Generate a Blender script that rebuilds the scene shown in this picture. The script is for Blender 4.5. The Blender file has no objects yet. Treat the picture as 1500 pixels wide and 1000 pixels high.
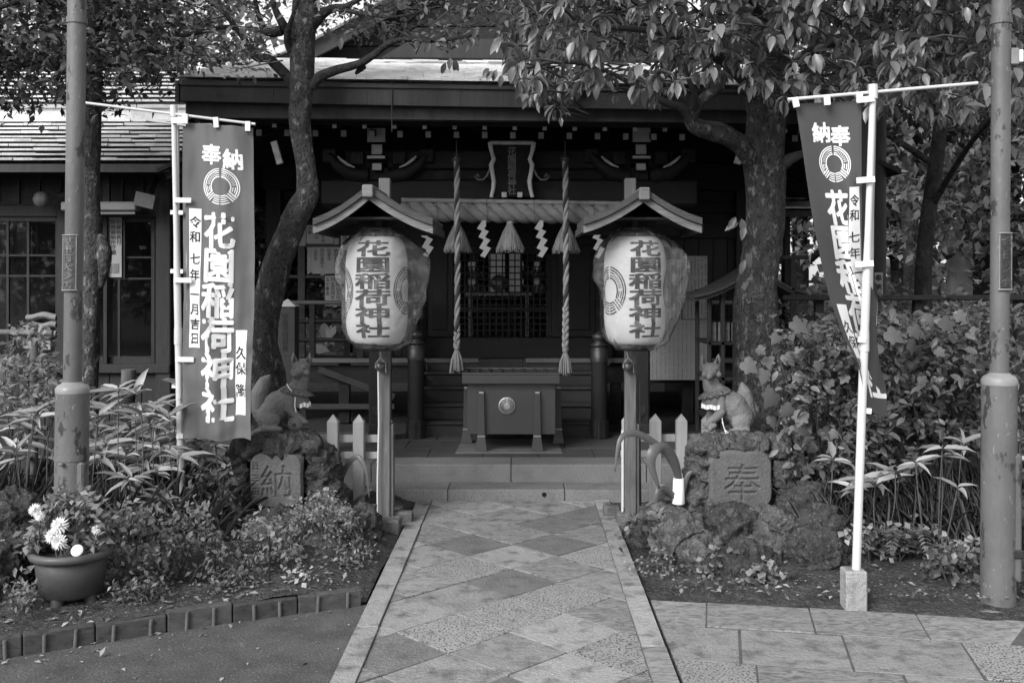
import bpy, bmesh, math, random
import numpy as np
from mathutils import Vector, Matrix, noise
random.seed(7); np.random.seed(7)
R = math.radians
scene = bpy.context.scene
COL = scene.collection

# ------------------------------------------------------------------ camera
F, CX, CY, H = 1500.0, 767.0, 410.0, 1.6
cam_d = bpy.data.cameras.new('camera'); cam = bpy.data.objects.new('camera', cam_d); COL.objects.link(cam)
cam.location = (0, 0, H); cam.rotation_euler = (R(90), 0, 0)
cam_d.sensor_width = 36; cam_d.lens = 36; cam_d.shift_x = -17 / 1500; cam_d.shift_y = -90 / 1500
cam_d.clip_start = .05; cam_d.clip_end = 600
scene.camera = cam
# ------------------------------------------------------------------ sky and sun (monochrome photograph: grey sky light)
SUN_EL, SUN_AZ = 35, 216            # degrees; azimuth measured from +Y clockwise: sun behind the camera and to its left, veiled by thin cloud
world = bpy.data.worlds.new('World'); scene.world = world; world.use_nodes = True
wn = world.node_tree; wn.nodes.clear()
sky = wn.nodes.new('ShaderNodeTexSky'); sky.sky_type = 'NISHITA'; sky.sun_disc = False
sky.sun_elevation = R(SUN_EL); sky.sun_rotation = R(SUN_AZ); sky.air_density = 1.0; sky.dust_density = 3.0
bw = wn.nodes.new('ShaderNodeRGBToBW'); bg = wn.nodes.new('ShaderNodeBackground'); wo = wn.nodes.new('ShaderNodeOutputWorld')
bg.inputs['Strength'].default_value = .15
cloud = wn.nodes.new('ShaderNodeMath'); cloud.operation = 'MULTIPLY_ADD'; cloud.inputs[1].default_value = .45; cloud.inputs[2].default_value = 1.75    # an even veil of bright cloud over the clear sky
wn.links.new(sky.outputs[0], bw.inputs[0]); wn.links.new(bw.outputs[0], cloud.inputs[0]); wn.links.new(cloud.outputs[0], bg.inputs[0]); wn.links.new(bg.outputs[0], wo.inputs[0])
sl = bpy.data.lights.new('sun', 'SUN'); sun = bpy.data.objects.new('sun', sl); COL.objects.link(sun)
sl.energy = 1.5; sl.angle = R(30)
sd = Vector((math.sin(R(SUN_AZ)) * math.cos(R(SUN_EL)), math.cos(R(SUN_AZ)) * math.cos(R(SUN_EL)), math.sin(R(SUN_EL))))
sun.rotation_euler = sd.to_track_quat('Z', 'Y').to_euler(); sun.location = sd * 30
vs = scene.view_settings; vs.view_transform = 'Standard'; vs.look = 'None'; vs.gamma = 1; vs.exposure = 1.2; vs.use_curve_mapping = False
scene.cycles.max_bounces = 8; scene.cycles.transparent_max_bounces = 16

def PX(px, Y): return (px - CX) * Y / F
def PZ(py, Y): return H + (CY - py) * Y / F
def W(px, py, Y): return Vector((PX(px, Y), Y, PZ(py, Y)))
def lerp(a, b, t): return a + (b - a) * t

# ------------------------------------------------------------------ materials (all neutral greys)
def g4(v): return (v, v, v, 1)
MATS = {}
def mat(name, c, rough=.75, var=.3, scale=6, bump=.15, bscale=60, spec=.3, stretch=(1, 1, 1), rnd=0., island=0., dirt=None, metal=0., speck=None, streak=None, transl=0., detail=5):
    """dirt=(value, scale, threshold, soft): patches of another grey; speck=(value, scale, threshold): fine specks; streak=(value, scale, amount)"""
    m = bpy.data.materials.new(name); m.use_nodes = True; nt = m.node_tree; N = nt.nodes; L = nt.links
    b = N['Principled BSDF']; b.inputs['Roughness'].default_value = rough; b.inputs['Metallic'].default_value = metal
    b.inputs['Specular IOR Level'].default_value = spec
    tc = N.new('ShaderNodeTexCoord'); mp = N.new('ShaderNodeMapping'); mp.inputs['Scale'].default_value = stretch
    L.new(tc.outputs['Object'], mp.inputs[0]); vec = mp.outputs[0]
    def nz(sc, det=detail, dist=0.):
        n = N.new('ShaderNodeTexNoise'); n.inputs['Scale'].default_value = sc; n.inputs['Detail'].default_value = det; n.inputs['Distortion'].default_value = dist
        n.inputs['Roughness'].default_value = .6
        L.new(vec, n.inputs['Vector']); return n.outputs['Fac']
    def rng(x, a, bb, lo, hi):
        r = N.new('ShaderNodeMapRange'); r.inputs[1].default_value = a; r.inputs[2].default_value = bb; r.inputs[3].default_value = lo; r.inputs[4].default_value = hi
        L.new(x, r.inputs[0]); return r.outputs[0]
    def math2(op, x, y):
        q = N.new('ShaderNodeMath'); q.operation = op
        for i, v in enumerate((x, y)):
            if isinstance(v, (int, float)): q.inputs[i].default_value = v
            else: L.new(v, q.inputs[i])
        return q.outputs[0]
    def mix(f, x, y):
        q = N.new('ShaderNodeMix'); q.data_type = 'FLOAT'
        for i, v in ((0, f), (2, x), (3, y)):
            if isinstance(v, (int, float)): q.inputs[i].default_value = v
            else: L.new(v, q.inputs[i])
        return q.outputs[0]
    val = rng(nz(scale), .25, .75, c * (1 - var), c * (1 + var))
    if streak: val = mix(math2('MULTIPLY', rng(nz(streak[1], 4, 2.5), .45, .62, 0, 1), streak[2]), val, streak[0])
    if dirt: val = mix(rng(nz(dirt[1], 6), dirt[2], dirt[2] + dirt[3], 0, 1), val, dirt[0])
    if speck: val = mix(rng(nz(speck[1], 2), speck[2], speck[2] + .06, 0, 1), val, speck[0])
    if rnd:
        oi = N.new('ShaderNodeObjectInfo'); val = math2('MULTIPLY', val, rng(oi.outputs['Random'], 0, 1, 1 - rnd, 1 + rnd))
    if island:
        ge = N.new('ShaderNodeNewGeometry'); val = math2('MULTIPLY', val, rng(ge.outputs['Random Per Island'], 0, 1, 1 - island, 1 + island))
    cc = N.new('ShaderNodeCombineColor')
    for i in range(3): L.new(val, cc.inputs[i])
    L.new(cc.outputs[0], b.inputs['Base Color'])
    if bump:
        bp = N.new('ShaderNodeBump'); bp.inputs['Strength'].default_value = bump; bp.inputs['Distance'].default_value = .05 if bump > .7 else .02
        L.new(nz(bscale, 6), bp.inputs['Height']); L.new(bp.outputs[0], b.inputs['Normal'])
    if rough > .2: L.new(rng(nz(scale * 2.3), .3, .7, max(.05, rough - .12), min(1, rough + .12)), b.inputs['Roughness'])
    if transl:
        tr = N.new('ShaderNodeBsdfTranslucent'); L.new(cc.outputs[0], tr.inputs[0]); ms = N.new('ShaderNodeMixShader'); ms.inputs[0].default_value = transl
        L.new(b.outputs[0], ms.inputs[1]); L.new(tr.outputs[0], ms.inputs[2]); L.new(ms.outputs[0], N['Material Output'].inputs[0])
    MATS[name] = m
    return m
V, U3 = (14, 14, 1.2), (1, 1, 1)
mat('soil', .065, .95, .55, 7, 1., 40, .1, dirt=(.13, 26, .53, .15), speck=(.22, 110, .62))
mat('tarmac', .075, .85, .4, 5, .6, 70, .25, dirt=(.10, 2.2, .52, .2), speck=(.17, 95, .63))
mat('mortar', .035, .95, .4, 14, .4, 80)
GR = dict(rough=.75, bscale=48, bump=.6, spec=.3, rnd=.09)
mat('granite', .246, var=.14, scale=5, speck=(.11, 260, .56), dirt=(.085, 9, .48, .22), **GR)
mat('pave_joint', .09, .95, .4, 14, .4, 80)
mat('granite_pale', .328, var=.12, scale=4, speck=(.12, 300, .55), dirt=(.10, 8, .49, .22), **GR)
mat('granite_dark', .165, var=.2, scale=5, speck=(.07, 220, .55), dirt=(.10, 9, .5, .2), **GR)
mat('granite_speckled', .271, var=.12, scale=8, speck=(.045, 95, .53), dirt=(.11, 10, .55, .2), rough=.7, bscale=90, bump=.3, spec=.3, rnd=.08)
mat('granite_streaked', .246, var=.2, scale=6, streak=(.08, 9, .8), stretch=(1, 2.6, 1), speck=(.12, 200, .6), rough=.7, bscale=60, bump=.3, rnd=.1)
mat('step_stone', .2, .8, .16, 4, .15, 200, .25, speck=(.1, 170, .55), dirt=(.13, 5, .55, .2), rnd=.08)
mat('floor_stone', .075, .75, .2, 4, .1, 120, .3, speck=(.07, 200, .6), rnd=.1)
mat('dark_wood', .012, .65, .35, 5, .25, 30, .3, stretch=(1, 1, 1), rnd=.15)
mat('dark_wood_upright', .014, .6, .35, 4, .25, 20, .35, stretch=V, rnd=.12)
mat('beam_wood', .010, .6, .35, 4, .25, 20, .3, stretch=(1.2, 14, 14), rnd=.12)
mat('step_wood', .03, .6, .3, 4, .2, 20, .35, stretch=(1.2, 14, 14), rnd=.12)
mat('office_wood', .026, .65, .35, 4, .25, 20, .3, stretch=V, rnd=.15)
mat('grey_wood', .115, .8, .35, 4, .3, 16, .2, stretch=V, rnd=.1, dirt=(.12, 3, .58, .2))
mat('grey_wood_flat', .15, .8, .35, 4, .3, 16, .2, stretch=(1.5, 9, 9), rnd=.1, dirt=(.09, 3, .56, .2))
mat('picket_wood', .34, .75, .16, 3, .2, 14, .25, stretch=(11, 11, 1), rnd=.07, dirt=(.28, 3, .6, .2))
mat('lantern_roof_wood', .06, .8, .3, 4, .3, 16, .2, stretch=(2, 8, 8))
mat('pale_paint', .42, .7, .15, 6, .1, 40, dirt=(.2, 9, .58, .2))
mat('edge_paint', .11, .6, .2, 5, .1, 40, rnd=.08)
mat('box_paint', .055, .42, .1, 3, .05, 40, .4)
mat('bronze', .05, .42, .4, 9, .2, 40, .5, metal=.6)
mat('gold', .42, .4, .25, 12, .2, 40, .5, metal=.5)
mat('fascia', .034, .55, .25, 3, .15, 12, .35, stretch=(3, 3, .5), dirt=(.055, 2.5, .55, .2))
mat('roof_shingle', .74, .33, .25, 3, .3, 40, .45, stretch=(1, 1, 1), island=.12, dirt=(.3, 5, .56, .15))
mat('office_tile', .54, .4, .25, 4, .3, 40, .4, island=.15, dirt=(.3, 5, .58, .15))
mat('plaster', .32, .9, .12, 3, .1, 30)
mat('post_paint', .115, .5, .3, 3, .25, 26, .4, stretch=(1, 1, .55), dirt=(.04, 10, .575, .03), speck=(.2, 40, .66))
mat('post_band', .22, .4, .2, 10, .1, 40, .4)
mat('plate_metal', .10, .38, .3, 14, .2, 40, .5, metal=.5)
mat('plate_dark', .03, .3, .3, 14, .1, 40, .5)
mat('plate_letter', .14, .35, .3, 20, .1, 60, .5, metal=.4)
mat('plastic_pole', .56, .45, .06, 4, .03, 30, .4, dirt=(.5, 7, .6, .2))
mat('tab', .78, .8, .06, 9, .05, 60)
mat('flag_cloth', .16, .85, .06, 7, .12, 260, .1, transl=.12)
mat('flag_cloth_dark', .085, .85, .06, 7, .12, 260, .1, transl=.1)
mat('print_white', .78, .85, .04, 9, .05, 200)
mat('print_black', .03, .8, .2, 9, 0)
mat('lantern_paper', .50, .75, .06, 5, .05, 60, .25, transl=.2, dirt=(.38, 4, .6, .25))
mat('lantern_ink', .016, .8, .25, 14, 0)
mat('lantern_cap', .02, .5, .2, 5, .05, 40)
mat('straw', .22, .9, .25, 14, .5, 90, .1, stretch=(1, 1, 1))
mat('straw_rope', .20, .9, .2, 8, .6, 80, .1, stretch=(1, 6, 6))
mat('tassel_straw', .19, .9, .35, 20, .5, 60, .1, stretch=(9, 9, .6))
mat('rope_pale', .22, .9, .25, 20, .4, 120, .1)
mat('rope_dark', .045, .9, .25, 20, .4, 120, .1)
mat('shide_paper', .26, .85, .05, 8, .05, 40)
mat('notice_paper', .27, .85, .1, 4, .03, 40, rnd=.12)
mat('notice_ink', .035, .85, .2, 9, 0)
mat('fox_stone', .155, .85, .3, 9, .5, 70, .2, dirt=(.16, 9, .56, .15), speck=(.1, 90, .62))
mat('fox_stone_pale', .185, .85, .25, 9, .5, 70, .2, dirt=(.18, 7, .56, .2), speck=(.13, 90, .62))
mat('slab_stone', .115, .9, .3, 8, .5, 60, .2, dirt=(.10, 8, .52, .2), speck=(.22, 90, .64))
mat('lava_rock', .07, .95, .55, 14, 1., 42, .12, dirt=(.13, 17, .57, .08), speck=(.22, 70, .66))
mat('lava_rock_pale', .11, .95, .55, 14, 1., 42, .12, dirt=(.17, 17, .54, .08), speck=(.28, 70, .64))
mat('lace', .14, .9, .4, 60, .6, 120, .1, speck=(.03, 80, .56))
mat('bib_cloth', .15, .9, .2, 20, .2, 150, .1)
mat('bib_white', .8, .8, .05, 20, .1, 80)
mat('pot_plastic', .055, .55, .25, 4, .1, 60, .35, dirt=(.09, 7, .58, .15))
mat('pot_rim', .085, .5, .12, 4, .06, 60, .35)
mat('clay', .09, .8, .2, 7, .15, 60)
mat('brick_edge', .06, .8, .35, 7, .3, 60, .2, stretch=(2, 2, 5), rnd=.3, dirt=(.03, 9, .55, .12))
mat('rebar', .10, .7, .3, 20, .2, 60)
mat('bark_mossy', .085, .95, .55, 16, 1., 45, .1, stretch=(1, 1, .6), dirt=(.27, 19, .55, .1), speck=(.04, 60, .57))
mat('bark_dark', .045, .95, .45, 12, .9, 30, .1, stretch=(1, 1, .6), dirt=(.10, 15, .60, .1))
mat('twig', .06, .9, .3, 12, .3, 40, .1)
mat('leaf_glossy', .130, .33, .15, 30, .05, 60, .5, island=.4, rnd=.35, transl=.16)
mat('leaf_fine', .123, .5, .15, 30, 0, 60, .4, island=.5, transl=.25)
mat('leaf_dark', .041, .55, .15, 30, 0, 60, .3, island=.6, transl=.15)
mat('leaf_hedge', .109, .42, .15, 30, .05, 60, .45, island=.5, transl=.15)
mat('leaf_broad', .109, .5, .2, 20, .2, 40, .4, rnd=.3, transl=.18)
mat('leaf_bamboo', .29, .5, .15, 20, .06, 60, .4, rnd=.5, transl=.18)
mat('leaf_pale', .189, .6, .2, 20, 0, 60, .3, island=.5, transl=.25)
mat('leaf_far', .19, .6, .2, 20, 0, 60, .3, island=.75, transl=.35)
mat('leaf_far_sunlit', .30, .6, .2, 20, 0, 60, .3, island=.65, transl=.4)  # sun on the far foliage put into a lighter leaf grey
mat('grass_blade', .115, .7, .3, 10, 0, 60, .3, island=.5, transl=.15)
mat('dead_leaf', .20, .85, .3, 20, .1, 60, .2, island=.6)
mat('petal', .82, .7, .05, 20, 0, 60, .2, transl=.2)
mat('petal_heart', .35, .8, .2, 40, .2, 80)
mat('strap_leaf', .10, .4, .2, 6, .1, 20, .5, stretch=(30, 30, 2), transl=.1)
mat('blanket', .22, .95, .2, 12, .4, 80, .1)
mat('appliance', .22, .5, .08, 5, .03, 40)
mat('frame_dark', .012, .6, .3, 6, .1, 40)
mat('shoji_paper', .85, .9, .05, 6, 0, transl=.85)
mat('interior', .07, .85, .3, 5, .1, 40)
mat('near_black', .006, .9, .2, 5, 0)
mat('bottle', .35, .3, .1, 9, 0, rnd=.4)
def glass():
    m = bpy.data.materials.new('window_glass'); m.use_nodes = True; N = m.node_tree.nodes; L = m.node_tree.links
    N.remove(N['Principled BSDF']); t = N.new('ShaderNodeBsdfTransparent'); t.inputs[0].default_value = g4(.55)
    gl = N.new('ShaderNodeBsdfGlossy'); gl.inputs['Roughness'].default_value = .03; fr = N.new('ShaderNodeFresnel'); fr.inputs[0].default_value = 1.5
    x = N.new('ShaderNodeMixShader'); L.new(fr.outputs[0], x.inputs[0]); L.new(t.outputs[0], x.inputs[1]); L.new(gl.outputs[0], x.inputs[2]); L.new(x.outputs[0], N['Material Output'].inputs[0]); MATS['window_glass'] = m
glass()
def film():
    m = bpy.data.materials.new('plastic_film'); m.use_nodes = True; N = m.node_tree.nodes; L = m.node_tree.links
    N.remove(N['Principled BSDF']); t = N.new('ShaderNodeBsdfTransparent'); t.inputs[0].default_value = g4(.97)
    df = N.new('ShaderNodeBsdfDiffuse'); df.inputs[0].default_value = g4(.85); gl = N.new('ShaderNodeBsdfGlossy'); gl.inputs['Roughness'].default_value = .24
    tc = N.new('ShaderNodeTexCoord'); nz = N.new('ShaderNodeTexNoise'); nz.inputs['Scale'].default_value = 7; nz.inputs['Detail'].default_value = 3; nz.inputs['Distortion'].default_value = 2.2
    L.new(tc.outputs['Object'], nz.inputs['Vector']); bp = N.new('ShaderNodeBump'); bp.inputs['Strength'].default_value = .35; bp.inputs['Distance'].default_value = .03
    L.new(nz.outputs[0], bp.inputs['Height']); L.new(bp.outputs[0], gl.inputs['Normal'])
    mr = N.new('ShaderNodeMapRange'); mr.inputs[1].default_value = .4; mr.inputs[2].default_value = .75; mr.inputs[1].default_value = .45; mr.inputs[3].default_value = .04; mr.inputs[4].default_value = .15
    L.new(nz.outputs[0], mr.inputs[0])
    a = N.new('ShaderNodeMixShader'); L.new(mr.outputs[0], a.inputs[0]); L.new(t.outputs[0], a.inputs[1]); L.new(df.outputs[0], a.inputs[2])
    lw = N.new('ShaderNodeLayerWeight'); lw.inputs[0].default_value = .25; L.new(bp.outputs[0], lw.inputs['Normal'])
    lw.inputs[0].default_value = .07
    c = N.new('ShaderNodeMixShader'); L.new(lw.outputs['Fresnel'], c.inputs[0]); L.new(a.outputs[0], c.inputs[1]); L.new(gl.outputs[0], c.inputs[2])
    L.new(c.outputs[0], N['Material Output'].inputs[0]); MATS['plastic_film'] = m
film()

# ------------------------------------------------------------------ mesh builder
class MB:
    def __init__(s): s.v, s.f, s.sm = [], [], []
    def add(s, vs, fs, smooth=False):
        o = len(s.v); s.v += [tuple(p) for p in vs]; s.f += [tuple(i + o for i in f) for f in fs]; s.sm += [smooth] * len(fs); return s
    def box(s, x0, x1, y0, y1, z0, z1):
        if x0 > x1: x0, x1 = x1, x0
        return s.add([(x0, y0, z0), (x1, y0, z0), (x1, y1, z0), (x0, y1, z0), (x0, y0, z1), (x1, y0, z1), (x1, y1, z1), (x0, y1, z1)],
                     [(0, 3, 2, 1), (4, 5, 6, 7), (0, 1, 5, 4), (1, 2, 6, 5), (2, 3, 7, 6), (3, 0, 4, 7)])
    def cbox(s, x0, x1, y0, y1, z0, z1, c=.006):
        """box with chamfered edges"""
        if x0 > x1: x0, x1 = x1, x0
        vs = []
        for (x, sx) in ((x0, 1), (x1, -1)):
            for (y, sy) in ((y0, 1), (y1, -1)):
                for (z, sz) in ((z0, 1), (z1, -1)):
                    vs += [(x, y + sy * c, z + sz * c), (x + sx * c, y, z + sz * c), (x + sx * c, y + sy * c, z)]
        bm = bmesh.new()
        for p in vs: bm.verts.new(p)
        r = bmesh.ops.convex_hull(bm, input=bm.verts); bm.verts.ensure_lookup_table(); bm.verts.index_update()
        fs = [tuple(v.index for v in f.verts) for f in bm.faces]; out = [v.co.copy() for v in bm.verts]; bm.free()
        return s.add(out, fs)
    def obox(s, c, ax, ay, az):
        """box from centre and three half-axis vectors"""
        c, ax, ay, az = map(Vector, (c, ax, ay, az))
        vs = [c + i * ax + j * ay + k * az for k in (-1, 1) for j in (-1, 1) for i in (-1, 1)]
        return s.add(vs, [(0, 2, 3, 1), (4, 5, 7, 6), (0, 1, 5, 4), (1, 3, 7, 5), (3, 2, 6, 7), (2, 0, 4, 6)])
    def bar(s, a, b, w, h, up=(0, 0, 1)):
        a, b = Vector(a), Vector(b); d = (b - a); y = d.normalized(); u = Vector(up); x = y.cross(u)
        if x.length < 1e-4: x = y.cross(Vector((1, 0, 0)))
        x.normalize(); z = x.cross(y)
        return s.obox((a + b) / 2, x * w / 2, d / 2, z * h / 2)
    def tube(s, pts, rad, n=10, jit=0., smooth=True, flat=1.):
        pts = [Vector(p) for p in pts]; k = len(pts); rad = [rad] * k if isinstance(rad, (int, float)) else rad
        vs, fs = [], []; ref = None
        for i, p in enumerate(pts):
            t = (pts[min(i + 1, k - 1)] - pts[max(i - 1, 0)]).normalized()
            if ref is None: ref = t.cross(Vector((0, 1, 0))) if abs(t.y) < .9 else t.cross(Vector((1, 0, 0)))
            ref = (ref - t * ref.dot(t)).normalized(); q = t.cross(ref)
            for j in range(n):
                a = 2 * math.pi * j / n; r = rad[i]
                if jit: r *= 1 + jit * noise.noise(p * 3.1 + Vector((math.cos(a) * 1.3, math.sin(a) * 1.3, 0))) + .5 * jit * noise.noise(p * 11 + Vector((math.cos(a) * 3, math.sin(a) * 3, 0)))
                vs.append(p + ref * (r * math.cos(a)) + q * (r * flat * math.sin(a)))
        for i in range(k - 1):
            for j in range(n): fs.append((i * n + j, i * n + (j + 1) % n, (i + 1) * n + (j + 1) % n, (i + 1) * n + j))
        s.add(vs, fs, smooth)
        s.add(vs[:n], [tuple(range(n - 1, -1, -1))]); s.add(vs[-n:], [tuple(range(n))]); return s
    def lathe(s, prof, c=(0, 0, 0), n=24, smooth=True, fn=None, cap=True):
        c = Vector(c); vs, fs = [], []
        for (r, z) in prof:
            for j in range(n):
                a = 2 * math.pi * j / n; rr = r * (fn(a, z) if fn else 1); vs.append(c + Vector((rr * math.cos(a), rr * math.sin(a), z)))
        for i in range(len(prof) - 1):
            for j in range(n): fs.append((i * n + j, i * n + (j + 1) % n, (i + 1) * n + (j + 1) % n, (i + 1) * n + j))
        s.add(vs, fs, smooth)
        if cap: s.add(vs[:n], [tuple(range(n - 1, -1, -1))]); s.add(vs[-n:], [tuple(range(n))])
        return s
    def prism(s, poly, z0, z1, ch=0.):
        """polygon (x, y) list extruded in z, with a chamfered top rim"""
        k = len(poly); cx = sum(p[0] for p in poly) / k; cy = sum(p[1] for p in poly) / k
        A = sum(poly[i][0] * poly[(i + 1) % k][1] - poly[(i + 1) % k][0] * poly[i][1] for i in range(k))
        if A < 0: poly = poly[::-1]
        def ins(p): d = Vector((cx - p[0], cy - p[1])); l = d.length; d = d / l * min(ch * 1.5, l * .4); return (p[0] + d.x, p[1] + d.y)
        zf = z1 if callable(z1) else (lambda x, y: z1)
        vs = [(x, y, z0) for x, y in poly] + [(x, y, zf(x, y) - ch) for x, y in poly]
        fs = [(i, (i + 1) % k, k + (i + 1) % k, k + i) for i in range(k)]
        if ch:
            vs += [(*ins(p), zf(*p)) for p in poly]; fs += [(k + i, k + (i + 1) % k, 2 * k + (i + 1) % k, 2 * k + i) for i in range(k)]; fs.append(tuple(range(2 * k, 3 * k)))
        else: fs.append(tuple(range(k, 2 * k)))
        fs.append(tuple(range(k - 1, -1, -1)))
        return s.add(vs, fs)
    def slab(s, pts, d):
        """planar 3-D polygon given thickness d (vector)"""
        k = len(pts); pts = [Vector(p) for p in pts]; d = Vector(d)
        return s.add(pts + [p + d for p in pts], [tuple(range(k)), tuple(range(2 * k - 1, k - 1, -1))] + [(i, k + i, k + (i + 1) % k, (i + 1) % k) for i in range(k)])
    def grid(s, fn, nu, nv, smooth=True, thick=0.):
        """sheet fn(u, v) -> point"""
        vs = [Vector(fn(i / nu, j / nv)) for j in range(nv + 1) for i in range(nu + 1)]
        fs = [(j * (nu + 1) + i, j * (nu + 1) + i + 1, (j + 1) * (nu + 1) + i + 1, (j + 1) * (nu + 1) + i) for j in range(nv) for i in range(nu)]
        return s.add(vs, fs, smooth)
    def mesh(s, name):
        m = bpy.data.meshes.new(name); m.from_pydata(s.v, [], s.f); m.polygons.foreach_set('use_smooth', s.sm); m.update(); return m

def setp(o, label=None, cat=None, group=None, kind=None):
    for k, v in (('label', label), ('category', cat), ('group', group), ('kind', kind)):
        if v: o[k] = v
    return o
def link(name, mesh, m, parent=None):
    o = bpy.data.objects.new(name, mesh); COL.objects.link(o)
    if m and not mesh.materials: mesh.materials.append(MATS[m] if isinstance(m, str) else m)
    if parent:
        o.parent = parent; r = parent; off = Vector((0, 0, 0))
        M = Matrix.Identity(4)
        while r: M = r.matrix_basis @ M if r.parent is None else M; r = r.parent
        o.matrix_parent_inverse = M.inverted() if parent.parent is None else Matrix.Identity(4)
    return o
def obj(name, mb, m, parent=None, **kw): return setp(link(name, mb.mesh(name) if isinstance(mb, MB) else mb, m, parent), **kw)
def thing(name, loc, label, cat, group=None):
    o = bpy.data.objects.new(name, None); COL.objects.link(o); o.location = loc; o.empty_display_size = .1
    bpy.context.view_layer.update() if False else None
    return setp(o, label, cat, group)
def clone(root, delta, label=None, group=None, kids=True):
    r = root.copy(); COL.objects.link(r); r.location = root.location + Vector(delta)
    if label: r['label'] = label
    if group: r['group'] = group
    def rec(src, dst):
        for ch in [c for c in COL.objects if c.parent == src] if False else KID(src):
            c = ch.copy(); COL.objects.link(c); c.parent = dst; rec(ch, c)
    if kids: rec(root, r)
    return r
def KID(p): return list(p.children)
def bev(o, w=.004, seg=2):
    m = o.modifiers.new('bevel', 'BEVEL'); m.width = w; m.segments = seg; m.limit_method = 'ANGLE'; m.angle_limit = R(40); return o

# a side scene in which lettering and fused solids are worked out (removed at the end)
WORK = bpy.data.scenes.new('work')
def evaluated_mesh(o):
    WORK.collection.objects.link(o); vl = WORK.view_layers[0]; vl.update()
    me = bpy.data.meshes.new_from_object(o.evaluated_get(vl.depsgraph)); bpy.data.objects.remove(o); return me
# ------------------------------------------------------------------ lettering
GLY = {}
def glyph(ch):
    k = ch
    if k not in GLY:
        c = bpy.data.curves.new('letter', 'FONT'); c.body = ch; c.resolution_u = 2
        me = evaluated_mesh(bpy.data.objects.new('letter', c))
        vs = np.array([v.co[:2] for v in me.vertices]); fs = [tuple(p.vertices) for p in me.polygons]
        bpy.data.curves.remove(c); bpy.data.meshes.remove(me)
        lo, hi = vs.min(0), vs.max(0); c0 = (lo + hi) / 2
        wide = max(hi[0] - lo[0], .3); tall = max(hi[1] - lo[1], .3)
        vs = (vs - np.array([.5, .38])) / .92          # em square -> about [-.5, .5]
        GLY[k] = (vs, fs)
    return GLY[k]
def letters(mb, ch, fn, bold=.0, sx=1., sy=1., cut=0):
    """glyph ch laid on the surface fn(x, y), x and y in [-.5, .5]; bold: strokes thickened by shifted copies; cut: long faces split on a grid to follow a curved surface"""
    vs, fs = glyph(ch)
    if cut:
        k = (ch, cut)
        if k not in GLY:
            bm = bmesh.new(); bv = [bm.verts.new((x, y, 0)) for x, y in vs]
            for f in fs:
                try: bm.faces.new([bv[i] for i in f])
                except ValueError: pass
            for ax in range(2):
                for i in range(1, cut):
                    p = -.6 + 1.2 * i / cut; co = (p, 0, 0) if ax == 0 else (0, p, 0); no = (1, 0, 0) if ax == 0 else (0, 1, 0)
                    bmesh.ops.bisect_plane(bm, geom=bm.verts[:] + bm.edges[:] + bm.faces[:], plane_co=co, plane_no=no)
            bm.verts.index_update(); GLY[k] = ([(v.co.x, v.co.y) for v in bm.verts], [tuple(v.index for v in f.verts) for f in bm.faces]); bm.free()
        vs, fs = GLY[k]
    sh = [(0, 0)] + ([(bold * math.cos(j * math.pi / 4), bold * math.sin(j * math.pi / 4)) for j in range(8)] if bold > .03 else [(bold, bold), (-bold, -bold), (bold, -bold), (-bold, bold)] if bold else [])
    for j, (dx, dy) in enumerate(sh): mb.add([Vector(fn((x + dx) * sx, (y + dy) * sy)) + Vector((0, -.00012 * j, 0)) for x, y in vs], fs)
def crest(mb, fn, grains=True):
    """shrine crest of concentric rings and rice ears in a unit disc"""
    def arc(r0, r1, a0, a1):
        n = max(2, int(abs(a1 - a0) / 6)); P = []
        for i in range(n + 1):
            a = R(lerp(a0, a1, i / n)); P += [fn(r0 * math.cos(a), r0 * math.sin(a)), fn(r1 * math.cos(a), r1 * math.sin(a))]
        mb.add(P, [(2 * i, 2 * i + 1, 2 * i + 3, 2 * i + 2) for i in range(n)])
    for sgn in (1, -1):
        A = (lambda a: a) if sgn == 1 else (lambda a: 180 - a)
        for r0, r1 in ((.94, 1.), (.83, .89), (.50, .57)): arc(r0, r1, A(86), A(-32))
        for r0, r1 in ((.73, .78), (.61, .66)): arc(r0, r1, A(85), A(66)); arc(r0, r1, A(0), A(-24))
        for k in range(3):
            off = (k - 1) * .13; d = Vector((math.cos(R(-43)), math.sin(R(-43)))); nn = Vector((-d.y, d.x)); P = []
            for t, w in ((.52, -.035), (.52, .035), (1., .035), (1., -.035)):
                q = d * t + nn * (off + w); P.append(fn(q.x * sgn, q.y))
            mb.add(P, [(0, 1, 2, 3)])
        for r0, r1 in ((.94, 1.), (.82, .87), (.71, .76), (.61, .65), (.50, .56)): arc(r0, r1, A(-88), A(-60))
        if grains:
            for i in range(7):
                for r, tl in ((.70, .09), (.64, -.02), (.76, .1)):
                    a = R(A(62 - i * 8.5)); c = Vector((math.cos(a), math.sin(a))) * r; t = Vector((-math.sin(a), math.cos(a))); d = (t * sgn + c.normalized() * (.7 if tl > 0 else -.7)).normalized() * .05; nn = Vector((-d.y, d.x)) * .4
                    mb.add([fn(*(c + d)), fn(*(c + nn)), fn(*(c - d)), fn(*(c - nn))], [(0, 1, 2, 3)])

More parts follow.
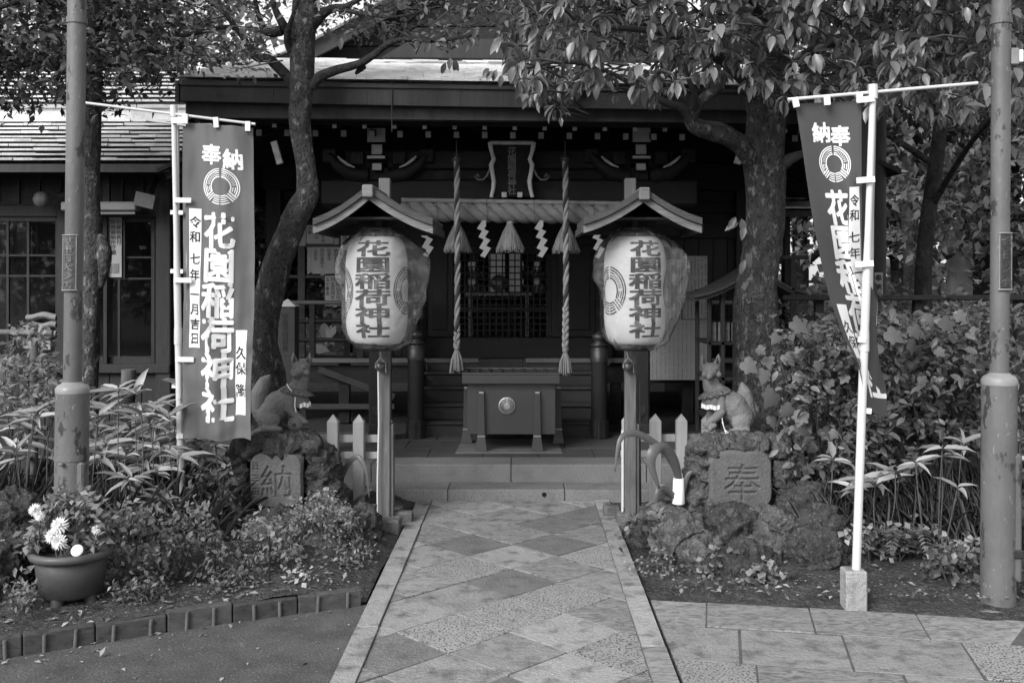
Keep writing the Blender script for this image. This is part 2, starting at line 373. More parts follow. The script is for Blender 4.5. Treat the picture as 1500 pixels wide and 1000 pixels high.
# ------------------------------------------------------------------ fused solids (voxel remesh) for statues and rocks
def ell(c, r, sub=3):
    bm = bmesh.new(); bmesh.ops.create_icosphere(bm, subdivisions=sub, radius=1); vs = [Vector(c) + Vector((v.co.x * r[0], v.co.y * r[1], v.co.z * r[2])) for v in bm.verts]; fs = [tuple(v.index for v in f.verts) for f in bm.faces]; bm.free(); return vs, fs
def fuse(shapes, voxel, smooth=4, disp=None, tri=True):
    mb = MB()
    for s in shapes:
        if s[0] == 'e': mb.add(*ell(s[1], s[2] if not isinstance(s[2], (int, float)) else (s[2],) * 3))
        elif s[0] == 'c':
            P, rr = s[1], s[2]
            Q, q = [], []
            for i in range(len(P) - 1):
                for k in range(5): Q.append(Vector(P[i]).lerp(Vector(P[i + 1]), k / 5)); q.append(lerp(rr[i], rr[i + 1], k / 5))
            Q.append(Vector(P[-1])); q.append(rr[-1])
            mb.tube(Q, q, 14)
            for p, r in ((P[0], rr[0]), (P[-1], rr[-1])): mb.add(*ell(p, (r, r, r), 2))
        elif s[0] == 'm': mb.add(s[1], s[2])
    me = mb.mesh('fused'); o = bpy.data.objects.new('fused', me)
    m = o.modifiers.new('r', 'REMESH'); m.mode = 'VOXEL'; m.voxel_size = voxel
    if smooth: q = o.modifiers.new('s', 'SMOOTH'); q.iterations = smooth; q.factor = .5
    out = evaluated_mesh(o); bpy.data.meshes.remove(me)
    if disp:
        k = len(out.vertices); co = np.empty(k * 3); no = np.empty(k * 3); out.vertices.foreach_get('co', co); out.vertex_normals.foreach_get('vector', no); co = co.reshape(-1, 3); no = no.reshape(-1, 3); ds = np.zeros(k)
        for (sc, am, mode) in disp:
            for i in range(k):
                n = noise.noise(co[i] * sc); ds[i] += am * ((1 - 2 * abs(n)) if mode == 'r' else (-max(0, n) ** .7 if mode == 'h' else n))
        out.vertices.foreach_set('co', (co + no * ds[:, None]).astype(np.float32).ravel())
    out.polygons.foreach_set('use_smooth', [True] * len(out.polygons)); out.update()
    return out

# ------------------------------------------------------------------ leaves
def leaf_T(kind):
    if kind == 'quad':
        v = [(0, 0, 0), (.5, .45, .06), (0, 1, -.12), (-.5, .45, .06), (0, .5, 0)]; f = [(0, 1, 4), (1, 2, 4), (2, 3, 4), (3, 0, 4)]
    elif kind in ('oval', 'lance', 'strap'):
        prof = {'oval': ((.22, .36), (.5, .5), (.78, .33)), 'lance': ((.15, .42), (.4, .5), (.72, .28)), 'strap': ((.1, .5), (.5, .5), (.85, .4))}[kind]
        dr = {'oval': .32, 'lance': .22, 'strap': .6}[kind]
        v = [(0, 0, 0)]; f = []
        for t, w in prof: z = -dr * t * t; v += [(-w, t, z + .09), (0, t, z), (w, t, z + .09)]
        v.append((0, 1, -dr))
        f += [(0, 2, 1), (0, 3, 2)]
        for i in range(2):
            a = 1 + 3 * i; f += [(a, a + 1, a + 4), (a, a + 4, a + 3), (a + 1, a + 2, a + 5), (a + 1, a + 5, a + 4)]
        f += [(7, 8, 10), (8, 9, 10)]
    elif kind == 'lobed':
        rim = [(.0, .0), (.22, -.12), (.45, .0), (.5, .2), (.42, .34), (.56, .5), (.46, .62), (.3, .62), (.2, .8), (0, 1.05)]
        pts = rim + [(-x, y) for x, y in rim[-2:0:-1]]
        v = [(x, y, -.22 * y * y - .25 * x * x + .04 * math.sin(9 * x + 7 * y)) for x, y in pts] + [(0, .35, .05)]
        k = len(pts); f = [(i, (i + 1) % k, k) for i in range(k)]
    return np.array(v, float), np.array(f)
LT = {k: leaf_T(k) for k in ('quad', 'oval', 'lance', 'strap', 'lobed')}
def frames(d, n):
    d = d / np.linalg.norm(d, axis=1, keepdims=True); n = n - d * (n * d).sum(1, keepdims=True); n = n / np.maximum(np.linalg.norm(n, axis=1, keepdims=True), 1e-6)
    return np.cross(d, n), d, n
def leaf_mesh(name, kind, pos, d, n, L, Wd):
    T, Fc = LT[kind]; pos, d, n = (np.asarray(a, float) for a in (pos, d, n)); x, y, z = frames(d, n); k = len(pos)
    L = np.broadcast_to(L, k)[:, None, None]; Wd = np.broadcast_to(Wd, k)[:, None, None]
    P = pos[:, None, :] + T[None, :, 0, None] * x[:, None, :] * Wd + T[None, :, 1, None] * y[:, None, :] * L + T[None, :, 2, None] * z[:, None, :] * L
    nv = len(T); P = P.reshape(-1, 3); Fi = (Fc[None] + (np.arange(k) * nv)[:, None, None]).reshape(-1, 3)
    me = bpy.data.meshes.new(name); me.vertices.add(len(P)); me.vertices.foreach_set('co', P.ravel().astype(np.float32))
    me.loops.add(Fi.size); me.loops.foreach_set('vertex_index', Fi.ravel().astype(np.int32)); me.polygons.add(len(Fi))
    me.polygons.foreach_set('loop_start', np.arange(0, Fi.size, 3, dtype=np.int32)); me.polygons.foreach_set('loop_total', np.full(len(Fi), 3, np.int32))
    me.polygons.foreach_set('use_smooth', np.ones(len(Fi), bool)); me.update(calc_edges=True); return me
LMESH = {}
def leaf_objs(parent, kind, m, pos, d, n, L, Wd, name='leaf'):
    """each leaf an object of its own, sharing mesh data"""
    if (kind, m) not in LMESH:
        T, Fc = LT[kind]; me = bpy.data.meshes.new(name); me.from_pydata(T.tolist(), [], Fc.tolist()); me.polygons.foreach_set('use_smooth', [True] * len(Fc)); me.materials.append(MATS[m]); LMESH[(kind, m)] = me
    me = LMESH[(kind, m)]; x, y, z = frames(np.asarray(d, float), np.asarray(n, float)); k = len(pos); L = np.broadcast_to(L, k); Wd = np.broadcast_to(Wd, k)
    Mi = Matrix.Translation(-parent.location)
    for i in range(k):
        o = bpy.data.objects.new(name, me); COL.objects.link(o); o.parent = parent
        M = Matrix(((x[i][0] * Wd[i], y[i][0] * L[i], z[i][0] * L[i], pos[i][0]), (x[i][1] * Wd[i], y[i][1] * L[i], z[i][1] * L[i], pos[i][1]), (x[i][2] * Wd[i], y[i][2] * L[i], z[i][2] * L[i], pos[i][2]), (0, 0, 0, 1)))
        o.matrix_parent_inverse = Mi; o.matrix_basis = M
def rvec(k): v = np.random.normal(size=(k, 3)); return v / np.linalg.norm(v, axis=1, keepdims=True)
def toimg(P): P = np.asarray(P); return CX + P[:, 0] / P[:, 1] * F, CY - (P[:, 2] - H) / P[:, 1] * F
# =================================================================== GROUND
def clip(poly, a, b, c):
    """keep a*x + b*y >= c"""
    out = []
    for i in range(len(poly)):
        p, q = poly[i], poly[(i + 1) % len(poly)]; dp, dq = a * p[0] + b * p[1] - c, a * q[0] + b * q[1] - c
        if dp >= 0: out.append(p)
        if (dp >= 0) != (dq >= 0): t = dp / (dp - dq); out.append((lerp(p[0], q[0], t), lerp(p[1], q[1], t)))
    return out
mb = MB(); mb.add([(-150, -60, -.05), (150, -60, -.05), (150, 200, -.05), (-150, 200, -.05)], [(0, 1, 2, 3)])
obj('ground', mb, 'soil', kind='structure')
EDGE = [(-4.6, 3.25), (-3.3, 3.86), (-2.23, 4.36), (-1.488, 4.78), (-.80, 5.075)]    # the foot of the tile edging
def edge_y(x):
    for (x0, y0), (x1, y1) in zip(EDGE, EDGE[1:]):
        if x <= x1: return lerp(y0, y1, (x - x0) / (x1 - x0))
    return EDGE[-1][1]
# left bed, raised behind the tile edging
def bed_l(u, v):
    x = lerp(-6.5, -.79, u); y0 = edge_y(x) + .03; y = lerp(y0, 7.6, v)
    return (x, y, .065 - .075 * max(0, min(1, (x + 1.05) / .25)) + .03 * noise.noise((x * 2.2, y * 2.2, 0)) + .012 * noise.noise((x * 9, y * 9, 3)))
obj('soil_bed', MB().grid(bed_l, 110, 60), 'soil', kind='structure')
def bed_r(u, v):
    x = lerp(.635, 7, u); y0 = 5.139 - .18 * (x - .63) - .12; y = lerp(y0, 8, v)
    k = min(1, v * 6)
    return (x, y, -.018 + .06 * k * max(0, min(1, (x - .8) / .5)) + .025 * k * noise.noise((x * 2.2, y * 2.2, 7)) + .010 * noise.noise((x * 9, y * 9, 3)))
obj('soil_bed', MB().grid(bed_r, 110, 60), 'soil', kind='structure')
mb = MB(); poly = [(-12, -5), (-.78, -5), (-.78, 5.1)] + EDGE[::-1][1:] + [(-12, 0)]
mb.add([(x, y, -.014) for x, y in poly], [tuple(range(len(poly)))]); obj('tarmac', mb, 'tarmac', kind='structure')

# ---- diamond stone path
XL, XR = -.665, .513
path = obj('path', MB().box(XL - .11, XR + .11, -1.5, 7.425, -.06, -.0075), 'mortar', kind='structure')
X0, DX, DY = -.066, .2565, .2565
types = ['granite', 'granite', 'granite_pale', 'granite_dark', 'granite_speckled', 'granite_streaked']
fixed = {(0, 0): 'granite_dark', (0, 1): 'granite_pale', (0, -1): 'granite_speckled', (0, 2): 'granite_streaked', (-1, 0): 'granite_streaked', (1, 0): 'granite', (-1, -1): 'granite_pale', (1, -1): 'granite_streaked', (0, -2): 'granite', (0, 3): 'granite', (1, 1): 'granite_speckled', (-1, 1): 'granite', (1, -2): 'granite_speckled', (-1, -2): 'granite_dark', (0, -3): 'granite_dark'}
for k in range(-14, 6):
    for st in (0, 1):
        for c in (-1, 0, 1) if not st else (-1.5, -.5, .5, 1.5):
            cx, cy = X0 + c * 2 * DX, 5.43 + k * 2 * DY + (DY if st else 0)
            g = .0048
            P = [(cx - DX + g, cy), (cx, cy - DY + g), (cx + DX - g, cy), (cx, cy + DY - g)]
            P = [(x + random.uniform(-.0035, .0035), y + random.uniform(-.0035, .0035)) for x, y in P]
            for h in ((1, 0, XL + .001), (-1, 0, -XR + .001), (0, -1, -7.42)): P = clip(P, *h) if P else P
            if len(P) < 3: continue
            A = abs(sum(P[i][0] * P[(i + 1) % len(P)][1] - P[(i + 1) % len(P)][0] * P[i][1] for i in range(len(P)))) / 2
            if A < .0006: continue
            tx, ty, z0 = random.uniform(-.008, .008), random.uniform(-.008, .008), random.uniform(-.0018, .0018)
            key = (c, k) if not st else None
            if st: key = (int(math.floor(c)) if c < 0 else int(math.ceil(c)), k) if False else None
            t = fixed.get((c, k)) if not st else None
            if not t: t = random.choice(types)
            obj('paving_tile', MB().prism(P, -.04, lambda x, y, cx=cx, cy=cy, tx=tx, ty=ty, z0=z0: z0 + tx * (x - cx) + ty * (y - cy), .0012), t, path)
y = -1.4
for side in (0, 1):
    y = -1.4 + side * .2
    while y < 7.42:
        L = random.uniform(.78, .98); y1 = min(7.42, y + L)
        xa, xb = ((XL - .105, XL - .001), (XR + .001, XR + .105))[side]
        m = 'granite_streaked' if side and 3.4 < y + .2 < 4.6 else ('granite' if random.random() < .6 else 'granite_pale')
        obj('kerb_stone', MB().prism([(xa + random.uniform(0, .004), y + .003), (xb - random.uniform(0, .004), y + .003), (xb, y1 - .003), (xa, y1 - .003)], -.05, .012 + random.uniform(-.003, .003), .0025), m, path)
        y = y1
# ---- slab pavement, right
pave = obj('pavement', MB().prism([(.64, 5.1), (.64, -1.5), (8, -1.5), (8, 3.8)], -.06, -.004), 'pave_joint', kind='structure')
a = R(-10.3); e1, e2 = Vector((math.cos(a), math.sin(a))), Vector((math.sin(a), -math.cos(a))); O = Vector((.63, 5.139))
rows = [0, .365, .80, 1.2, 1.62, 2.05, 2.5, 2.9, 3.4, 3.9, 4.4, 5.0, 5.6]
starts = [[-.6, .285, .775, 1.27, 1.80, 2.3, 2.8], [-.9, .43, .885, 1.39, 2.0, 2.55], [-.5, .49, 1.07, 1.6, 2.1]]
for i, (t0, t1) in enumerate(zip(rows, rows[1:])):
    s = list(starts[i]) if i < 3 else [-2 + .2 * (i % 3) + random.uniform(0, .1)]
    while s[-1] < 5.5: s.append(s[-1] + random.uniform(.44, .6))
    for j, (s0, s1) in enumerate(zip(s, s[1:])):
        g = .003; P = [O + e1 * ss + e2 * tt for ss, tt in ((s0 + g + random.uniform(0, .008), t0 + g), (s1 - g, t0 + g + random.uniform(0, .007)), (s1 - g + random.uniform(-.010, .0), t1 - g), (s0 + g, t1 - g - random.uniform(0, .007)))]
        P = clip([(p.x, p.y) for p in P], 1, 0, .637)
        if len(P) < 3: continue
        tx, ty, z0 = random.uniform(-.006, .006), random.uniform(-.006, .006), random.uniform(-.003, .003); c = P[0]
        m = {(1, 3): 'granite_speckled', (2, 0): 'granite_speckled'}.get((i, j)) or random.choice(['granite', 'granite_pale', 'granite', 'granite', 'granite_streaked'])
        obj('paving_slab', MB().prism(P, -.045, lambda x, y: z0 + tx * (x - c[0]) + ty * (y - c[1]), .002), m, pave)
# ---- tile edging of the left bed
ed = thing('flower_bed_edging', (-1.5, 4.75, -.014), 'low curved row of weathered brick edging blocks along the dark tarmac', 'edging')
def along(s):
    for (x0, y0), (x1, y1) in zip(EDGE, EDGE[1:]):
        l = math.hypot(x1 - x0, y1 - y0)
        if s <= l or (x1, y1) == EDGE[-1]: return Vector((lerp(x0, x1, s / l), lerp(y0, y1, s / l), 0))
        s -= l
tot = sum(math.hypot(b[0] - a[0], b[1] - a[1]) for a, b in zip(EDGE, EDGE[1:])); s = tot
while s > .3:
    L = random.uniform(.29, .33); p, q = along(s - L + .003), along(s - .003); d = (q - p).normalized(); nrm = Vector((-d.y, d.x, 0))
    h = .088 + random.uniform(-.008, .008); z0 = -.02; tw = random.uniform(-.012, .012)
    mbk = MB().obox((p + q) / 2 + nrm * .028 + Vector((0, 0, z0 + h / 2)), (d + nrm * tw * .3) * (L / 2 - .003), nrm * .026, Vector((0, 0, h / 2)))
    b = bev(obj('edging_block', mbk, 'brick_edge', ed), .006)
    for t in (.27, .73):
        c = p.lerp(q, t + random.uniform(-.05, .05)); obj('stake', MB().tube([c - nrm * .004 + Vector((0, 0, -.03)), c - nrm * .004 + d * random.uniform(-.006, .006) + Vector((0, 0, h - .028))], .0085, 8), 'rebar', b)
    s -= L

# ---- stone steps and the stone floor under the eaves
stp = thing('stone_steps', (-.12, 7.6, 0), 'two low granite steps at the end of the diamond path before the offertory box', 'steps')
def blocks(name, cuts, y0, y1, z0, z1, m, parent):
    for a_, b_ in zip(cuts, cuts[1:]):
        bev(obj(name, MB().box(a_ + .002, b_ - .002, y0 + random.uniform(0, .004), y1, z0, z1 + random.uniform(-.002, .002)), m, parent), .008, 2)
blocks('step_block', [-1.42, -.55, .30, 1.25], 7.43, 7.72, -.08, .079, 'step_stone', stp)
blocks('step_block', [-3.4, -2.2, -1.15, -.094, .93, 2.0, 3.2], 7.722, 8.03, -.08, .212, 'step_stone', stp)
obj('drain_hole_shade', MB().tube([(.149, 7.4285, .044), (.149, 7.45, .044)], .017, 14), 'near_black', stp)  # near-black disc on the riser, painting the shade inside a hole
fl = obj('stone_floor', MB().box(-3.4, 3.2, 8.03, 12.9, -.08, .196), 'mortar', kind='structure')
for i, (y0, y1) in enumerate(((8.034, 8.46), (8.46, 8.9), (8.9, 9.36))):
    x = -3.4 + (i % 2) * .22
    while x < 3.2:
        x1 = min(x + .44, 3.2); obj('floor_tile', MB().prism([(x + .002, y0 + .002), (x1 - .002, y0 + .002), (x1 - .002, y1 - .002), (x + .002, y1 - .002)], .15, .211 + random.uniform(-.001, .001), .003), 'floor_stone', fl); x = x1

# =================================================================== SHRINE HALL
XS = -.125
hall = thing('shrine_hall', (XS, 10, .2), 'dark timber shrine hall with shingled roof, open porch and steep wooden stairs', 'shrine')
D, DU, BW = 'dark_wood', 'dark_wood_upright', 'beam_wood'
def hp(name, mb, m, parent=None, b=0, **kw):
    o = obj(name, mb, m, parent or hall, **kw)
    return bev(o, b) if b else o
# porch pillars with bronze shoes
for x in (XS - 1.127, XS + 1.127):
    p = hp('pillar', MB().cbox(x - .09, x + .09, 8.86, 9.04, .212, 2.62, .014), DU)
    hp('pillar_shoe', MB().cbox(x - .097, x + .097, 8.853, 9.047, .212, .36, .01), 'bronze', p)
    for k in range(7): hp('shoe_rib', MB().box(x - .088 + k * .027, x - .074 + k * .027, 8.846, 8.856, .216, .34), 'bronze', p)
    hp('heart_ornament', MB().slab([(x + a_, 8.848, .47 + b_) for a_, b_ in ((0, -.07), (.05, -.01), (.055, .03), (.03, .05), (0, .03), (-.03, .05), (-.055, .03), (-.05, -.01))], (0, .012, 0)), 'bronze', p)
# stairs
ys = [9.08, 9.28, 9.48, 9.68, 9.88]; zs = [.344, .478, .612, .733]
for i, z in enumerate(zs):
    st = hp('stair_riser', MB().box(-.93, .66, ys[i] + .02, ys[i] + .05, (zs[i - 1] if i else .212), z - .028), 'step_wood')
    hp('stair_tread', MB().cbox(-.94, .67, ys[i], ys[i + 1] + .02, z - .028, z, .005), 'step_wood')
hp('stair_riser', MB().box(-.93, .66, 9.88, 9.9, .733, .80), 'step_wood')
for x in (-.985, .69): hp('stair_string', MB().slab([(x, 9.06, .212), (x, 9.06, .36), (x, 9.92, .86), (x, 9.92, .212)], (.04, 0, 0)), D)
# newel posts with finials
def newel(x, y, z0, zt):
    p = hp('newel_post', MB().lathe([(.072, z0), (.072, zt - .27)], (x, y, 0), 24), DU)
    hp('newel_shoe', MB().lathe([(.08, z0), (.08, z0 + .16)], (x, y, 0), 36, fn=lambda a_, z: 1 + .05 * math.copysign(1, math.sin(a_ * 18))), 'bronze', p)
    hp('finial', MB().lathe([(.078, zt - .27), (.078, zt - .16), (.07, zt - .155), (.07, zt - .13), (.078, zt - .125), (.078, zt - .115), (.045, zt - .1), (.045, zt - .085), (.066, zt - .06), (.062, zt - .035), (.03, zt - .012), (.006, zt)], (x, y, 0), 24), 'bronze', p)
newel(-.947, 9.0, .212, 1.17); newel(.664, 9.0, .212, 1.15); newel(-1.03, 9.95, .83, 1.50); newel(.79, 9.95, .83, 1.5)
for x, x2 in ((-.947, -1.03), (.664, .79)):
    for dz in (-.12, -.34): hp('stair_handrail', MB().tube([(x, 9.03, .90 + dz), (x2, 9.93, 1.36 + dz)], .03, 10), DU)
# veranda
hp('veranda_edge', MB().cbox(-2.6, .02 - .45, 9.86, 9.93, .80, .845), 'edge_paint')
hp('veranda_edge', MB().cbox(.02 + .0, 2.3, 9.86, 9.93, .80, .845), 'edge_paint')
hp('veranda_floor', MB().box(-2.6, 2.3, 9.93, 10.5, .79, .83), 'step_wood')
hp('veranda_apron', MB().box(-2.6, -1.0, 9.95, 9.98, .60, .77), D); hp('veranda_apron', MB().box(.8, 2.3, 9.95, 9.98, .60, .77), D)
hp('front_sill', MB().cbox(-1.0, .75, 10.12, 10.3, .83, 1.03), BW)
for x0, x1 in ((-2.55, -1.05), (.8, 2.25)):
    for z in (1.02, 1.2, 1.38): hp('veranda_rail', MB().tube([(x0, 9.93, z), (x1, 9.93, z)], .022, 8), 'edge_paint' if z > 1.3 else D)
    for k in range(4): x = lerp(x0 + .03, x1 - .05, k / 3); hp('rail_post', MB().box(x - .025, x + .025, 9.9, 9.96, .84, 1.37), D)
for x in (-2.5, -1.75, -1.08, .9, 1.6, 2.2):
    hp('veranda_post', MB().box(x - .05, x + .05, 9.97, 10.07, .212, .80), D)
hp('brace', MB().bar((-1.98, 9.9, .74), (-1.25, 9.9, .47), .03, .06), 'step_wood'); hp('brace', MB().bar((-2.1, 9.9, .38), (-1.25, 9.9, .38), .03, .05), 'step_wood')
# hall body: pillars, boarded walls, interior
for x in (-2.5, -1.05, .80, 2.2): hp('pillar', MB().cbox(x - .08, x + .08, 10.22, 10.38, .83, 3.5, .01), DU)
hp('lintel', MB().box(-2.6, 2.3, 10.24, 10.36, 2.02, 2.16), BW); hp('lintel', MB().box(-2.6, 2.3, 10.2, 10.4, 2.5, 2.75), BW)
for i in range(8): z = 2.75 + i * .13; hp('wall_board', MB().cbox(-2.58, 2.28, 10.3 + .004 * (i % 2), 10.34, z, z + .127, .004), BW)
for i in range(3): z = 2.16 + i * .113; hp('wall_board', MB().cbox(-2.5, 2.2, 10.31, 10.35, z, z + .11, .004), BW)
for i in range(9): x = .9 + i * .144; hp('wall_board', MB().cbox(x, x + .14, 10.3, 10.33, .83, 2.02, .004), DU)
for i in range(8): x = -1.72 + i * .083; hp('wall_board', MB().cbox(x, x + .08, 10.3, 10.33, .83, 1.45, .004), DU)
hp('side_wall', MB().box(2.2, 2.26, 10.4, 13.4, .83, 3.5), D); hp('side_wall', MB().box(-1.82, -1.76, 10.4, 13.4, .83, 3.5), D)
hp('interior_floor', MB().box(-1.76, 2.2, 10.4, 13.4, .8, .86), 'interior'); hp('interior_ceiling', MB().box(-1.8, 2.25, 10.36, 13.4, 2.9, 2.95), 'interior')
# back wall with papered windows
bx = [-1.8, -.72, -.62, -.45, -.24, -.19, -.0, .12, .22, 2.2]
for i in (0, 2, 4, 6, 8): hp('back_wall', MB().box(bx[i], bx[i + 1], 13.2, 13.26, .86, 2.9), 'interior')
for i in (1, 3, 5, 7):
    hp('back_wall', MB().box(bx[i], bx[i + 1], 13.2, 13.26, 2.05, 2.9), 'interior'); hp('back_wall', MB().box(bx[i], bx[i + 1], 13.2, 13.26, .86, 1.42), 'interior')
    w = hp('back_window', MB().box(bx[i], bx[i + 1], 13.225, 13.228, 1.42, 2.05), 'shoji_paper')
# doors: latticed screen in the middle, boarded leaves beside it
dx0, dx1, dz0, dz1 = PX(672, 10.3), PX(800, 10.3), 1.03, PZ(372, 10.3)
sc = hp('lattice_door', MB().box(dx0 - .05, dx0, 10.26, 10.32, dz0, dz1).box(dx1, dx1 + .05, 10.26, 10.32, dz0, dz1).box(dx0, dx1, 10.26, 10.32, dz1, dz1 + .06), D)
nx, nz_ = 14, 13
for i in range(1, nx): x = lerp(dx0, dx1, i / nx); hp('lattice_bar', MB().box(x - .006, x + .006, 10.28, 10.292, dz0, dz1), 'frame_dark', sc)
for i in range(1, nz_): z = lerp(dz0, dz1, i / nz_); hp('lattice_bar', MB().box(dx0, dx1, 10.293, 10.303, z - .006, z + .006), 'frame_dark', sc)
hp('lattice_rail', MB().box(dx0, dx1, 10.275, 10.31, 1.30, 1.325), D, sc)
for xa, xb in ((-.97, dx0 - .052), (dx1 + .052, .72)): hp('door_leaf', MB().cbox(xa, xb, 10.25, 10.29, 1.03, 2.02), DU); hp('door_leaf_panel', MB().cbox(xa + .06, xb - .06, 10.235, 10.252, 1.1, 1.95), DU)
hp('transom', MB().box(-.97, .72, 10.26, 10.3, dz1 + .062, 2.02), D)
# porch beams, brackets with pale block ends
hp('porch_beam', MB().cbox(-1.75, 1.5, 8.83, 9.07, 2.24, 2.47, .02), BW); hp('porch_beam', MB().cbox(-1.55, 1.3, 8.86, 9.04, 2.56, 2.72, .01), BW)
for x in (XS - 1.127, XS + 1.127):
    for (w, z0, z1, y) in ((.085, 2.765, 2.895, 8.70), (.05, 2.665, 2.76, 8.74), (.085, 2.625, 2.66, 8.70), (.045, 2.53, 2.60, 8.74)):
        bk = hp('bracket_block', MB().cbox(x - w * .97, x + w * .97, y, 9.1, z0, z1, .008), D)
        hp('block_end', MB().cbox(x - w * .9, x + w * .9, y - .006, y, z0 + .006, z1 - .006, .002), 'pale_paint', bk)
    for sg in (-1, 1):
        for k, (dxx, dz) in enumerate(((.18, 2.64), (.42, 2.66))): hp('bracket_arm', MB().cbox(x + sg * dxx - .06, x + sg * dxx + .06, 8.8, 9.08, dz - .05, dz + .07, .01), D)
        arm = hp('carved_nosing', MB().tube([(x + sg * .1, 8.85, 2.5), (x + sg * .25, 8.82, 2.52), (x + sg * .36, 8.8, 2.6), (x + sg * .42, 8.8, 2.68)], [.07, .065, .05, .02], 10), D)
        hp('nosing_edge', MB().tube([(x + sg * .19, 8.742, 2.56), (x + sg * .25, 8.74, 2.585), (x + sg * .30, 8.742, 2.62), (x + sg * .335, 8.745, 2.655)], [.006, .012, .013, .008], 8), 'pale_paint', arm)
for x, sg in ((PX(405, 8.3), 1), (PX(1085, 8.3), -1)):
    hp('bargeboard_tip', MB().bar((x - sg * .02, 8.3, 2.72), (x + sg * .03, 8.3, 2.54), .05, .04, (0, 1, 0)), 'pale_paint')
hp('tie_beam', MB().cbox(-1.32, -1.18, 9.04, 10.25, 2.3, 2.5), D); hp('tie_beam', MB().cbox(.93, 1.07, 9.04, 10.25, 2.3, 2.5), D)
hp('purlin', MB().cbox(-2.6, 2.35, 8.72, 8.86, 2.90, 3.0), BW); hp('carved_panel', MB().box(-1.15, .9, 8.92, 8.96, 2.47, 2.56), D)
# rafters in two tiers, each with its pale painted end
TILT = .0135                                                              # the eaves hang a little lower on one side, as in the photo
def zt(x): return -TILT * (x - XS) * .8
for k in range(-10, 12):
    x = -.3116 + k * .2405
    r = hp('flying_rafter', MB().bar((x, 8.2, 2.826 + zt(x)), (x, 10.1, 3.30 + zt(x)), .04, .055), D)
    hp('rafter_tip', MB().obox((x, 8.196, 2.824 + zt(x)), (.0165, 0, 0), (0, .003, .0), (0, 0, .024)), 'pale_paint', r)
    x = -.3268 + k * .2368
    r = hp('base_rafter', MB().bar((x, 8.6, 2.815 + zt(x)), (x, 10.2, 3.17 + zt(x)), .05, .055), D)
    hp('rafter_tip', MB().obox((x, 8.596, 2.813 + zt(x)), (.0225, 0, 0), (0, .003, 0), (0, 0, .026)), 'pale_paint', r)
hp('soffit', MB().slab([(-2.6, 8.02, 2.86), (2.35, 8.02, 2.81), (2.35, 10.4, 3.40), (-2.6, 10.4, 3.45)], (0, 0, .02)), D)
hp('eave_batten', MB().slab([(-2.62, 8.16, 2.855), (2.37, 8.16, 2.80), (2.37, 8.16, 2.85), (-2.62, 8.16, 2.905)], (0, .03, 0)), D)
hp('eave_board', MB().slab([(-2.64, 8.0, 2.87), (2.39, 8.0, 2.82), (2.39, 8.0, 3.02), (-2.64, 8.0, 3.07)], (0, .05, 0)), 'fascia')
# fascia and shingled porch roof (each course a piece)
fz = lambda x: 3.135 - .02 * (x + 2.65) * .75 + .012 * (abs(x - XS) / 2.5) ** 2
for i in range(7):
    xa, xb = lerp(-2.65, 2.40, i / 7) , lerp(-2.65, 2.40, (i + 1) / 7)
    hp('fascia_board', MB().slab([(xa + .001, 7.9, fz(xa) - .165), (xb - .001, 7.9, fz(xb) - .165), (xb - .001, 7.9, fz(xb)), (xa + .001, 7.9, fz(xa))], (0, .1, 0)), 'fascia')
hp('fascia_end', MB().slab([(-2.66, 7.9, 2.97), (-2.66, 10.4, 3.62), (-2.66, 10.4, 3.8), (-2.66, 7.9, 3.135)], (-.03, 0, 0)), 'fascia'); hp('fascia_end', MB().slab([(2.41, 7.9, 2.86), (2.41, 10.4, 3.52), (2.41, 10.4, 3.7), (2.41, 7.9, 3.03)], (.03, 0, 0)), 'fascia')
hp('gutter_strap', MB().bar((PX(574, 7.89), 7.89, 3.12), (PX(574, 7.89), 7.89, 2.74), .006, .012, (0, 1, 0)), 'fascia')
hp('porch_lamp', MB().lathe([(.001, 0), (.15, .01), (.02, .045), (.02, .1)], (PX(575, 8.3), 8.3, 2.93), 20), 'edge_paint')
roof = hp('roof', MB().slab([(-2.66, 7.88, 3.10), (2.41, 7.88, 3.03), (2.41, 10.6, 3.75), (-2.66, 10.6, 3.80)], (0, 0, .02)), 'fascia')
def course(x0, x1, y0, y1, z0, z1, th=.02, n=60, amp=.006, seed=0, lean=None):
    """one shingle course: a lip and a sloping top, slightly wavy and split into shingles"""
    mbc = MB(); x = x0
    while x < x1 - .01:
        w = random.uniform(.16, .3); xe = min(x + w, x1); dz = random.uniform(-amp, amp); dy = random.uniform(-.012, .012)
        L0 = lean(x) if lean else 0; L1 = lean(xe) if lean else 0
        a_, b_ = (x + .0015, xe - .0015)
        uc = th * .62; vs_ = [(a_, y0 + dy, z0 + uc + L0), (b_, y0 + dy, z0 + uc + L1), (b_, y0 + dy, z0 + th + dz + L1), (a_, y0 + dy, z0 + th + dz + L0), (b_, y1 - .012, z1 - .002 + L1), (a_, y1 - .012, z1 - .002 + L0)]
        mbc.add(vs_, [(0, 1, 2, 3), (3, 2, 4, 5), (0, 3, 5), (1, 4, 2), (0, 5, 4, 1)]); x = xe
    return mbc
ncr = 13
for i in range(ncr):
    y0, y1 = lerp(7.87, 10.4, i / ncr), lerp(7.87, 10.4, (i + 1) / ncr); sl_ = .27
    hp('shingle_course', course(-2.67, 2.42, y0, y1, 3.125 + (y0 - 7.87) * sl_, 3.125 + (y1 - 7.87) * sl_, .062, seed=i, lean=lambda x: -.015 * (x + 2.65)), 'roof_shingle', roof, kind='stuff')
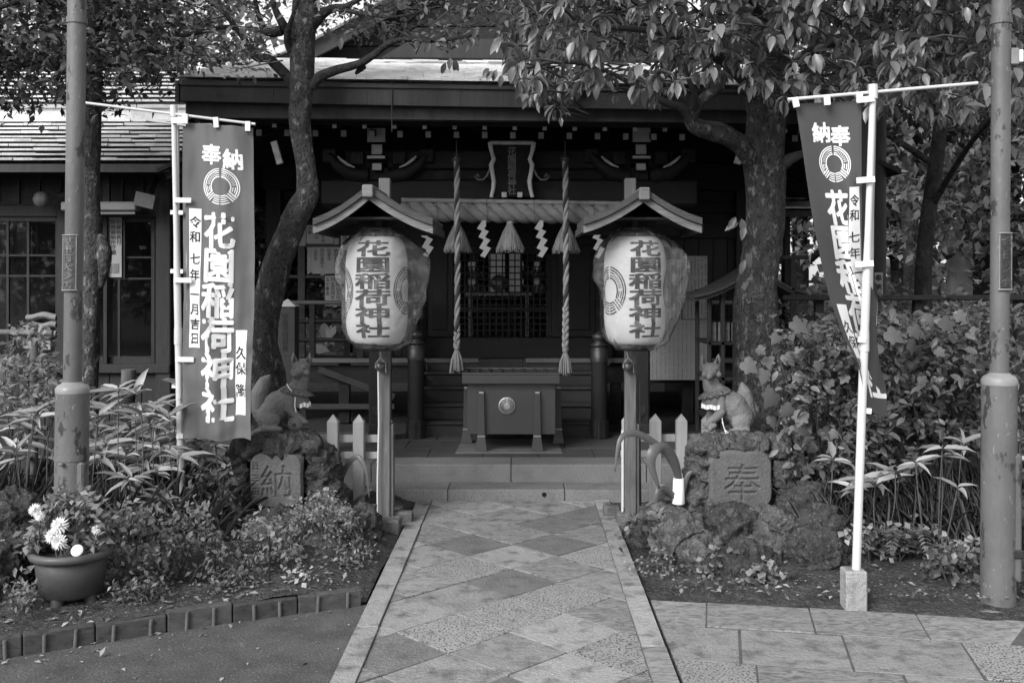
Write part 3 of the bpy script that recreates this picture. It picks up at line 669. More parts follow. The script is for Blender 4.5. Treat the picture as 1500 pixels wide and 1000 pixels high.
# main gable above the porch roof
def gy(t): return 3.78 + 1.55 * (t ** 1.0 * .55 + .45 * t ** 1.8)
main = hp('gable', MB().slab([(-2.5, 10.55, 3.7)] + [(lerp(-2.5, XS, k / 8), 10.55, gy(k / 8)) for k in range(1, 9)] + [(lerp(XS, 2.25, k / 8), 10.55, gy(1 - k / 8)) for k in range(1, 8)] + [(2.25, 10.55, 3.7)], (0, .06, 0)), D)
for sg in (-1, 1):
    P = [(XS + sg * lerp(2.5, 0, k / 10), 10.28, gy(k / 10)) for k in range(11)]
    mbv = MB()
    for p, q in zip(P, P[1:]):
        mbv.slab([p, q, (q[0], q[1], q[2] - .17), (p[0], p[1], p[2] - .17)], (0, .05, 0))
    hp('bargeboard', mbv, 'fascia', main)
    mbv = MB()
    for p, q in zip(P, P[1:]): mbv.slab([(p[0], 10.2, p[2] + .005), (q[0], 10.2, q[2] + .005), (q[0], 14.5, q[2] + .005), (p[0], 14.5, p[2] + .005)], (0, 0, .07))
    hp('main_roof', mbv, 'roof_shingle', main)
for i in range(6): z = 3.8 + i * .2; hw = 2.2 * (1 - (z - 3.75) / 1.6); hp('gable_board', MB().cbox(XS - hw, XS + hw, 10.5, 10.548, z, z + .19), D, main)
hp('roof_step', MB().slab([(-1.35, 9.75, 3.72), (2.4, 9.75, 3.68), (2.4, 9.75, 3.86), (-1.05, 9.75, 3.90)], (0, .08, 0)), 'fascia')
# side eave of the hall, right: descending rafters seen from below
for k in range(16):
    y = 8.7 + k * .28; hp('side_rafter', MB().bar((1.9, y, 2.95), (3.0, y, 2.45), .05, .06), D)
hp('side_soffit', MB().slab([(1.7, 8.4, 3.10), (3.1, 8.4, 2.47), (3.1, 13.4, 2.47), (1.7, 13.4, 3.10)], (0, 0, .04)), D)
for k in range(16):
    y = 8.9 + k * .28; hp('side_rafter', MB().bar((-2.1, y, 2.95), (-3.1, y, 2.5), .05, .06), D)
hp('side_soffit', MB().slab([(-1.9, 8.8, 3.10), (-3.15, 8.8, 2.52), (-3.15, 13.4, 2.52), (-1.9, 13.4, 3.10)], (0, 0, .04)), D)

# ------------------------------------------------------------- things inside and on the hall
for x, lab in ((-.6, 'dark tiered stand of small bottles behind the lattice door, nearest the pale rope with the round bell'), (.12, 'dark tiered stand of small bottles behind the lattice door, on the altar\'s far side')):
    t = thing('altar_stand', (x, 12.2, .86), ('dark tiered stand of small bottles inside the hall, left half of the lattice' if x < -.2 else 'dark tiered stand of small bottles inside the hall, right half of the lattice'), 'shelf', 'tiered altar stands')
    for k in range(4): obj('shelf', MB().box(x - .16, x + .16, 12.1 + .05 * k, 12.3 + .05 * k, 1.22 + .2 * k, 1.24 + .2 * k), 'interior', t)
    for sx in (-.15, .15): obj('upright', MB().box(x + sx - .012, x + sx + .012, 12.15, 12.4, .86, 1.9), 'interior', t)
    bm_ = MB().lathe([(.018, 0), (.018, .07), (.008, .09), (.008, .115)], n=8).mesh('bottle')
    for k in range(1, 4):
        for j in range(8):
            o = link('bottle', bm_, 'bottle'); o.location = (x - .135 + j * .039, 12.17 + .05 * k, 1.24 + .2 * k)
            setp(o, 'pale bottle on the %s row of the %s hand tiered stand inside the hall' % (('lowest', 'middle', 'top')[k - 1], 'left' if x < -.2 else 'right'), 'bottle', 'bottles on the altar stands')
t = thing('altar_table', (-.28, 11.6, .86), 'low altar table with slim legs seen through the lattice door', 'table')
obj('table_top', MB().cbox(-.66, .1, 11.45, 11.75, 1.42, 1.46), 'bottle', t)
for x in (-.6, .04):
    for y in (11.5, 11.7): obj('leg', MB().box(x - .02, x + .02, y - .02, y + .02, .86, 1.42), 'bottle', t)
setp(obj('mirror', MB().lathe([(.001, -.012), (.1, -.01), (.1, .01), (.001, .012)], n=24), 'gold'), 'small round mirror standing above the altar table in the dark hall', 'mirror')
bpy.data.objects['mirror'].matrix_basis = Matrix.Translation((-.28, 11.7, 1.563)) @ Matrix.Rotation(R(90), 4, 'X')

# notices and donor papers
def notice(x0, x1, y, z0, z1, label, rows=1, cols=6, parent=None, ln=12):
    if parent: s = obj('paper', MB().box(x0, x1, y, y + .004, z0, z1), 'notice_paper', parent); pa = s
    else: s = setp(obj('notice_sheet', MB().box(x0, x1, y, y + .004, z0, z1), 'notice_paper'), label, 'notice', 'notices on the hall'); pa = s
    mbn = MB(); chars = '金五十円也山田一同奉納者氏名会社平成日月年吉花園神'
    for r in range(rows):
        for c in range(cols):
            cw = (x1 - x0) / cols; rh = (z1 - z0) / rows; cxx = x1 - cw * (c + .5); n = random.randint(int(ln * .5), ln) if rows == 1 else ln
            for k in range(n):
                h = rh * .9 / ln; zc = z1 - r * rh - rh * .05 - h * (k + .5); sz = min(cw * .8, h * .92)
                if sz > .022:
                    letters(mbn, random.choice(chars), lambda u, v: (cxx + u * sz, y - .0015, zc + v * sz), .01)
                elif random.random() < .8: mbn.add([(cxx - sz * .27, y - .0015, zc - h * .26), (cxx + sz * .27, y - .0015, zc - h * .26), (cxx + sz * .27, y - .0015, zc + h * .24), (cxx - sz * .27, y - .0015, zc + h * .24)], [(0, 1, 2, 3)])
    o = obj('lettering', mbn, 'notice_ink', pa)
Yn = 10.08
bd = thing('donor_board', (PX(470, Yn), Yn, .84), 'dark frame of pale donor papers with columns of brush lettering beside the spotted tree', 'notice board')
obj('frame', MB().box(PX(523, Yn), PX(526, Yn), Yn + .01, Yn + .06, .84, 2.45).box(PX(436, Yn), PX(446, Yn), Yn + .01, Yn + .06, .84, 2.45).box(PX(421, Yn), PX(526, Yn), Yn + .02, Yn + .05, PZ(362, Yn), PZ(356, Yn)).box(PX(414, Yn), PX(526, Yn), Yn + .02, Yn + .05, PZ(407, Yn), PZ(403, Yn)), 'step_wood', bd)
for (xa, ya, xb, yb, c, l) in ((425, 330, 448, 360, 2, 4), (449, 330, 488, 357, 4, 4), (489, 333, 496, 358, 1, 3), (499, 342, 522, 366, 2, 3), (457, 362, 497, 401, 4, 6), (476, 404, 499, 448, 3, 6)):
    notice(PX(xa, Yn), PX(xb, Yn), Yn, PZ(yb, Yn), PZ(ya, Yn), '', 1, c, bd, l)
obj('white_curtain', MB().slab([(PX(449, Yn), Yn + .03, PZ(402, Yn)), (PX(449, Yn), Yn + .03, PZ(362, Yn)), (PX(456, Yn), Yn + .03, PZ(362, Yn)), (PX(456, Yn), Yn + .03, PZ(398, Yn))], (0, .01, 0)), 'notice_paper', bd)
for i, (xa, ya, xb, yb, rws, cl, ln, lab) in enumerate(((1000, 375, 1036, 467, 3, 7, 9, 'grey sheet of fine print in three blocks beside the wrapped lantern'), (948, 380, 998, 500, 4, 9, 9, 'grey sheet of fine print mostly hidden behind the wrapped lantern'), (952, 468, 1040, 556, 5, 14, 8, 'wide low sheet of tiny print hanging behind the bright fox'))):
    notice(PX(xa, 9.84), PX(xb, 9.84), 9.84 - .012 * i, PZ(yb, 9.84), PZ(ya, 9.84), lab, rws, cl, None, ln)

# hanging name plaque
t = thing('name_plaque', (XS, 8.78, 2.3), 'dark name plaque in a carved pale frame hung above the straw rope', 'plaque')
Yp = 8.72; tilt = .22
def pq(x, z, d=0): return Vector((PX(x, Yp), Yp - (PZ(z, Yp) - 2.28) * tilt - d, PZ(z, Yp)))
obj('panel', MB().slab([pq(721, 214), pq(779, 214), pq(776, 288), pq(724, 288)], (0, .03, 0)), 'near_black', t)
for sg in (-1, 1):
    pts = [(32, 211), (31, 218), (29, 226), (26, 235), (30, 243), (28, 255), (26, 266), (27, 277), (30, 289)]
    obj('frame', MB().tube([pq(750 + sg * x, y, .012) for x, y in pts], [.018, .02, .017, .02, .022, .018, .02, .018, .016], 8, jit=.25), 'pale_paint', t)
    obj('cloud_scroll', MB().tube([pq(750 + sg * x, y, .0) for x, y in ((31, 246), (36, 258), (42, 264), (50, 264), (54, 259), (50, 256), (48, 260))] , .009, 8), 'edge_paint', t)
    obj('frame_foot', MB().slab([pq(750 + sg * 8, 282, .015), pq(750 + sg * 15, 282, .015), pq(750 + sg * 15, 289, .015), pq(750 + sg * 8, 289, .015)], (0, .04, 0)), 'pale_paint', t)
obj('frame', MB().tube([pq(x, 212, .012) for x in range(718, 784, 8)], .016, 8, jit=.3), 'pale_paint', t)
mbn = MB()
for k, ch in enumerate('花園稲荷神社'): letters(mbn, ch, lambda u, v: pq(750 + u * 12, 223 + k * 11.3 - v * 11, .004), .02)
obj('lettering', mbn, 'plate_metal', t)

# bamboo bar and straw rope across the porch
def rp(x): return 293.5 + (x - 600) * .0165
setp(obj('bamboo_pole', MB().tube([W(x, rp(x), 8.72) for x in range(588, 916, 8)], [.021 if k % 5 else .023 for k in range(41)], 12), 'straw'), 'thin bamboo pole tied level above the twisted straw rope', 'pole')
rope = thing('straw_rope', W(750, 310, 8.7), 'thick twisted straw rope stretched across the shrine porch', 'rope')
for s in range(3):
    P = []
    for k in range(150):
        x = lerp(590, 916, k / 149); a_ = k / 149 * 2 * math.pi * 5.6 + s * 2 * math.pi / 3; c = W(x, rp(x) + 16.5, 8.72)
        P.append(c + Vector((0, math.cos(a_), math.sin(a_))) * .041)
    obj('strand', MB().tube(P, .047, 14, jit=.12), 'straw_rope', rope)
for x in (713, 782, 870, 640): obj('binding', MB().bar(W(x, 292, 8.62), W(x + 1, 325, 8.62), .004, .004), 'rope_dark', rope)
def tassel(x, y, lab):
    t = thing('straw_tassel', W(x, y, 8.7), lab, 'tassel', 'straw tassels on the rope'); c = W(x, 0, 8.7); z1, z0 = PZ(y, 8.7), PZ(y + 47, 8.7)
    obj('tie', MB().lathe([(.026, z1), (.03, z1 - .02), (.026, z1 - .05)], (c.x, c.y, 0), 14), 'straw', t)
    mbt = MB(); rnd_ = random.Random(x)
    mbt.lathe([(.025, z1 - .04), (.06, z1 - .12), (.1, z0 + .06), (.108, z0 + .012), (.08, z0 + .006)], (c.x, c.y, 0), 30, fn=lambda a_, z: 1 + .05 * math.sin(a_ * 9) + .03 * math.sin(a_ * 17 + z * 20))
    for k in range(150):
        a_ = rnd_.uniform(0, 6.28); r1 = .104 + rnd_.uniform(-.012, .02); a2 = a_ + rnd_.uniform(-.15, .15)
        P = [(c.x + math.cos(a_) * .026, c.y + math.sin(a_) * .026, z1 - .04), (c.x + math.cos(a_) * .066, c.y + math.sin(a_) * .066, z1 - .12), (c.x + math.cos(a2) * r1, c.y + math.sin(a2) * r1, z0 + rnd_.uniform(-.012, .02))]
        mbt.tube(P, [.003, .004, .004], 4)
    obj('straw_skirt', mbt, 'tassel_straw', t)
tassel(670, 322, 'straw tassel hanging behind the bell rope nearest the trunk with lichen'); tassel(747, 322, 'middle straw tassel hanging clear under the name plaque'); tassel(829, 323, 'straw tassel hanging behind the bell rope farthest from the spotted tree')
def shide(x, y, lab, sc_=1.):
    O_ = [(315, 632), (277, 690), (312, 706), (287, 750), (325, 766), (292, 826), (325, 842), (299, 880), (332, 893), (375, 826), (341, 810), (370, 770), (332, 750), (360, 710), (328, 694), (340, 670), (340, 632)]
    t = MB().slab([W(x + (p - 312) / 4.76, y + (q - 634) / 4.76, 8.6) for p, q in O_], (0, .002, 0))
    setp(obj('paper_streamer', t, 'shide_paper'), lab, 'paper streamer', 'zigzag paper streamers')
shide(706, 323, 'zigzag folded paper streamer between the first and middle straw tassels'); shide(790, 323, 'zigzag folded paper streamer between the middle tassel and the last bell rope'); shide(873, 324, 'zigzag paper streamer half hidden beside the roof of the turned lantern'); shide(622, 322, 'zigzag paper streamer half hidden beside the bagged lantern facing straight')
# bell ropes
def bellrope(x, lab, ybr, yend, blab):
    Yb = 8.5; t = thing('bell_rope', W(x, 226, Yb), lab, 'bell rope', 'bell ropes of the shrine')
    def c(y): return W(x + 3.5 * math.sin((y - 230) / 320 * 2.2) - (y - 230) * .012, y, Yb)
    for s in range(3):
        P = [c(y) + Vector((math.cos(-y * .135 + s * 2.094), math.sin(-y * .135 + s * 2.094), 0)) * .0125 for y in range(236, ybr, 2)]
        obj('strand', MB().tube(P, .0145, 8), 'rope_dark' if s == 0 else 'rope_pale', t)
    for s in range(3):
        P = [c(y) + Vector((math.sin(y * .2 + s * 2.094) * .016, math.sin(y * .4 + s * 4.19) * .009, 0)) for y in range(ybr - 2, yend - 36, 2)]
        obj('braid_strand', MB().tube(P, .0135, 8, jit=.1), 'rope_pale', t)
    mbt = MB(); b = c(yend - 38); rr = random.Random(x)
    mbt.tube([c(yend - 40), c(yend - 34)], .024, 12)
    for k in range(38):
        a_ = rr.uniform(0, 6.28); e = c(yend + rr.uniform(-6, 2)) + Vector((math.cos(a_) * .06, math.sin(a_) * .05, 0)) * rr.uniform(.4, 1); m_ = b.lerp(e, .5) + Vector((math.cos(a_), math.sin(a_), 0)) * .012
        mbt.tube([b, m_, e], [.006, .008, .006], 5)
    obj('tassel_end', mbt, 'rope_pale', t)
    obj('hook', MB().tube([c(205), c(228)], .005, 6), 'bronze', t)
    setp(obj('bell', MB().lathe([(.004, 0), (.03, .006), (.047, .035), (.047, .05), (.03, .085), (.012, .1), (.006, .11)], W(x, 241, 8.54), 20), 'bronze'), blab, 'bell', 'dark bells above the ropes')
bellrope(669, 'twisted two-tone bell rope hanging before the edge of the lattice, ending by the box lid', 488, 545, 'small dark bell over the rope nearest the spotted tree'); bellrope(828, 'twisted two-tone bell rope with a long frayed braid, farther from the spotted tree', 452, 549, 'small dark bell over the rope with the long braid')

# offertory box
Yo = 8.26
bx_ = thing('offertory_box', (PX(749, Yo), 8.5, .212), 'plain grey offertory box on splayed legs with a round gold crest', 'offertory box')
xa, xb = PX(684, Yo), PX(814, Yo)
bev(obj('body', MB().box(xa, xb, 8.3, 8.72, PZ(636, 8.3), PZ(561, 8.3)), 'box_paint', bx_), .004)
la, lb = PX(677, Yo), PX(820, Yo)
lid = bev(obj('lid', MB().box(la, lb, 8.25, 8.77, PZ(562, 8.25), PZ(549, 8.25) - .004).box(la, lb, 8.25, 8.285, PZ(549, 8.25) - .003, PZ(546, 8.25)).box(la, lb, 8.735, 8.77, PZ(549, 8.25) - .003, PZ(546, 8.25)), 'box_paint', bx_), .004)
for k in range(9): x = lerp(la + .02, lb - .02, k / 8); obj('lid_slat', MB().box(x - .015, x + .015, 8.286, 8.734, PZ(549, 8.25) - .003, PZ(547, 8.25)), 'box_paint', lid)
for px, y in ((705, 8.27), (787, 8.27), (683, 8.66), (817, 8.66)):
    x = PX(px, y) if y < 8.5 else PX(px - (3 if px < 750 else -3), 8.3)
    o = bev(obj('leg', MB().add([(x - .023, y - .005, .70), (x + .023, y - .005, .70), (x + .023, y + .03, .70), (x - .023, y + .03, .70), (x - .03, y - .012, .34), (x + .03, y - .012, .34), (x + .03, y + .035, .34), (x - .03, y + .035, .34), (x - .05, y - .025, .222), (x + .05, y - .025, .222), (x + .05, y + .045, .222), (x - .05, y + .045, .222)], [(0, 1, 2, 3), (0, 4, 5, 1), (1, 5, 6, 2), (2, 6, 7, 3), (3, 7, 4, 0), (4, 8, 9, 5), (5, 9, 10, 6), (6, 10, 11, 7), (7, 11, 8, 4), (11, 10, 9, 8)]), 'box_paint', bx_), .003)
    obj('leg_band', MB().box(x - .0315, x + .0315, y - .0135, y + .036, .337, .345), 'gold', o); obj('leg_cap', MB().box(x - .018, x + .018, y - .007, y - .004, .685, .698), 'gold', o)
cc_ = W(742.5, 594, 8.29); med = obj('crest_medallion', MB().lathe([(.069, 0), (.069, .012), (.064, .016), (.001, .018)], n=40), 'gold', bx_)
med.matrix_parent_inverse = Matrix.Translation(-bx_.location) @ Matrix.Translation((cc_.x, 8.302, cc_.z)) @ Matrix.Rotation(R(90), 4, 'X')
mbn = MB(); crest(mbn, lambda x, y: (x * .058, y * .058, .0195)); obj('crest', mbn, 'plate_metal', med)
setp(obj('stone_pad', MB().prism([(la - .05, 8.2), (lb + .02, 8.2), (lb + .0, 8.85), (la - .04, 8.85)], .2115, .2215, .003), 'grey_wood_flat'), 'thin worn board lying under the offertory box legs', 'board')
setp(obj('backboard', MB().cbox(PX(702, 9.0), PX(766, 9.0), 8.98, 9.02, .215, PZ(526, 9.0)), D), 'dark upright board standing on the floor behind the offertory box', 'board')
# =================================================================== OFFICE BUILDING (left) AND OUTBUILDING (right)
off = thing('shrine_office', (-4.6, 9.4, 0), 'low dark timber office with sliding glass windows and a shingled roof behind the bamboo grass', 'office building')
YO = 9.4
def op(name, mb, m, parent=None, **kw): return obj(name, mb, m, parent or off, **kw)
xr, xl = PX(252, YO), -7.5
x = xl
while x < xr - .05: op('wall_plank', MB().cbox(x, x + .145, YO, YO + .03, -.05, PZ(546, YO), .006), 'office_wood'); x += .148
op('sill', MB().cbox(xl, xr, YO - .06, YO + .06, PZ(546, YO), PZ(533, YO), .008), 'office_wood')
op('corner_post', MB().cbox(xr - .14, xr, YO - .04, YO + .1, -.05, 2.7, .01), 'office_wood'); op('inner_post', MB().cbox(PX(85, YO), PX(98, YO), YO - .03, YO + .08, .8, 2.4, .01), 'office_wood')
op('head_beam', MB().cbox(xl, xr, YO - .02, YO + .08, PZ(318, YO), PZ(300, YO), .01), 'office_wood'); op('transom_wall', MB().box(xl, xr, YO + .02, YO + .06, PZ(300, YO), 2.75), 'frame_dark')
for k in range(24): x = xl + k * .19; op('transom_batten', MB().box(x, x + .02, YO - .0, YO + .02, PZ(298, YO), PZ(262, YO)), 'office_wood')
def window(xa, xb, vert, hor, Yw):
    za, zb = PZ(533, Yw), PZ(318, Yw); X = [PX(v, Yw) for v in (xa, xb)]; f = op('window', MB().cbox(X[0], X[0] + .035, Yw - .02, Yw + .02, za, zb, .004).cbox(X[1] - .035, X[1], Yw - .02, Yw + .02, za, zb, .004).box(X[0] + .035, X[1] - .035, Yw - .018, Yw + .018, zb - .04, zb).box(X[0] + .035, X[1] - .035, Yw - .018, Yw + .018, za, za + .07), 'office_wood')
    xs = [X[0] + .035] + [PX(v, Yw) for v in vert] + [X[1] - .035]; zs_ = [za + .07] + [PZ(v, Yw) for v in hor] + [zb - .04]
    for v in xs[1:-1]: op('muntin', MB().box(v - .011, v + .011, Yw - .014, Yw + .014, za + .07, zb - .04), 'office_wood', f)
    for h in zs_[1:-1]: op('muntin', MB().box(xs[0], xs[-1], Yw - .012, Yw + .012, h - .009, h + .009), 'office_wood', f)
    for p, q in zip(xs, xs[1:]):
        for r_, s_ in zip(zs_, zs_[1:]): op('pane', MB().box(p + .011, q - .011, Yw - .002, Yw + .002, r_ + .009, s_ - .009), 'window_glass', f)
window(-60, 88, (-22, 12, 42), (404, 374), YO + .02); window(-215, -62, (-180, -138, -100), (404, 374), YO + .02); window(97, 158, (143,), (408, 377), YO + .02); window(152, 228, (175,), (408, 377), YO + .07)
op('inner_wall', MB().box(xl, xr, 12.4, 12.46, 0, 2.8), 'interior'); op('inner_floor', MB().box(xl, xr, YO + .1, 12.4, .1, .16), 'interior'); op('inner_ceiling', MB().box(xl, xr, YO + .1, 12.4, 2.74, 2.78), 'interior'); op('end_wall', MB().box(xr - .05, xr, YO + .1, 12.4, -.05, 2.75), 'office_wood')
op('counter', MB().cbox(xl, xr - .1, YO + .25, YO + .8, .72, .76, .005), 'step_wood'); op('soffit', MB().slab([(xl, 8.86, 2.56), (xr + .16, 8.86, 2.56), (xr + .16, 9.5, 2.80), (xl, 9.5, 2.80)], (0, 0, .02)), 'frame_dark')
op('eave_edge', MB().box(xl, xr + .17, 8.84, 8.87, 2.53, 2.60), 'fascia')
orf = op('roof', MB().slab([(xl, 8.86, 2.585), (xr + .17, 8.86, 2.585), (xr + .17, 10.42, 3.19), (xl, 10.42, 3.19)], (0, 0, .015)), 'fascia')
for i in range(10):
    y0, y1 = lerp(8.82, 10.4, i / 10), lerp(8.82, 10.4, (i + 1) / 10); op('shingle_course', course(xl, xr + .18, y0, y1, 2.598 + (y0 - 8.82) * .388, 2.598 + (y1 - 8.82) * .388, .055, amp=.006), 'office_tile', orf, kind='stuff')
op('flashing', MB().box(xl, xr + .12, 10.36, 10.42, 3.2, 3.34), 'office_tile'); op('flashing_edge', MB().box(xl, xr + .12, 10.33, 10.42, 3.335, 3.36), 'pale_paint')
up = op('upper_roof', MB().slab([(xl, 10.42, 3.36), (xr + .1, 10.42, 3.36), (xr - .55, 12.0, 4.0), (xl, 12.0, 4.0)], (0, 0, .02)), 'office_tile')
for i in range(8): y0, y1 = lerp(10.4, 12, i / 8), lerp(10.4, 12, (i + 1) / 8); op('shingle_course', course(xl, xr + .1 - .42 * (y0 - 10.4), y0, y1, 3.38 + (y0 - 10.4) * .405, 3.38 + (y1 - 10.4) * .405, .05), 'office_tile', up, kind='stuff')
hipm = MB()
for i in range(6): t = i / 6; hipm.tube([(lerp(xr + .1, xr - .55, t), lerp(10.42, 12, t), lerp(3.44, 4.08, t)), (lerp(xr + .1, xr - .55, t + .15), lerp(10.42, 12, t + .15), lerp(3.46, 4.1, t + .15))], .06, 10)
op('hip_ridge', hipm, 'office_tile', up)
op('ridge_end_tile', MB().cbox(PX(180, 11), PX(196, 11), 10.95, 11.15, PZ(150, 11), PZ(127, 11), .02).cbox(PX(196, 11), PX(208, 11), 10.98, 11.15, PZ(155, 11), PZ(133, 11), .02), 'office_tile', up)
ps = setp(obj('poster', MB().box(PX(147, YO + .05), PX(179, YO + .05), YO + .035, YO + .045, PZ(406, YO), PZ(317, YO)), 'plaster'), 'framed calligraphy poster standing upright in the office window beside the mossy trunk', 'poster')
mbn = MB()
for c, (cx_, n_) in enumerate(((172, 5), (164, 7), (156, 6))):
    for k in range(n_): letters(mbn, random.choice('社務所御守祈願受付奉納'), lambda u, v: (PX(cx_ + u * 7, YO), YO + .033, PZ(325 + k * 7.4 - v * 7, YO)), .012)
obj('lettering', mbn, 'notice_ink', ps); obj('frame', MB().box(PX(145, YO), PX(147.3, YO), YO + .03, YO + .05, PZ(407, YO), PZ(315, YO)).box(PX(178.7, YO), PX(181, YO), YO + .03, YO + .05, PZ(407, YO), PZ(315, YO)), 'frame_dark', ps)
for px in (158, 168): obj('amulet_print', MB().box(PX(px - 4, YO), PX(px + 4, YO), YO + .03, YO + .034, PZ(400, YO), PZ(386, YO)), 'post_paint', ps)
for (x0_, x1_, y1_, lab) in ((-12, 10, 384, 'pale paper blind behind the office pane at the very edge of the photo'), (14, 41, 384, 'pale paper blind hanging behind the second office pane'), (45, 49, 384, 'narrow pale strip of blind behind the office window')):
    setp(obj('paper_blind', MB().box(PX(x0_, YO), PX(x1_, YO), YO + .08, YO + .085, PZ(y1_, YO), PZ(322, YO)), 'notice_paper'), lab, 'blind', 'blinds in the office window')
fx = thing('tube_light', (PX(150, 9.2), 9.2, 2.2), 'unlit white fluorescent tube fitting under the dark office eave', 'light fitting')
obj('housing', MB().cbox(PX(92, 9.2), PX(202, 9.2), 9.15, 9.28, PZ(309, 9.2), PZ(296, 9.2), .012), 'appliance', fx); obj('tube', MB().tube([W(96, 312, 9.2), W(198, 312, 9.2)], .015, 10), 'plaster', fx); obj('mount', MB().box(PX(150, 9.2), PX(160, 9.2), 9.2, 9.24, PZ(296, 9.2), 2.6), 'frame_dark', fx)
sp = thing('loudspeaker', W(215, 295, 9.1), 'small grey box loudspeaker tilted down beside the fluorescent fitting', 'loudspeaker'); c = W(215, 294, 9.1)
obj('box', MB().obox(c, Vector((.085, 0, -.02)), (0, .06, 0), Vector((.012, 0, .06))), 'edge_paint', sp); obj('bracket', MB().bar(c + Vector((0, .05, .03)), c + Vector((.0, .28, .25)), .03, .03), 'frame_dark', sp)
bl = thing('eave_lantern', W(62, 292, 9.2), 'small round cloth-wrapped lamp hanging in the dark office eave', 'lamp'); obj('globe', MB().lathe([(.02, -.07), (.06, -.05), (.075, 0), (.06, .05), (.02, .07)], W(62, 292, 9.2), 18, fn=lambda a_, z: 1 + .08 * math.sin(a_ * 6)), 'edge_paint', bl); obj('cord', MB().tube([W(62, 283, 9.2), W(62, 250, 9.2)], .006, 6), 'frame_dark', bl)
bt = thing('folded_blankets', W(75, 490, 9.55), 'three folded pale blankets stacked on the office counter behind the bamboo rail', 'blankets')
for k in range(3):
    P = [(PX(52 - k * 1.5 + 3 * math.sin(k * 2), 9.5), 0), (PX(90, 9.5), 0)]; z = PZ(489 - 13 * k, 9.5)
    obj('blanket', MB().grid(lambda u, v: (lerp(P[0][0], P[1][0], (.5 - .5 * math.cos(v * 2 * math.pi)) * .5 + .0 if False else 0) if False else P[0][0] + (P[1][0] - P[0][0]) * u, 9.5 + .13 * math.cos(v * 2 * math.pi), z + .042 * math.sin(v * 2 * math.pi) + .012 * math.sin(u * 7 + k * 2)), 16, 18), 'blanket', bt)
bxx = thing('carton', W(70, 498, 9.48), 'pale cardboard carton with a printed label standing under the folded blankets', 'carton'); obj('side', MB().cbox(PX(52, 9.5), PX(92, 9.5), 9.42, 9.7, .76, PZ(492, 9.5), .004), 'edge_paint', bxx); obj('print_label', MB().box(PX(57, 9.5), PX(80, 9.5), 9.415, 9.419, PZ(511, 9.5), PZ(498, 9.5)), 'notice_paper', bxx)
# outbuilding with plaster panels, right
ob = thing('outbuilding', (2.6, 11.2, 0), 'half timbered outbuilding with pale plaster panels between dark posts behind the lichened trunk', 'building'); Yb_ = 11
for (xa_, ya_, xb_, yb_) in ((1038, 340, 1056, 374), (1067, 340, 1102, 374), (1038, 388, 1056, 420), (1067, 388, 1102, 420), (1106, 340, 1150, 374)): obj('plaster_panel', MB().box(PX(xa_ - 2, Yb_), PX(xb_ + 2, Yb_), Yb_, Yb_ + .05, PZ(yb_ + 2, Yb_), PZ(ya_ - 2, Yb_)), 'plaster', ob)
for px in (1034, 1061, 1104, 1152): obj('timber_post', MB().cbox(PX(px - 4.5, Yb_), PX(px + 4.5, Yb_), Yb_ - .04, Yb_ + .1, -.05, 2.6, .006), 'frame_dark', ob)
for py, h in ((334, 5), (381, 6), (424, 4)): obj('timber_rail', MB().cbox(PX(1030, Yb_), PX(1156, Yb_), Yb_ - .025, Yb_ + .08, PZ(py + h, Yb_), PZ(py - h, Yb_), .006), 'frame_dark', ob)
obj('lower_wall', MB().box(PX(1030, Yb_), PX(1156, Yb_), Yb_ + .01, Yb_ + .06, -.05, PZ(429, Yb_)), 'office_wood', ob); obj('side_wall', MB().box(PX(1030, Yb_), PX(1030, Yb_) + .05, Yb_ + .1, 14, -.05, 2.6), 'office_wood', ob)
orr = obj('roof', MB().slab([(1.7, 10.5, 2.25), (3.3, 10.5, 2.25), (3.3, 14, 3.3), (1.7, 14, 3.3)], (0, 0, .06)), 'fascia', ob)
for i in range(8): y0, y1 = 10.45 + i * .44, 10.45 + (i + 1) * .44; obj('shingle_course', course(1.68, 3.32, y0, y1, 2.31 + (y0 - 10.45) * .3, 2.31 + (y1 - 10.45) * .3, .03), 'office_tile', orr, kind='stuff')
# small roofed rack in front of it
rk = thing('roofed_rack', (PX(1085, 8.7), 8.7, 0), 'small roofed timber rack with a curved dark bark roof behind the bright fox', 'rack'); Yr = 8.6
mbr = MB(); Pr = [(1016, 436), (1035, 432), (1058, 424), (1085, 410), (1110, 394), (1135, 410), (1160, 424), (1185, 432)]
for (p, q) in zip(Pr, Pr[1:]): mbr.slab([W(*p, Yr), W(*q, Yr), W(q[0], q[1] + 6, Yr), W(p[0], p[1] + 6, Yr)], (0, .8, 0))
obj('roof', mbr, 'lantern_roof_wood', rk)
for (p, q) in zip(Pr, Pr[1:]): obj('bark_layer', MB().slab([W(p[0], p[1] - 3, Yr - .03), W(q[0], q[1] - 3, Yr - .03), W(q[0], q[1] + .5, Yr - .03), W(p[0], p[1] + .5, Yr - .03)], (0, .86, 0)), 'lantern_roof_wood', rk)
for px in (1042, 1062, 1080, 1140):
    for y in (Yr + .1, Yr + .7): obj('post', MB().cbox(PX(px - 3, Yr), PX(px + 3, Yr), y - .02, y + .02, -.05, PZ(425, Yr), .004), 'office_wood', rk)
for z in (1.05, .75, .4): obj('shelf', MB().box(PX(1040, Yr), PX(1145, Yr), Yr + .08, Yr + .7, z, z + .025), 'office_wood', rk)
for k in range(9): obj('wooden_tablet', MB().box(PX(1046 + k * 10, Yr), PX(1053 + k * 10, Yr), Yr + .12, Yr + .135, 1.08, 1.24), 'grey_wood_flat', rk)

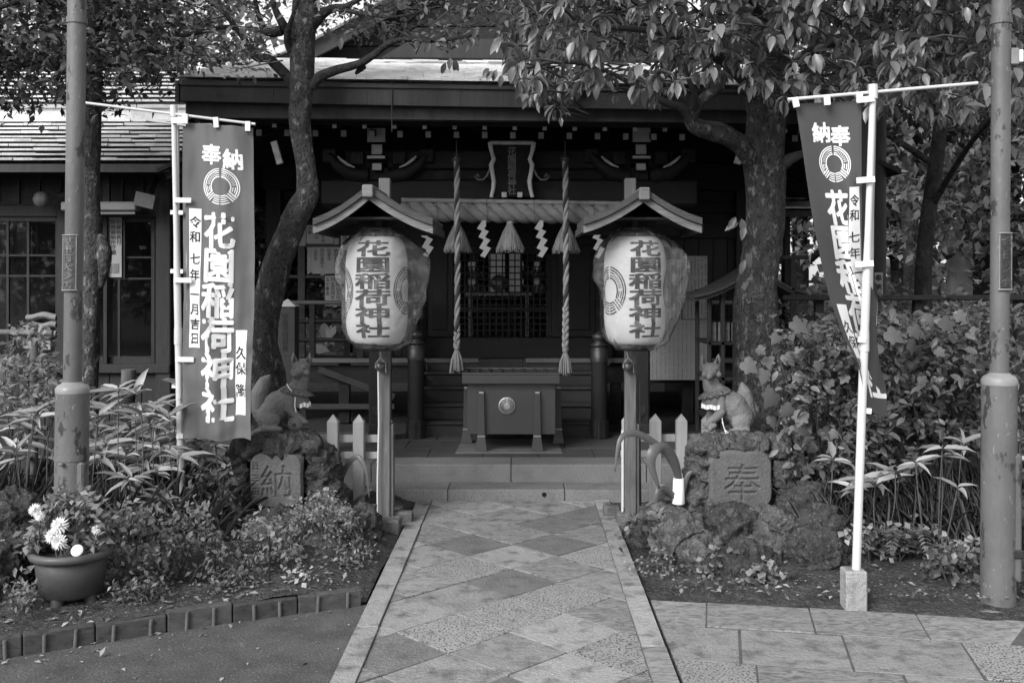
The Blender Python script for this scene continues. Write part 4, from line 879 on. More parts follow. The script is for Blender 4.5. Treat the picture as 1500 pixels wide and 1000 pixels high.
# =================================================================== PICKET FENCES, POSTS
def fence(pxs, Yf, label, rails, x0, x1):
    t = thing('picket_fence', W(pxs[0], 735, Yf), label, 'fence', 'picket fences beside the path')
    for i, px in enumerate(pxs):
        w = .037; x = PX(px, Yf); zt_ = PZ(616 if px < 760 else 615, Yf)
        mbp = MB().cbox(x - w, x + w, Yf - .035, Yf + .035, .0, zt_ - .0, .004); mbp.add([(x - w + .002, Yf - .033, zt_ - .002), (x + w - .002, Yf - .033, zt_ - .002), (x + w - .002, Yf + .033, zt_ - .002), (x - w + .002, Yf + .033, zt_ - .002), (x, Yf, zt_ + .045)], [(0, 1, 4), (1, 2, 4), (2, 3, 4), (3, 0, 4), (3, 2, 1, 0)])
        obj('picket', mbp, 'picket_wood', t)
    for (ya, yb) in rails: obj('rail', MB().cbox(PX(x0, Yf), PX(x1, Yf), Yf + .036, Yf + .06, PZ(yb, Yf), PZ(ya, Yf), .003), 'picket_wood', t)
    obj('base_board', MB().cbox(PX(x0, Yf), PX(x1, Yf), Yf - .05, Yf + .07, -.02, .07, .005), 'grey_wood_flat', t)
fence([488, 526, 566], 6.95, 'short pale picket fence with pointed tops beside the fox whose tail touches the banner', ((638, 649), (663, 673)), 465, 575)
fence([919, 960, 998, 1036], 6.95, 'short pale picket fence with pointed tops behind the long strap leaves', ((637, 648), (661, 671)), 910, 1050)
def lantern_post(sx, label, roof_label, px, base_m):
    Yl = 6.7; t = thing('lantern_post', W(px, 770, Yl), label, 'lantern post', 'roofed lantern posts'); x = PX(px, Yl)
    obj('post', MB().cbox(x - .036, x + .036, Yl - .036, Yl + .036, -.03, 2.262, .004), 'grey_wood', t)
    obj('stake', MB().cbox(x + .045 * sx - .012, x + .045 * sx + .012, Yl - .02, Yl + .05, -.03, .66, .003), 'grey_wood', t)
    return t, x, Yl
def lantern_set(apx, apy, ex0, ex1, ey, px, sx, labels, lpx, lturn, bag):
    t, x, Yl = lantern_post(sx, labels[0], '', px, None)
    # curved gable roof with pale bargeboards
    Ya, Yz = 6.1, 6.86; Yf = Ya
    half = []
    for sg, ex in ((-1, ex0), (1, ex1)):
        P = []
        for k in range(9):
            s = k / 8; px_ = lerp(apx, ex, s); py_ = apy + (ey - apy) * (1.45 * s - .45 * s * s) + 3
            P.append((PX(px_, Yf), PZ(py_, Yf)))
        half.append(P)
        m1 = MB(); m2 = MB(); m3 = MB()
        for (p, q) in zip(P, P[1:]):
            m1.slab([(p[0], Ya - .02, p[1]), (q[0], Ya - .02, q[1]), (q[0], Yz, q[1]), (p[0], Yz, p[1])], (0, 0, .034))
            m2.slab([(p[0], Ya, p[1] - .004), (q[0], Ya, q[1] - .004), (q[0], Ya, q[1] - .05), (p[0], Ya, p[1] - .05)], (0, .03, 0))
        rs = obj('roof_slope', m1, 'lantern_roof_wood', t)
        for k in range(14): y = lerp(Ya - .02, Yz, k / 14); mk = MB(); [mk.slab([(p[0], y + .002, p[1] + .034), (q[0], y + .002, q[1] + .034), (q[0], y + .044, q[1] + .034), (p[0], y + .044, p[1] + .034)], (0, 0, .005 + .003 * (k % 2))) for p, q in zip(P[::2], P[2::2])]; obj('roof_board', mk, 'lantern_roof_wood', rs)
        obj('bargeboard', m2, 'grey_wood_flat', t); e = P[-1]; obj('eave_board', MB().box(e[0] - .012, e[0] + .012, Ya + .026, Yz, e[1] - .045, e[1] - .003), 'lantern_roof_wood', t)
    ap = half[0][0]; obj('ridge', MB().cbox(ap[0] - .032, ap[0] + .032, Ya - .05, Yz + .02, ap[1] - .04, ap[1] + .035, .006), 'grey_wood_flat', t)
    zc = PZ(332, 6.4); obj('ceiling_board', MB().slab([(half[0][5][0], Ya + .12, half[0][5][1] - .01), (half[1][5][0], Ya + .12, half[1][5][1] - .01), (half[1][5][0], Yz - .02, half[1][5][1] - .01), (half[0][5][0], Yz - .02, half[0][5][1] - .01)], (0, 0, .012)), 'lantern_roof_wood', t)
    obj('gable_infill', MB().slab([(p[0], Yz - .05, p[1] - .005) for p in half[0][::-1]] + [(p[0], Yz - .05, p[1] - .005) for p in half[1][1:]] + [(half[1][-1][0], Yz - .05, half[1][-1][1] - .03), (half[0][-1][0], Yz - .05, half[0][-1][1] - .03)], (0, .02, 0)), 'lantern_roof_wood', t)
    obj('arm', MB().cbox(x - .02, x + .02, 6.4, Yl - .036, zc - .0, zc + .045, .004), 'lantern_roof_wood', t)
    obj('cross_arm', MB().cbox(x - .15, x + .15, 6.5, 6.54, zc + .0, zc + .04, .004), 'lantern_roof_wood', t)
    # paper lantern
    YL = 6.42; c = Vector((PX(lpx, YL), YL, 0)); z0, z1 = PZ(504, YL), PZ(347, YL); Rm = .192
    lt = thing('paper_lantern', (c.x, c.y, z0), labels[1], 'paper lantern', 'large paper lanterns')
    def rad(z):
        s = max(0, min(1, (z - z0) / (z1 - z0))); b = abs(2 * s - 1); return .125 + (Rm - .125) * max(0, 1 - b ** 4.6) ** .6
    n = 46; prof = []
    for k in range(n * 2 + 1): z = lerp(z0, z1, k / (2 * n)); prof.append((rad(z) + (.0045 if k % 2 else 0), z))
    body = obj('paper_body', MB().lathe(prof, c, 56), 'lantern_paper', lt)
    def on(arc, z, off=.0045): th = lturn + arc / Rm; r = rad(z) + off; return Vector((c.x + r * math.sin(th), c.y - r * math.cos(th), z))
    mbl = MB(); hh = (z1 - z0)
    for k, ch in enumerate('花園稲荷神社'):
        zc_ = z1 - hh * (.115 + k * .148) ; letters(mbl, ch, lambda u, v: on(u * .215, zc_ + v * .094), .026, cut=12)
    obj('lettering', mbl, 'lantern_ink', body)
    for sg in (-1, 1):
        mbc = MB(); crest(mbc, lambda u, v: on(sg * 1.33 * Rm + u * .125, (z0 + z1) / 2 + .0 + v * .15)); obj('crest', mbc, 'lantern_ink', body)
    obj('top_cap', MB().lathe([(.1, z1 + .035), (.128, z1 + .035), (.128, z1 - .012), (.1, z1 - .012)], c, 40), 'lantern_cap', lt); obj('bottom_cap', MB().lathe([(.05, z0 - .035), (.125, z0 - .035), (.13, z0 + .012), (.05, z0 + .012)], c, 40), 'lantern_cap', lt)
    obj('cap_stud', MB().lathe([(.001, -.004), (.007, 0), (.001, .004)], (c.x, c.y - .13, z1 + .01), 8), 'gold', lt)
    obj('hanger', MB().tube([(c.x - .09, c.y, z1 + .03), (c.x, c.y, z1 + .075), (c.x + .09, c.y, z1 + .03)], .005, 6), 'lantern_cap', lt)
    # clear plastic bag pulled over the lantern
    bl_, br, bt_ = bag
    def bagp(u, v):
        a_ = u * 2 * math.pi; z = lerp(PZ(334, YL), PZ(509, YL), v)
        r0 = rad(min(max(z, z0), z1)) + .008 if z < z1 else lerp(.15, .09, (z - z1) / (PZ(334, YL) - z1))
        side = math.cos(a_)                                    # +1 = +X
        prof_r = np.interp(v, [0, .08, .22, .34, .62, .86, .95, 1], [.02, .35, .95, 1, .72, .25, .2, .1]); prof_l = np.interp(v, [0, .1, .3, .42, .5, .8, 1], [.1, .8, 1.6, 1.7, .5, .1, .3])
        ext = (br * prof_r if side > 0 else bl_ * prof_l) * abs(side) ** 3
        cr_ = noise.noise((math.cos(a_) * 1.6, math.sin(a_) * 1.6, v * 2.6 + c.x)); cr2 = noise.noise((math.cos(a_ + v) * 4.5, math.sin(a_ + v) * 4.5, v * 7))
        wr = .016 * (1 - 2 * abs(cr_)) + .007 * (1 - 2 * abs(cr2)) - .007
        r = r0 + .004 + max(0, wr) + ext
        if v > .95: r *= 1 - (v - .95) * 3
        return (c.x + r * math.cos(a_), c.y + min(r, r0 + .022 + max(0, wr)) * math.sin(a_), z - .015 * max(0, side) * (v > .9))
    bo = obj('plastic_bag', MB().grid(bagp, 110, 90), 'plastic_film'); setp(bo, labels[2], 'plastic bag', 'plastic bags over the lanterns')
    # little cup hung on the post
    cp = thing('hanging_cup', (x - .01, Yl - .06, 1.0), labels[3], 'cup', 'cups hung on the lantern posts'); zc2 = PZ(543, Yl - .07)
    obj('cup', MB().lathe([(.02, zc2), (.03, zc2 + .005), (.033, zc2 + .055), (.028, zc2 + .055)], (x - .02, Yl - .075, 0), 18), 'plate_metal', cp)
    obj('wire', MB().tube([(x - .052, Yl - .075, zc2 + .02), (x - .05, Yl - .075, zc2 + .05), (x - .02, Yl - .07, zc2 + .085), (x + .013, Yl - .075, zc2 + .05), (x + .015, Yl - .075, zc2 - .01)], .0035, 6).tube([(x - .02, Yl - .07, zc2 + .085), (x - .025, Yl - .04, zc2 + .12)], .0025, 6), 'pale_paint', cp)
    return t, x, Yl
tA, xA, YA = lantern_set(540, 277, 459, 634, 327, 564, 1, ('weathered post with a curved gable roof over the lantern facing straight, nearer the spotted tree', 'big paper lantern facing straight out with crests at both edges, nearer the spotted tree', 'clear plastic bag bulging over the straight-facing lantern', 'little cup hung by a wire under the straight-facing lantern'), 552, 0.0, (.03, .135, 0))
tB, xB, YB = lantern_set(943, 281, 855, 1028, 326, 923, 1, ('weathered post with a curved gable roof over the turned lantern, beside the strap leaf plant', 'big paper lantern turned to show one side crest, nearer the bright fox', 'clear plastic bag bulging over the turned lantern', 'little cup hung by a wire under the turned lantern'), 930, R(17), (.03, .135, 0))
obj('cable', MB().tube([W(554, 540, 6.62), W(555, 620, 6.63), W(553, 700, 6.63), W(553, 768, 6.62)], .006, 6), 'plastic_pole', tA)
obj('batten', MB().cbox(xB - .058, xB - .046, YB - .03, YB + .0, .08, .62, .002), 'plastic_pole', tB); obj('cane', MB().tube([W(936, 560, 6.75), W(938, 740, 6.8)], .008, 6), 'grey_wood', tB)
# stones at the foot of the posts
STONES = [(-.80, 6.78, .07, .06, .05, 'flat pale stone beside the post foot nearest the first kerb bend'), (-.86, 6.55, .075, .07, .055, 'blocky stone at the foot of the post under the straight-facing lantern'), (.60, 6.95, .055, .05, .05, 'flat stone by the path at the foot of the other lantern post'), (.655, 6.70, .05, .05, .06, 'small square stone at the foot of the turned lantern post'), (-.88, 6.95, .06, .05, .04, 'small stone behind the straight lantern post foot')]
for (x, y, a_, b_, c_, lab) in STONES:
    me = fuse([('m', *[list(l) for l in (lambda q: (q.v, q.f))(MB().box(x - a_, x + a_, y - b_, y + b_, -.05, c_ * 1.5))])], .012, 3, [(9, .012, 'n'), (30, .004, 'n')]); setp(obj('stone', me, 'slab_stone'), lab, 'stone', 'stones at the post feet')

# =================================================================== LAVA ROCK PEDESTALS
DISP = [(5, .035, 'n'), (11, .040, 'r'), (24, .034, 'h'), (50, .016, 'r'), (95, .006, 'n')]
def slab_carved(x0, x1, z0, z1, y, ch, extra, parent, m):
    nu, nv = 92, 88; mbs = MB(); cx_, cz_ = (x0 + x1) / 2, (z0 + z1) / 2; sz = min(x1 - x0, z1 - z0)
    tris = []
    for (g, ox, oz, s_) in [(ch, .02, -.02, .60)] + extra:
        vs_, fs_ = glyph(g)
        for f in fs_:
            for i in range(1, len(f) - 1): tris.append([(vs_[f[j]][0] * s_ * sz + ox * sz, vs_[f[j]][1] * s_ * sz + oz * sz) for j in (0, i, i + 1)])
    T = np.array(tris); U, Vv = np.meshgrid(np.linspace(x0 - cx_, x1 - cx_, nu + 1), np.linspace(z0 - cz_, z1 - cz_, nv + 1)); q = np.stack([U.ravel(), Vv.ravel()], 1)
    ins = np.zeros(len(q), bool)
    def cr(a, b, p): return (b[:, 0] - a[:, 0])[None] * (p[:, 1][:, None] - a[:, 1][None]) - (b[:, 1] - a[:, 1])[None] * (p[:, 0][:, None] - a[:, 0][None])
    for k in range(0, len(T), 200): t_ = T[k:k + 200]; a_, b_, c_ = cr(t_[:, 0], t_[:, 1], q), cr(t_[:, 1], t_[:, 2], q), cr(t_[:, 2], t_[:, 0], q); ins |= (((a_ >= 0) & (b_ >= 0) & (c_ >= 0)) | ((a_ <= 0) & (b_ <= 0) & (c_ <= 0))).any(1)
    ins = ins.reshape(nv + 1, nu + 1)
    def fn(u, v):
        i, j = int(round(u * nu)), int(round(v * nv)); X, Z = lerp(x0, x1, u), lerp(z0, z1, v); e = max(abs(2 * u - 1), abs(2 * v - 1), (abs(2 * u - 1) ** 4 + abs(2 * v - 1) ** 4) ** .25 * .97)
        return (X + .006 * noise.noise((Z * 9, 1, 0)), y + (.012 if ins[j, i] else 0) + max(0, e - .93) * .5 + .005 * noise.noise((X * 8, 0, Z * 8)), Z + .006 * noise.noise((X * 9, 5, 0)))
    mbs.grid(fn, nu, nv); obj('inscribed_slab', mbs, m, parent); obj('slab_backing', MB().cbox(x0 + .01, x1 - .01, y + .03, y + .12, z0 + .01, z1 - .01, .02), m, parent)
def rock(name, shapes, vox, m, parent=None, label=None, cat=None, group=None, disp=DISP):
    return setp(obj(name, fuse(shapes, vox, 3, disp), m, parent), label, cat, group)
pl = thing('rock_pedestal', (-1.56, 6.65, 0), 'lava rock pedestal with a carved stone slab under the fox that holds a ball', 'pedestal', 'lava rock pedestals')
rock('rock_body', [('e', (-1.57, 6.76, .24), (.30, .20, .29)), ('e', (-1.80, 6.62, .2), (.10, .14, .26)), ('e', (-1.82, 6.66, .40), (.09, .12, .13)), ('e', (-1.31, 6.60, .36), (.10, .13, .18)), ('e', (-1.27, 6.58, .16), (.11, .14, .2)), ('e', (-1.57, 6.6, .53), (.27, .14, .05)), ('e', (-1.7, 6.55, .53), (.1, .09, .05)), ('e', (-1.42, 6.54, .535), (.1, .09, .05)), ('e', (-1.55, 6.55, .06), (.3, .14, .12))], .0095, 'lava_rock', pl)
slab_carved(-1.725, -1.39, .165, .515, 6.43, '納', [('日', -.38, .28, .14), ('三', -.38, .05, .14), ('田', -.38, -.2, .14)], pl, 'slab_stone')
pr = thing('rock_pedestal', (1.4, 6.65, 0), 'lava rock pedestal with a clear carved slab under the bright fox', 'pedestal', 'lava rock pedestals')
rock('rock_body', [('e', (1.42, 6.76, .24), (.33, .20, .27)), ('e', (1.15, 6.6, .40), (.09, .13, .15)), ('e', (1.13, 6.58, .2), (.085, .13, .2)), ('e', (1.17, 6.55, .52), (.1, .1, .05)), ('e', (1.68, 6.6, .36), (.08, .13, .16)), ('e', (1.69, 6.58, .16), (.09, .14, .18)), ('e', (1.42, 6.58, .55), (.3, .12, .04)), ('e', (1.33, 6.52, .55), (.06, .06, .05)), ('e', (1.46, 6.52, .55), (.06, .06, .045)), ('e', (1.6, 6.54, .545), (.08, .08, .05)), ('e', (1.72, 6.62, .53), (.1, .1, .07)), ('e', (1.4, 6.55, .05), (.3, .14, .12))], .0095, 'lava_rock_pale', pr)
slab_carved(1.165, 1.565, .155, .53, 6.42, '奉', [], pr, 'slab_stone')
ROCKS = [([(-1.02, 6.36, .06, .12, .10, .13), (-.98, 6.3, .0, .1, .09, .07)], 'dark lava rock lump at the foot of the picket fence near the first lantern post', 'lava_rock'),
 ([(-1.30, 6.12, .07, .17, .13, .13), (-1.18, 6.1, .06, .11, .12, .1)], 'mossy lava boulder under the small flowering weeds', 'lava_rock'),
 ([(-1.15, 5.95, .02, .1, .09, .07)], 'small pointed stone in front of the mossy lava boulder', 'slab_stone'),
 ([(-1.95, 6.35, .08, .2, .16, .24), (-1.85, 6.2, .05, .15, .12, .14)], 'dark lava boulder behind the leaning weeds near the banner pole', 'lava_rock'),
 ([(-1.5, 6.2, .05, .2, .14, .13)], 'low lava boulder under the carved slab of the ball fox', 'lava_rock'),
 ([(.84, 6.25, .08, .10, .11, .14), (.80, 6.3, .04, .08, .1, .1)], 'rounded lava boulder below the small potted strap leaf plant', 'lava_rock_pale'),
 ([(.93, 5.95, .07, .16, .16, .16), (1.0, 5.8, .04, .12, .14, .10)], 'broad lava boulder nearest the kerb below the bright fox', 'lava_rock_pale'),
 ([(1.20, 6.0, .12, .17, .16, .14), (1.12, 6.1, .10, .12, .12, .14)], 'upper lava boulder directly under the clear carved slab', 'lava_rock'),
 ([(1.45, 6.0, .12, .17, .14, .13), (1.38, 5.82, .05, .15, .14, .1)], 'lumpy lava boulder below the slab\'s far corner with pale blossoms', 'lava_rock_pale'),
 ([(1.22, 5.62, .03, .18, .12, .10)], 'low lava boulder ringed by round pale leaves', 'lava_rock'),
 ([(1.62, 5.68, .07, .15, .14, .14), (1.60, 5.60, .05, .1, .1, .1)], 'big smooth lava boulder nearest the granite banner socket', 'lava_rock'),
 ([(1.74, 5.95, .12, .12, .14, .17), (1.70, 6.2, .18, .13, .14, .18)], 'steep lava boulder leaning against the bright fox pedestal', 'lava_rock'),
 ([(1.82, 5.72, .05, .08, .09, .08)], 'small lava rock under the white fallen petals', 'lava_rock'),
 ([(-2.62, 5.2, .16, .17, .2, .36), (-2.66, 5.0, .1, .2, .2, .2)], 'tall dark boulder cut by the photo edge beside the chrysanthemum pot', 'lava_rock')]
for L, lab, m in ROCKS: rock('lava_rock', [('e', (a[0], a[1], a[2]), a[3:]) for a in L], .009, m, None, lab, 'rock', 'lava rocks around the pedestals')

# =================================================================== FOX STATUES
def fox(ox, oy, oz, sg, label, m, kind):
    """seated stone fox on its plinth; sg = +1 faces +X, -1 mirrored"""
    t = thing('fox_statue', (ox, oy, oz), label, 'fox statue', 'stone fox statues'); S = 1.03
    def q(x, y, z): return (ox + sg * x * S, oy + y * S, oz + z * S)
    def E(c, r): return ('e', q(*c), (r if isinstance(r, (int, float)) else r) if isinstance(r, tuple) else (r * S,) * 3)
    def C(P, r): return ('c', [q(*p) for p in P], [a * S for a in r])
    sh = [E((-.085, 0, .085), (.085, .085, .085)), E((-.03, 0, .16), (.095, .085, .10)), E((.045, 0, .215), (.085, .08, .085)), C([(-.09, 0, .09), (-.02, 0, .17), (.07, 0, .235)], [.08, .09, .072]),
          C([(.07, 0, .24), (.11, -.005, .29), (.122, -.01, .36)], [.07, .058, .05]),                      # neck
          E((.118, -.012, .40), (.062, .062, .05)), ]
    hd = (.118, -.012, .40)
    fx_ = -.012 if kind == 'ball' else .02
    sh += [C([(.118, -.04, .39), (.118 + fx_, -.088, .376), (.118 + fx_ * 1.5, -.122, .368)], [.040, .027, .019]), E((.118 + fx_ * 1.5, -.128, .374), .011),          # muzzle, nose
           C([(.118, -.05, .368), (.118 + fx_ * 1.4, -.108, .350)], [.022, .012])]                         # lower jaw
    for s in (-1, 1):
        bx_, tx_ = .118 + s * .038, .118 + s * .05
        sh += [C([(bx_, 0, .43), (tx_, .002, .465), (tx_ + s * .003, .004, .50)], [.026, .019, .006])]
        sh += [E((.118 + s * .042, -.045, .375), (.024, .026, .022))]                                      # cheeks
        sh += [E((.118 + s * .024, -.052, .418), (.020, .014, .009))]                                      # brows
    sh += [E((-.07, -.062, .07), (.066, .034, .064)), E((-.07, .062, .07), (.066, .034, .064)), C([(-.10, -.075, .022), (-.02, -.085, .018), (.0, -.086, .016)], [.026, .02, .018]), C([(-.10, .075, .022), (0, .085, .016)], [.026, .018])]  # haunches, hind feet
    sh += [C([(.065, -.05, .22), (.062, -.062, .135), (.105, -.07, .095), (.142, -.075, .07)], [.042, .033, .027, .024]), E((.150, -.078, .062), (.030, .024, .018))]   # raised fore paw
    sh += [C([(.09, .045, .2), (.105, .05, .1), (.11, .048, .012)], [.038, .03, .028]), E((.125, .045, .012), (.035, .024, .014))]
    if kind == 'ball': sh += [C([(-.125, .02, .02), (-.168, .03, .12), (-.16, .03, .24), (-.125, .03, .315), (-.10, .03, .345)], [.026, .048, .056, .042, .014])]
    else: sh += [C([(-.15, .02, .015), (-.150, .03, .10), (-.12, .03, .19), (-.105, .03, .26), (-.095, .03, .305)], [.022, .04, .052, .046, .016])]
    me = fuse(sh, .0048, 3, [(60, .0015, 'n'), (14, .002, 'n'), (140, .0008, 'n')])
    obj('fox_body', me, m, t)
    for s in (-1, 1):                                                                                  # dark pieces painting the shade in ear hollows and carved eyes
        obj('ear_shade', MB().slab([q(.118 + s * .043 + a_, -.0235, .44 + b_) for a_, b_ in ((-.011, 0), (.011, 0), (.007, .028), (.003, .045), (-.003, .03))], (0, .004, 0)), 'lava_rock', t)
        e = q(.118 + s * .027, -.0655, .405); obj('eye', MB().tube([Vector(e) + Vector((-.011, .003, .004 * s * sg)), Vector(e) + Vector((0, -.002, 0)), Vector(e) + Vector((.011, .003, -.004 * s * sg))], .0032, 6), 'lava_rock', t)
    mo = [(-.02, -.085, .372), (-.012, -.112, .361), (0, -.126, .358), (.012, -.112, .361), (.02, -.085, .372)]
    obj('mouth', MB().tube([q(.118 + fx_ * 1.3 + a_ * 1.1, b_ - .004, c_ + .0) for a_, b_, c_ in mo], .003, 6), 'lava_rock', t)  # dark threads paint the shade of the carved mouth and toe lines
    for k in range(3): obj('toe_line', MB().tube([q(.165, -.092 + k * .011, .055), q(.178, -.09 + k * .01, .048)], .002, 5), 'lava_rock', t)
    if kind == 'ball':
        obj('ball', fuse([('e', q(.098, -.085, .049), .052)], .006, 2), m, t); mbk = MB(); mbk.tube([Vector(q(.098, -.085, .049)) + Vector((.012 * math.cos(a_) * (1 - a_ / 14), -.0525, .012 * math.sin(a_) * (1 - a_ / 14))) for a_ in np.linspace(0, 9, 24)], .0022, 5); obj('spiral', mbk, 'lava_rock', t)
    else:
        obj('cub', fuse([E((.135, -.075, .0), (.045, .04, .06)), E((.135, -.09, .045), (.03, .026, .028)), E((.112, -.1, .055), .018), E((.16, -.1, .055), .018), E((.137, -.115, .035), .014)], .006, 3, [(50, .002, 'n')]), m, t)
    # plinth
    if kind == 'ball': bev(obj('plinth', MB().box(ox - .205, ox + .185, oy - .17, oy + .16, oz - .085, oz - .002), m, t), .006)
    else: obj('plinth', fuse([('m', *(lambda b: (b.v, b.f))(MB().box(ox - .12, ox + .22, oy - .15, oy + .15, oz - .085, oz + .004)))], .01, 3, [(12, .006, 'n')]), m, t)
    # ruffled lace collar, bib and cord
    cw = q(.088, -.004, .262); mbc = MB()
    def ruff(u, v):
        a_ = u * 2 * math.pi; r = .064 + .042 * v + .008 * v * math.sin(a_ * 14); return (cw[0] + r * math.cos(a_), cw[1] + r * .95 * math.sin(a_), cw[2] + .012 - .036 * v + sg * -.22 * r * math.cos(a_) + .006 * v * math.cos(a_ * 14))
    cl = obj('lace_collar', MB().grid(ruff, 112, 8), 'lace'); cl.modifiers.new('s', 'SOLIDIFY').thickness = .004
    setp(cl, 'ruffled lace collar round the neck of the ' + ('ball fox' if kind == 'ball' else 'bright fox with the cub'), 'collar', 'fox collars')
    bt = thing('bib', (cw[0], cw[1], cw[2] - .1), 'small cloth bib with a white hem on the ' + ('ball fox' if kind == 'ball' else 'bright fox with the cub'), 'bib', 'fox bibs')
    def bib(u, v): a_ = R(-152 if sg > 0 and False else 0) + lerp(-1.15, 1.15, u); d = Vector((sg * math.cos(.55), -math.sin(.55), 0)); e = Vector((-d.y, d.x, 0)); rr_ = .083; p = Vector((cw[0], cw[1], 0)) + d * rr_ * math.cos(a_) + e * rr_ * 1.02 * math.sin(a_); return (p.x, p.y, cw[2] - .012 - .095 * v + .004 * math.sin(u * 20))
    o = obj('cloth', MB().grid(bib, 24, 8), 'bib_cloth', bt)
    def hem(u, v): p = bib(u, .74 + .3 * v); dd = (Vector(p) - Vector((cw[0], cw[1], p[2]))).normalized() * (.004 + .005 * math.sin(u * 46)); return (p[0] + dd.x, p[1] + dd.y, p[2])
    obj('white_hem', MB().grid((lambda u, v: hem(.25 + .72 * u, v)) if kind == 'ball' else hem, 46, 4), 'bib_white', bt)
    if kind != 'ball': obj('white_panel', MB().grid(lambda u, v: (lambda p: (p[0] + .003 * sg, p[1] - .004, p[2]))(bib(.12 + .17 * u, .12 + v * .85)), 6, 6), 'bib_white', bt)
    if kind == 'ball': obj('cord', MB().tube([q(.035, -.055, .305), q(.05, -.075, .285), q(.075, -.09, .262)], .0035, 6).tube([q(.10, -.105, .225), q(.098, -.108, .17), q(.106, -.108, .13)], .0035, 6), 'bib_white', bt)
    else: obj('cord', MB().tube([q(.058, -.08, .10), q(.052, -.1, .05), q(.042, -.12, .01), q(.03, -.14, .006)], .003, 6).tube([q(.06, -.09, .08), q(.045, -.1, .03), q(.02, -.12, .006)], .003, 6), 'bib_white', bt)
    return t
ZF = PZ(631.5, 6.78)
fox(PX(413, 6.8), 6.84, ZF, 1, 'stone fox with one paw on a ball and a bushy tail near the flat banner', 'fox_stone', 'ball')
fox(PX(1069, 6.8), 6.84, ZF - .012, -1, 'paler stone fox with a paw on a cub, wearing a white-trimmed bib', 'fox_stone_pale', 'cub')
# =================================================================== BANNERS
def catmull(xs, ys, x):
    if x <= xs[0]: return ys[0]
    if x >= xs[-1]: return ys[-1]
    i = max(k for k in range(len(xs) - 1) if xs[k] <= x); t = (x - xs[i]) / (xs[i + 1] - xs[i])
    h = xs[i + 1] - xs[i]
    m0 = ((ys[i + 1] - ys[i - 1]) / (xs[i + 1] - xs[i - 1])) * h if i else (ys[i + 1] - ys[i])
    m1 = ((ys[i + 2] - ys[i]) / (xs[i + 2] - xs[i])) * h if i + 2 < len(xs) else (ys[i + 1] - ys[i])
    return (2 * t ** 3 - 3 * t * t + 1) * ys[i] + (t ** 3 - 2 * t * t + t) * m0 + (-2 * t ** 3 + 3 * t * t) * ys[i + 1] + (t ** 3 - t * t) * m1
def banner(name_lab, S, cloth, pole_pts, rod_pts, tabs, flip, prints=True, cut=0, order='奉納', pole_lab=None, full=True, nu=48, nv=120):
    """S(u, v, off) -> point on the cloth; u runs from the pole side to the free edge"""
    t = thing('banner', pole_pts[0], name_lab, 'banner', 'votive banners')
    obj('cloth', MB().grid(lambda u, v: S(u, v, 0), nu, nv), cloth, t)
    def fl(x): return 1 - x if flip else x                     # reading direction
    if prints:
        def place(mb, ch, uc, vc, w, h, bold):                 # centre (uc, vc), width in u, height in v, true reading direction
            letters(mb, ch, lambda x, y: S(fl(uc + x * w), vc - y * h, .0035), bold, cut=cut)
        m = MB()
        ucs = (.39, .72) if not flip else (.36, .66)
        for ch, uc, dv in zip(order, ucs, (0, .012)): place(m, ch, uc, .096 + dv, .29, .062, .03)
        obj('lettering', m, 'print_white', t)
        m = MB(); crest(m, lambda x, y: S(fl(.53 + x * .275), .197 - y * .058, .0035)); obj('crest', m, 'print_white', t)
        m = MB()
        for k, ch in enumerate('花園稲荷神社'): place(m, ch, .50, .337 + k * .1105, .44, .108, .034)
        obj('shrine_lettering', m, 'print_white', t)
        d0, d1 = (.055, .235) if not flip else (.765, .945)
        m = MB().grid(lambda u, v: S(fl(lerp(d0, d1, u)), lerp(.272, .715, v), .0025), 8, 60); s1 = obj('date_strip', m, 'print_white', t)
        m = MB()
        for ch, py in zip('令和七年一月吉日', (.315, .362, .432, .483, .545, .592, .64, .685)): place(m, ch, (d0 + d1) / 2, py, .155, .035, .016)
        obj('lettering', m, 'print_black', s1)
        n0, n1 = (.75, .915) if not flip else (.085, .25)
        m = MB().grid(lambda u, v: S(fl(lerp(n0, n1, u)), lerp(.652, .925, v), .0025), 8, 40); s2 = obj('name_strip', m, 'print_white', t)
        m = MB()
        for ch, py in zip('久保隆', (.725, .775, .845)): place(m, ch, (n0 + n1) / 2, py, .15, .04, .016)
        obj('lettering', m, 'print_black', s2)
    obj('pole', MB().tube(pole_pts, [.021 if k < len(pole_pts) * .55 else .016 for k in range(len(pole_pts))], 14), 'plastic_pole', t)
    if full:
        z = pole_pts[0].lerp(pole_pts[-1], .48); obj('pole_joint', MB().tube([z - Vector((0, 0, .05)), z + Vector((0, 0, .05))], .024, 14), 'plastic_pole', t)
        z = pole_pts[-1]; obj('pole_cap', MB().tube([z - Vector((0, 0, .05)), z + Vector((0, 0, .02))], .022, 14), 'plastic_pole', t)
    obj('top_rod', MB().tube(rod_pts, .0085, 10), 'plastic_pole', t)
    for (p, q, w) in tabs: obj('tab', MB().bar(p, q, w, .012, (0, 1, 0) if abs(q[2] - p[2]) < abs(q[0] - p[0]) else (1, 0, 0)) if False else MB().obox((Vector(p) + Vector(q)) / 2, (Vector(q) - Vector(p)) / 2, Vector((0, .007, 0)), (Vector(q) - Vector(p)).normalized().cross(Vector((0, 1, 0))) * w / 2), 'tab', t)
    return t
YL_ = 6.3
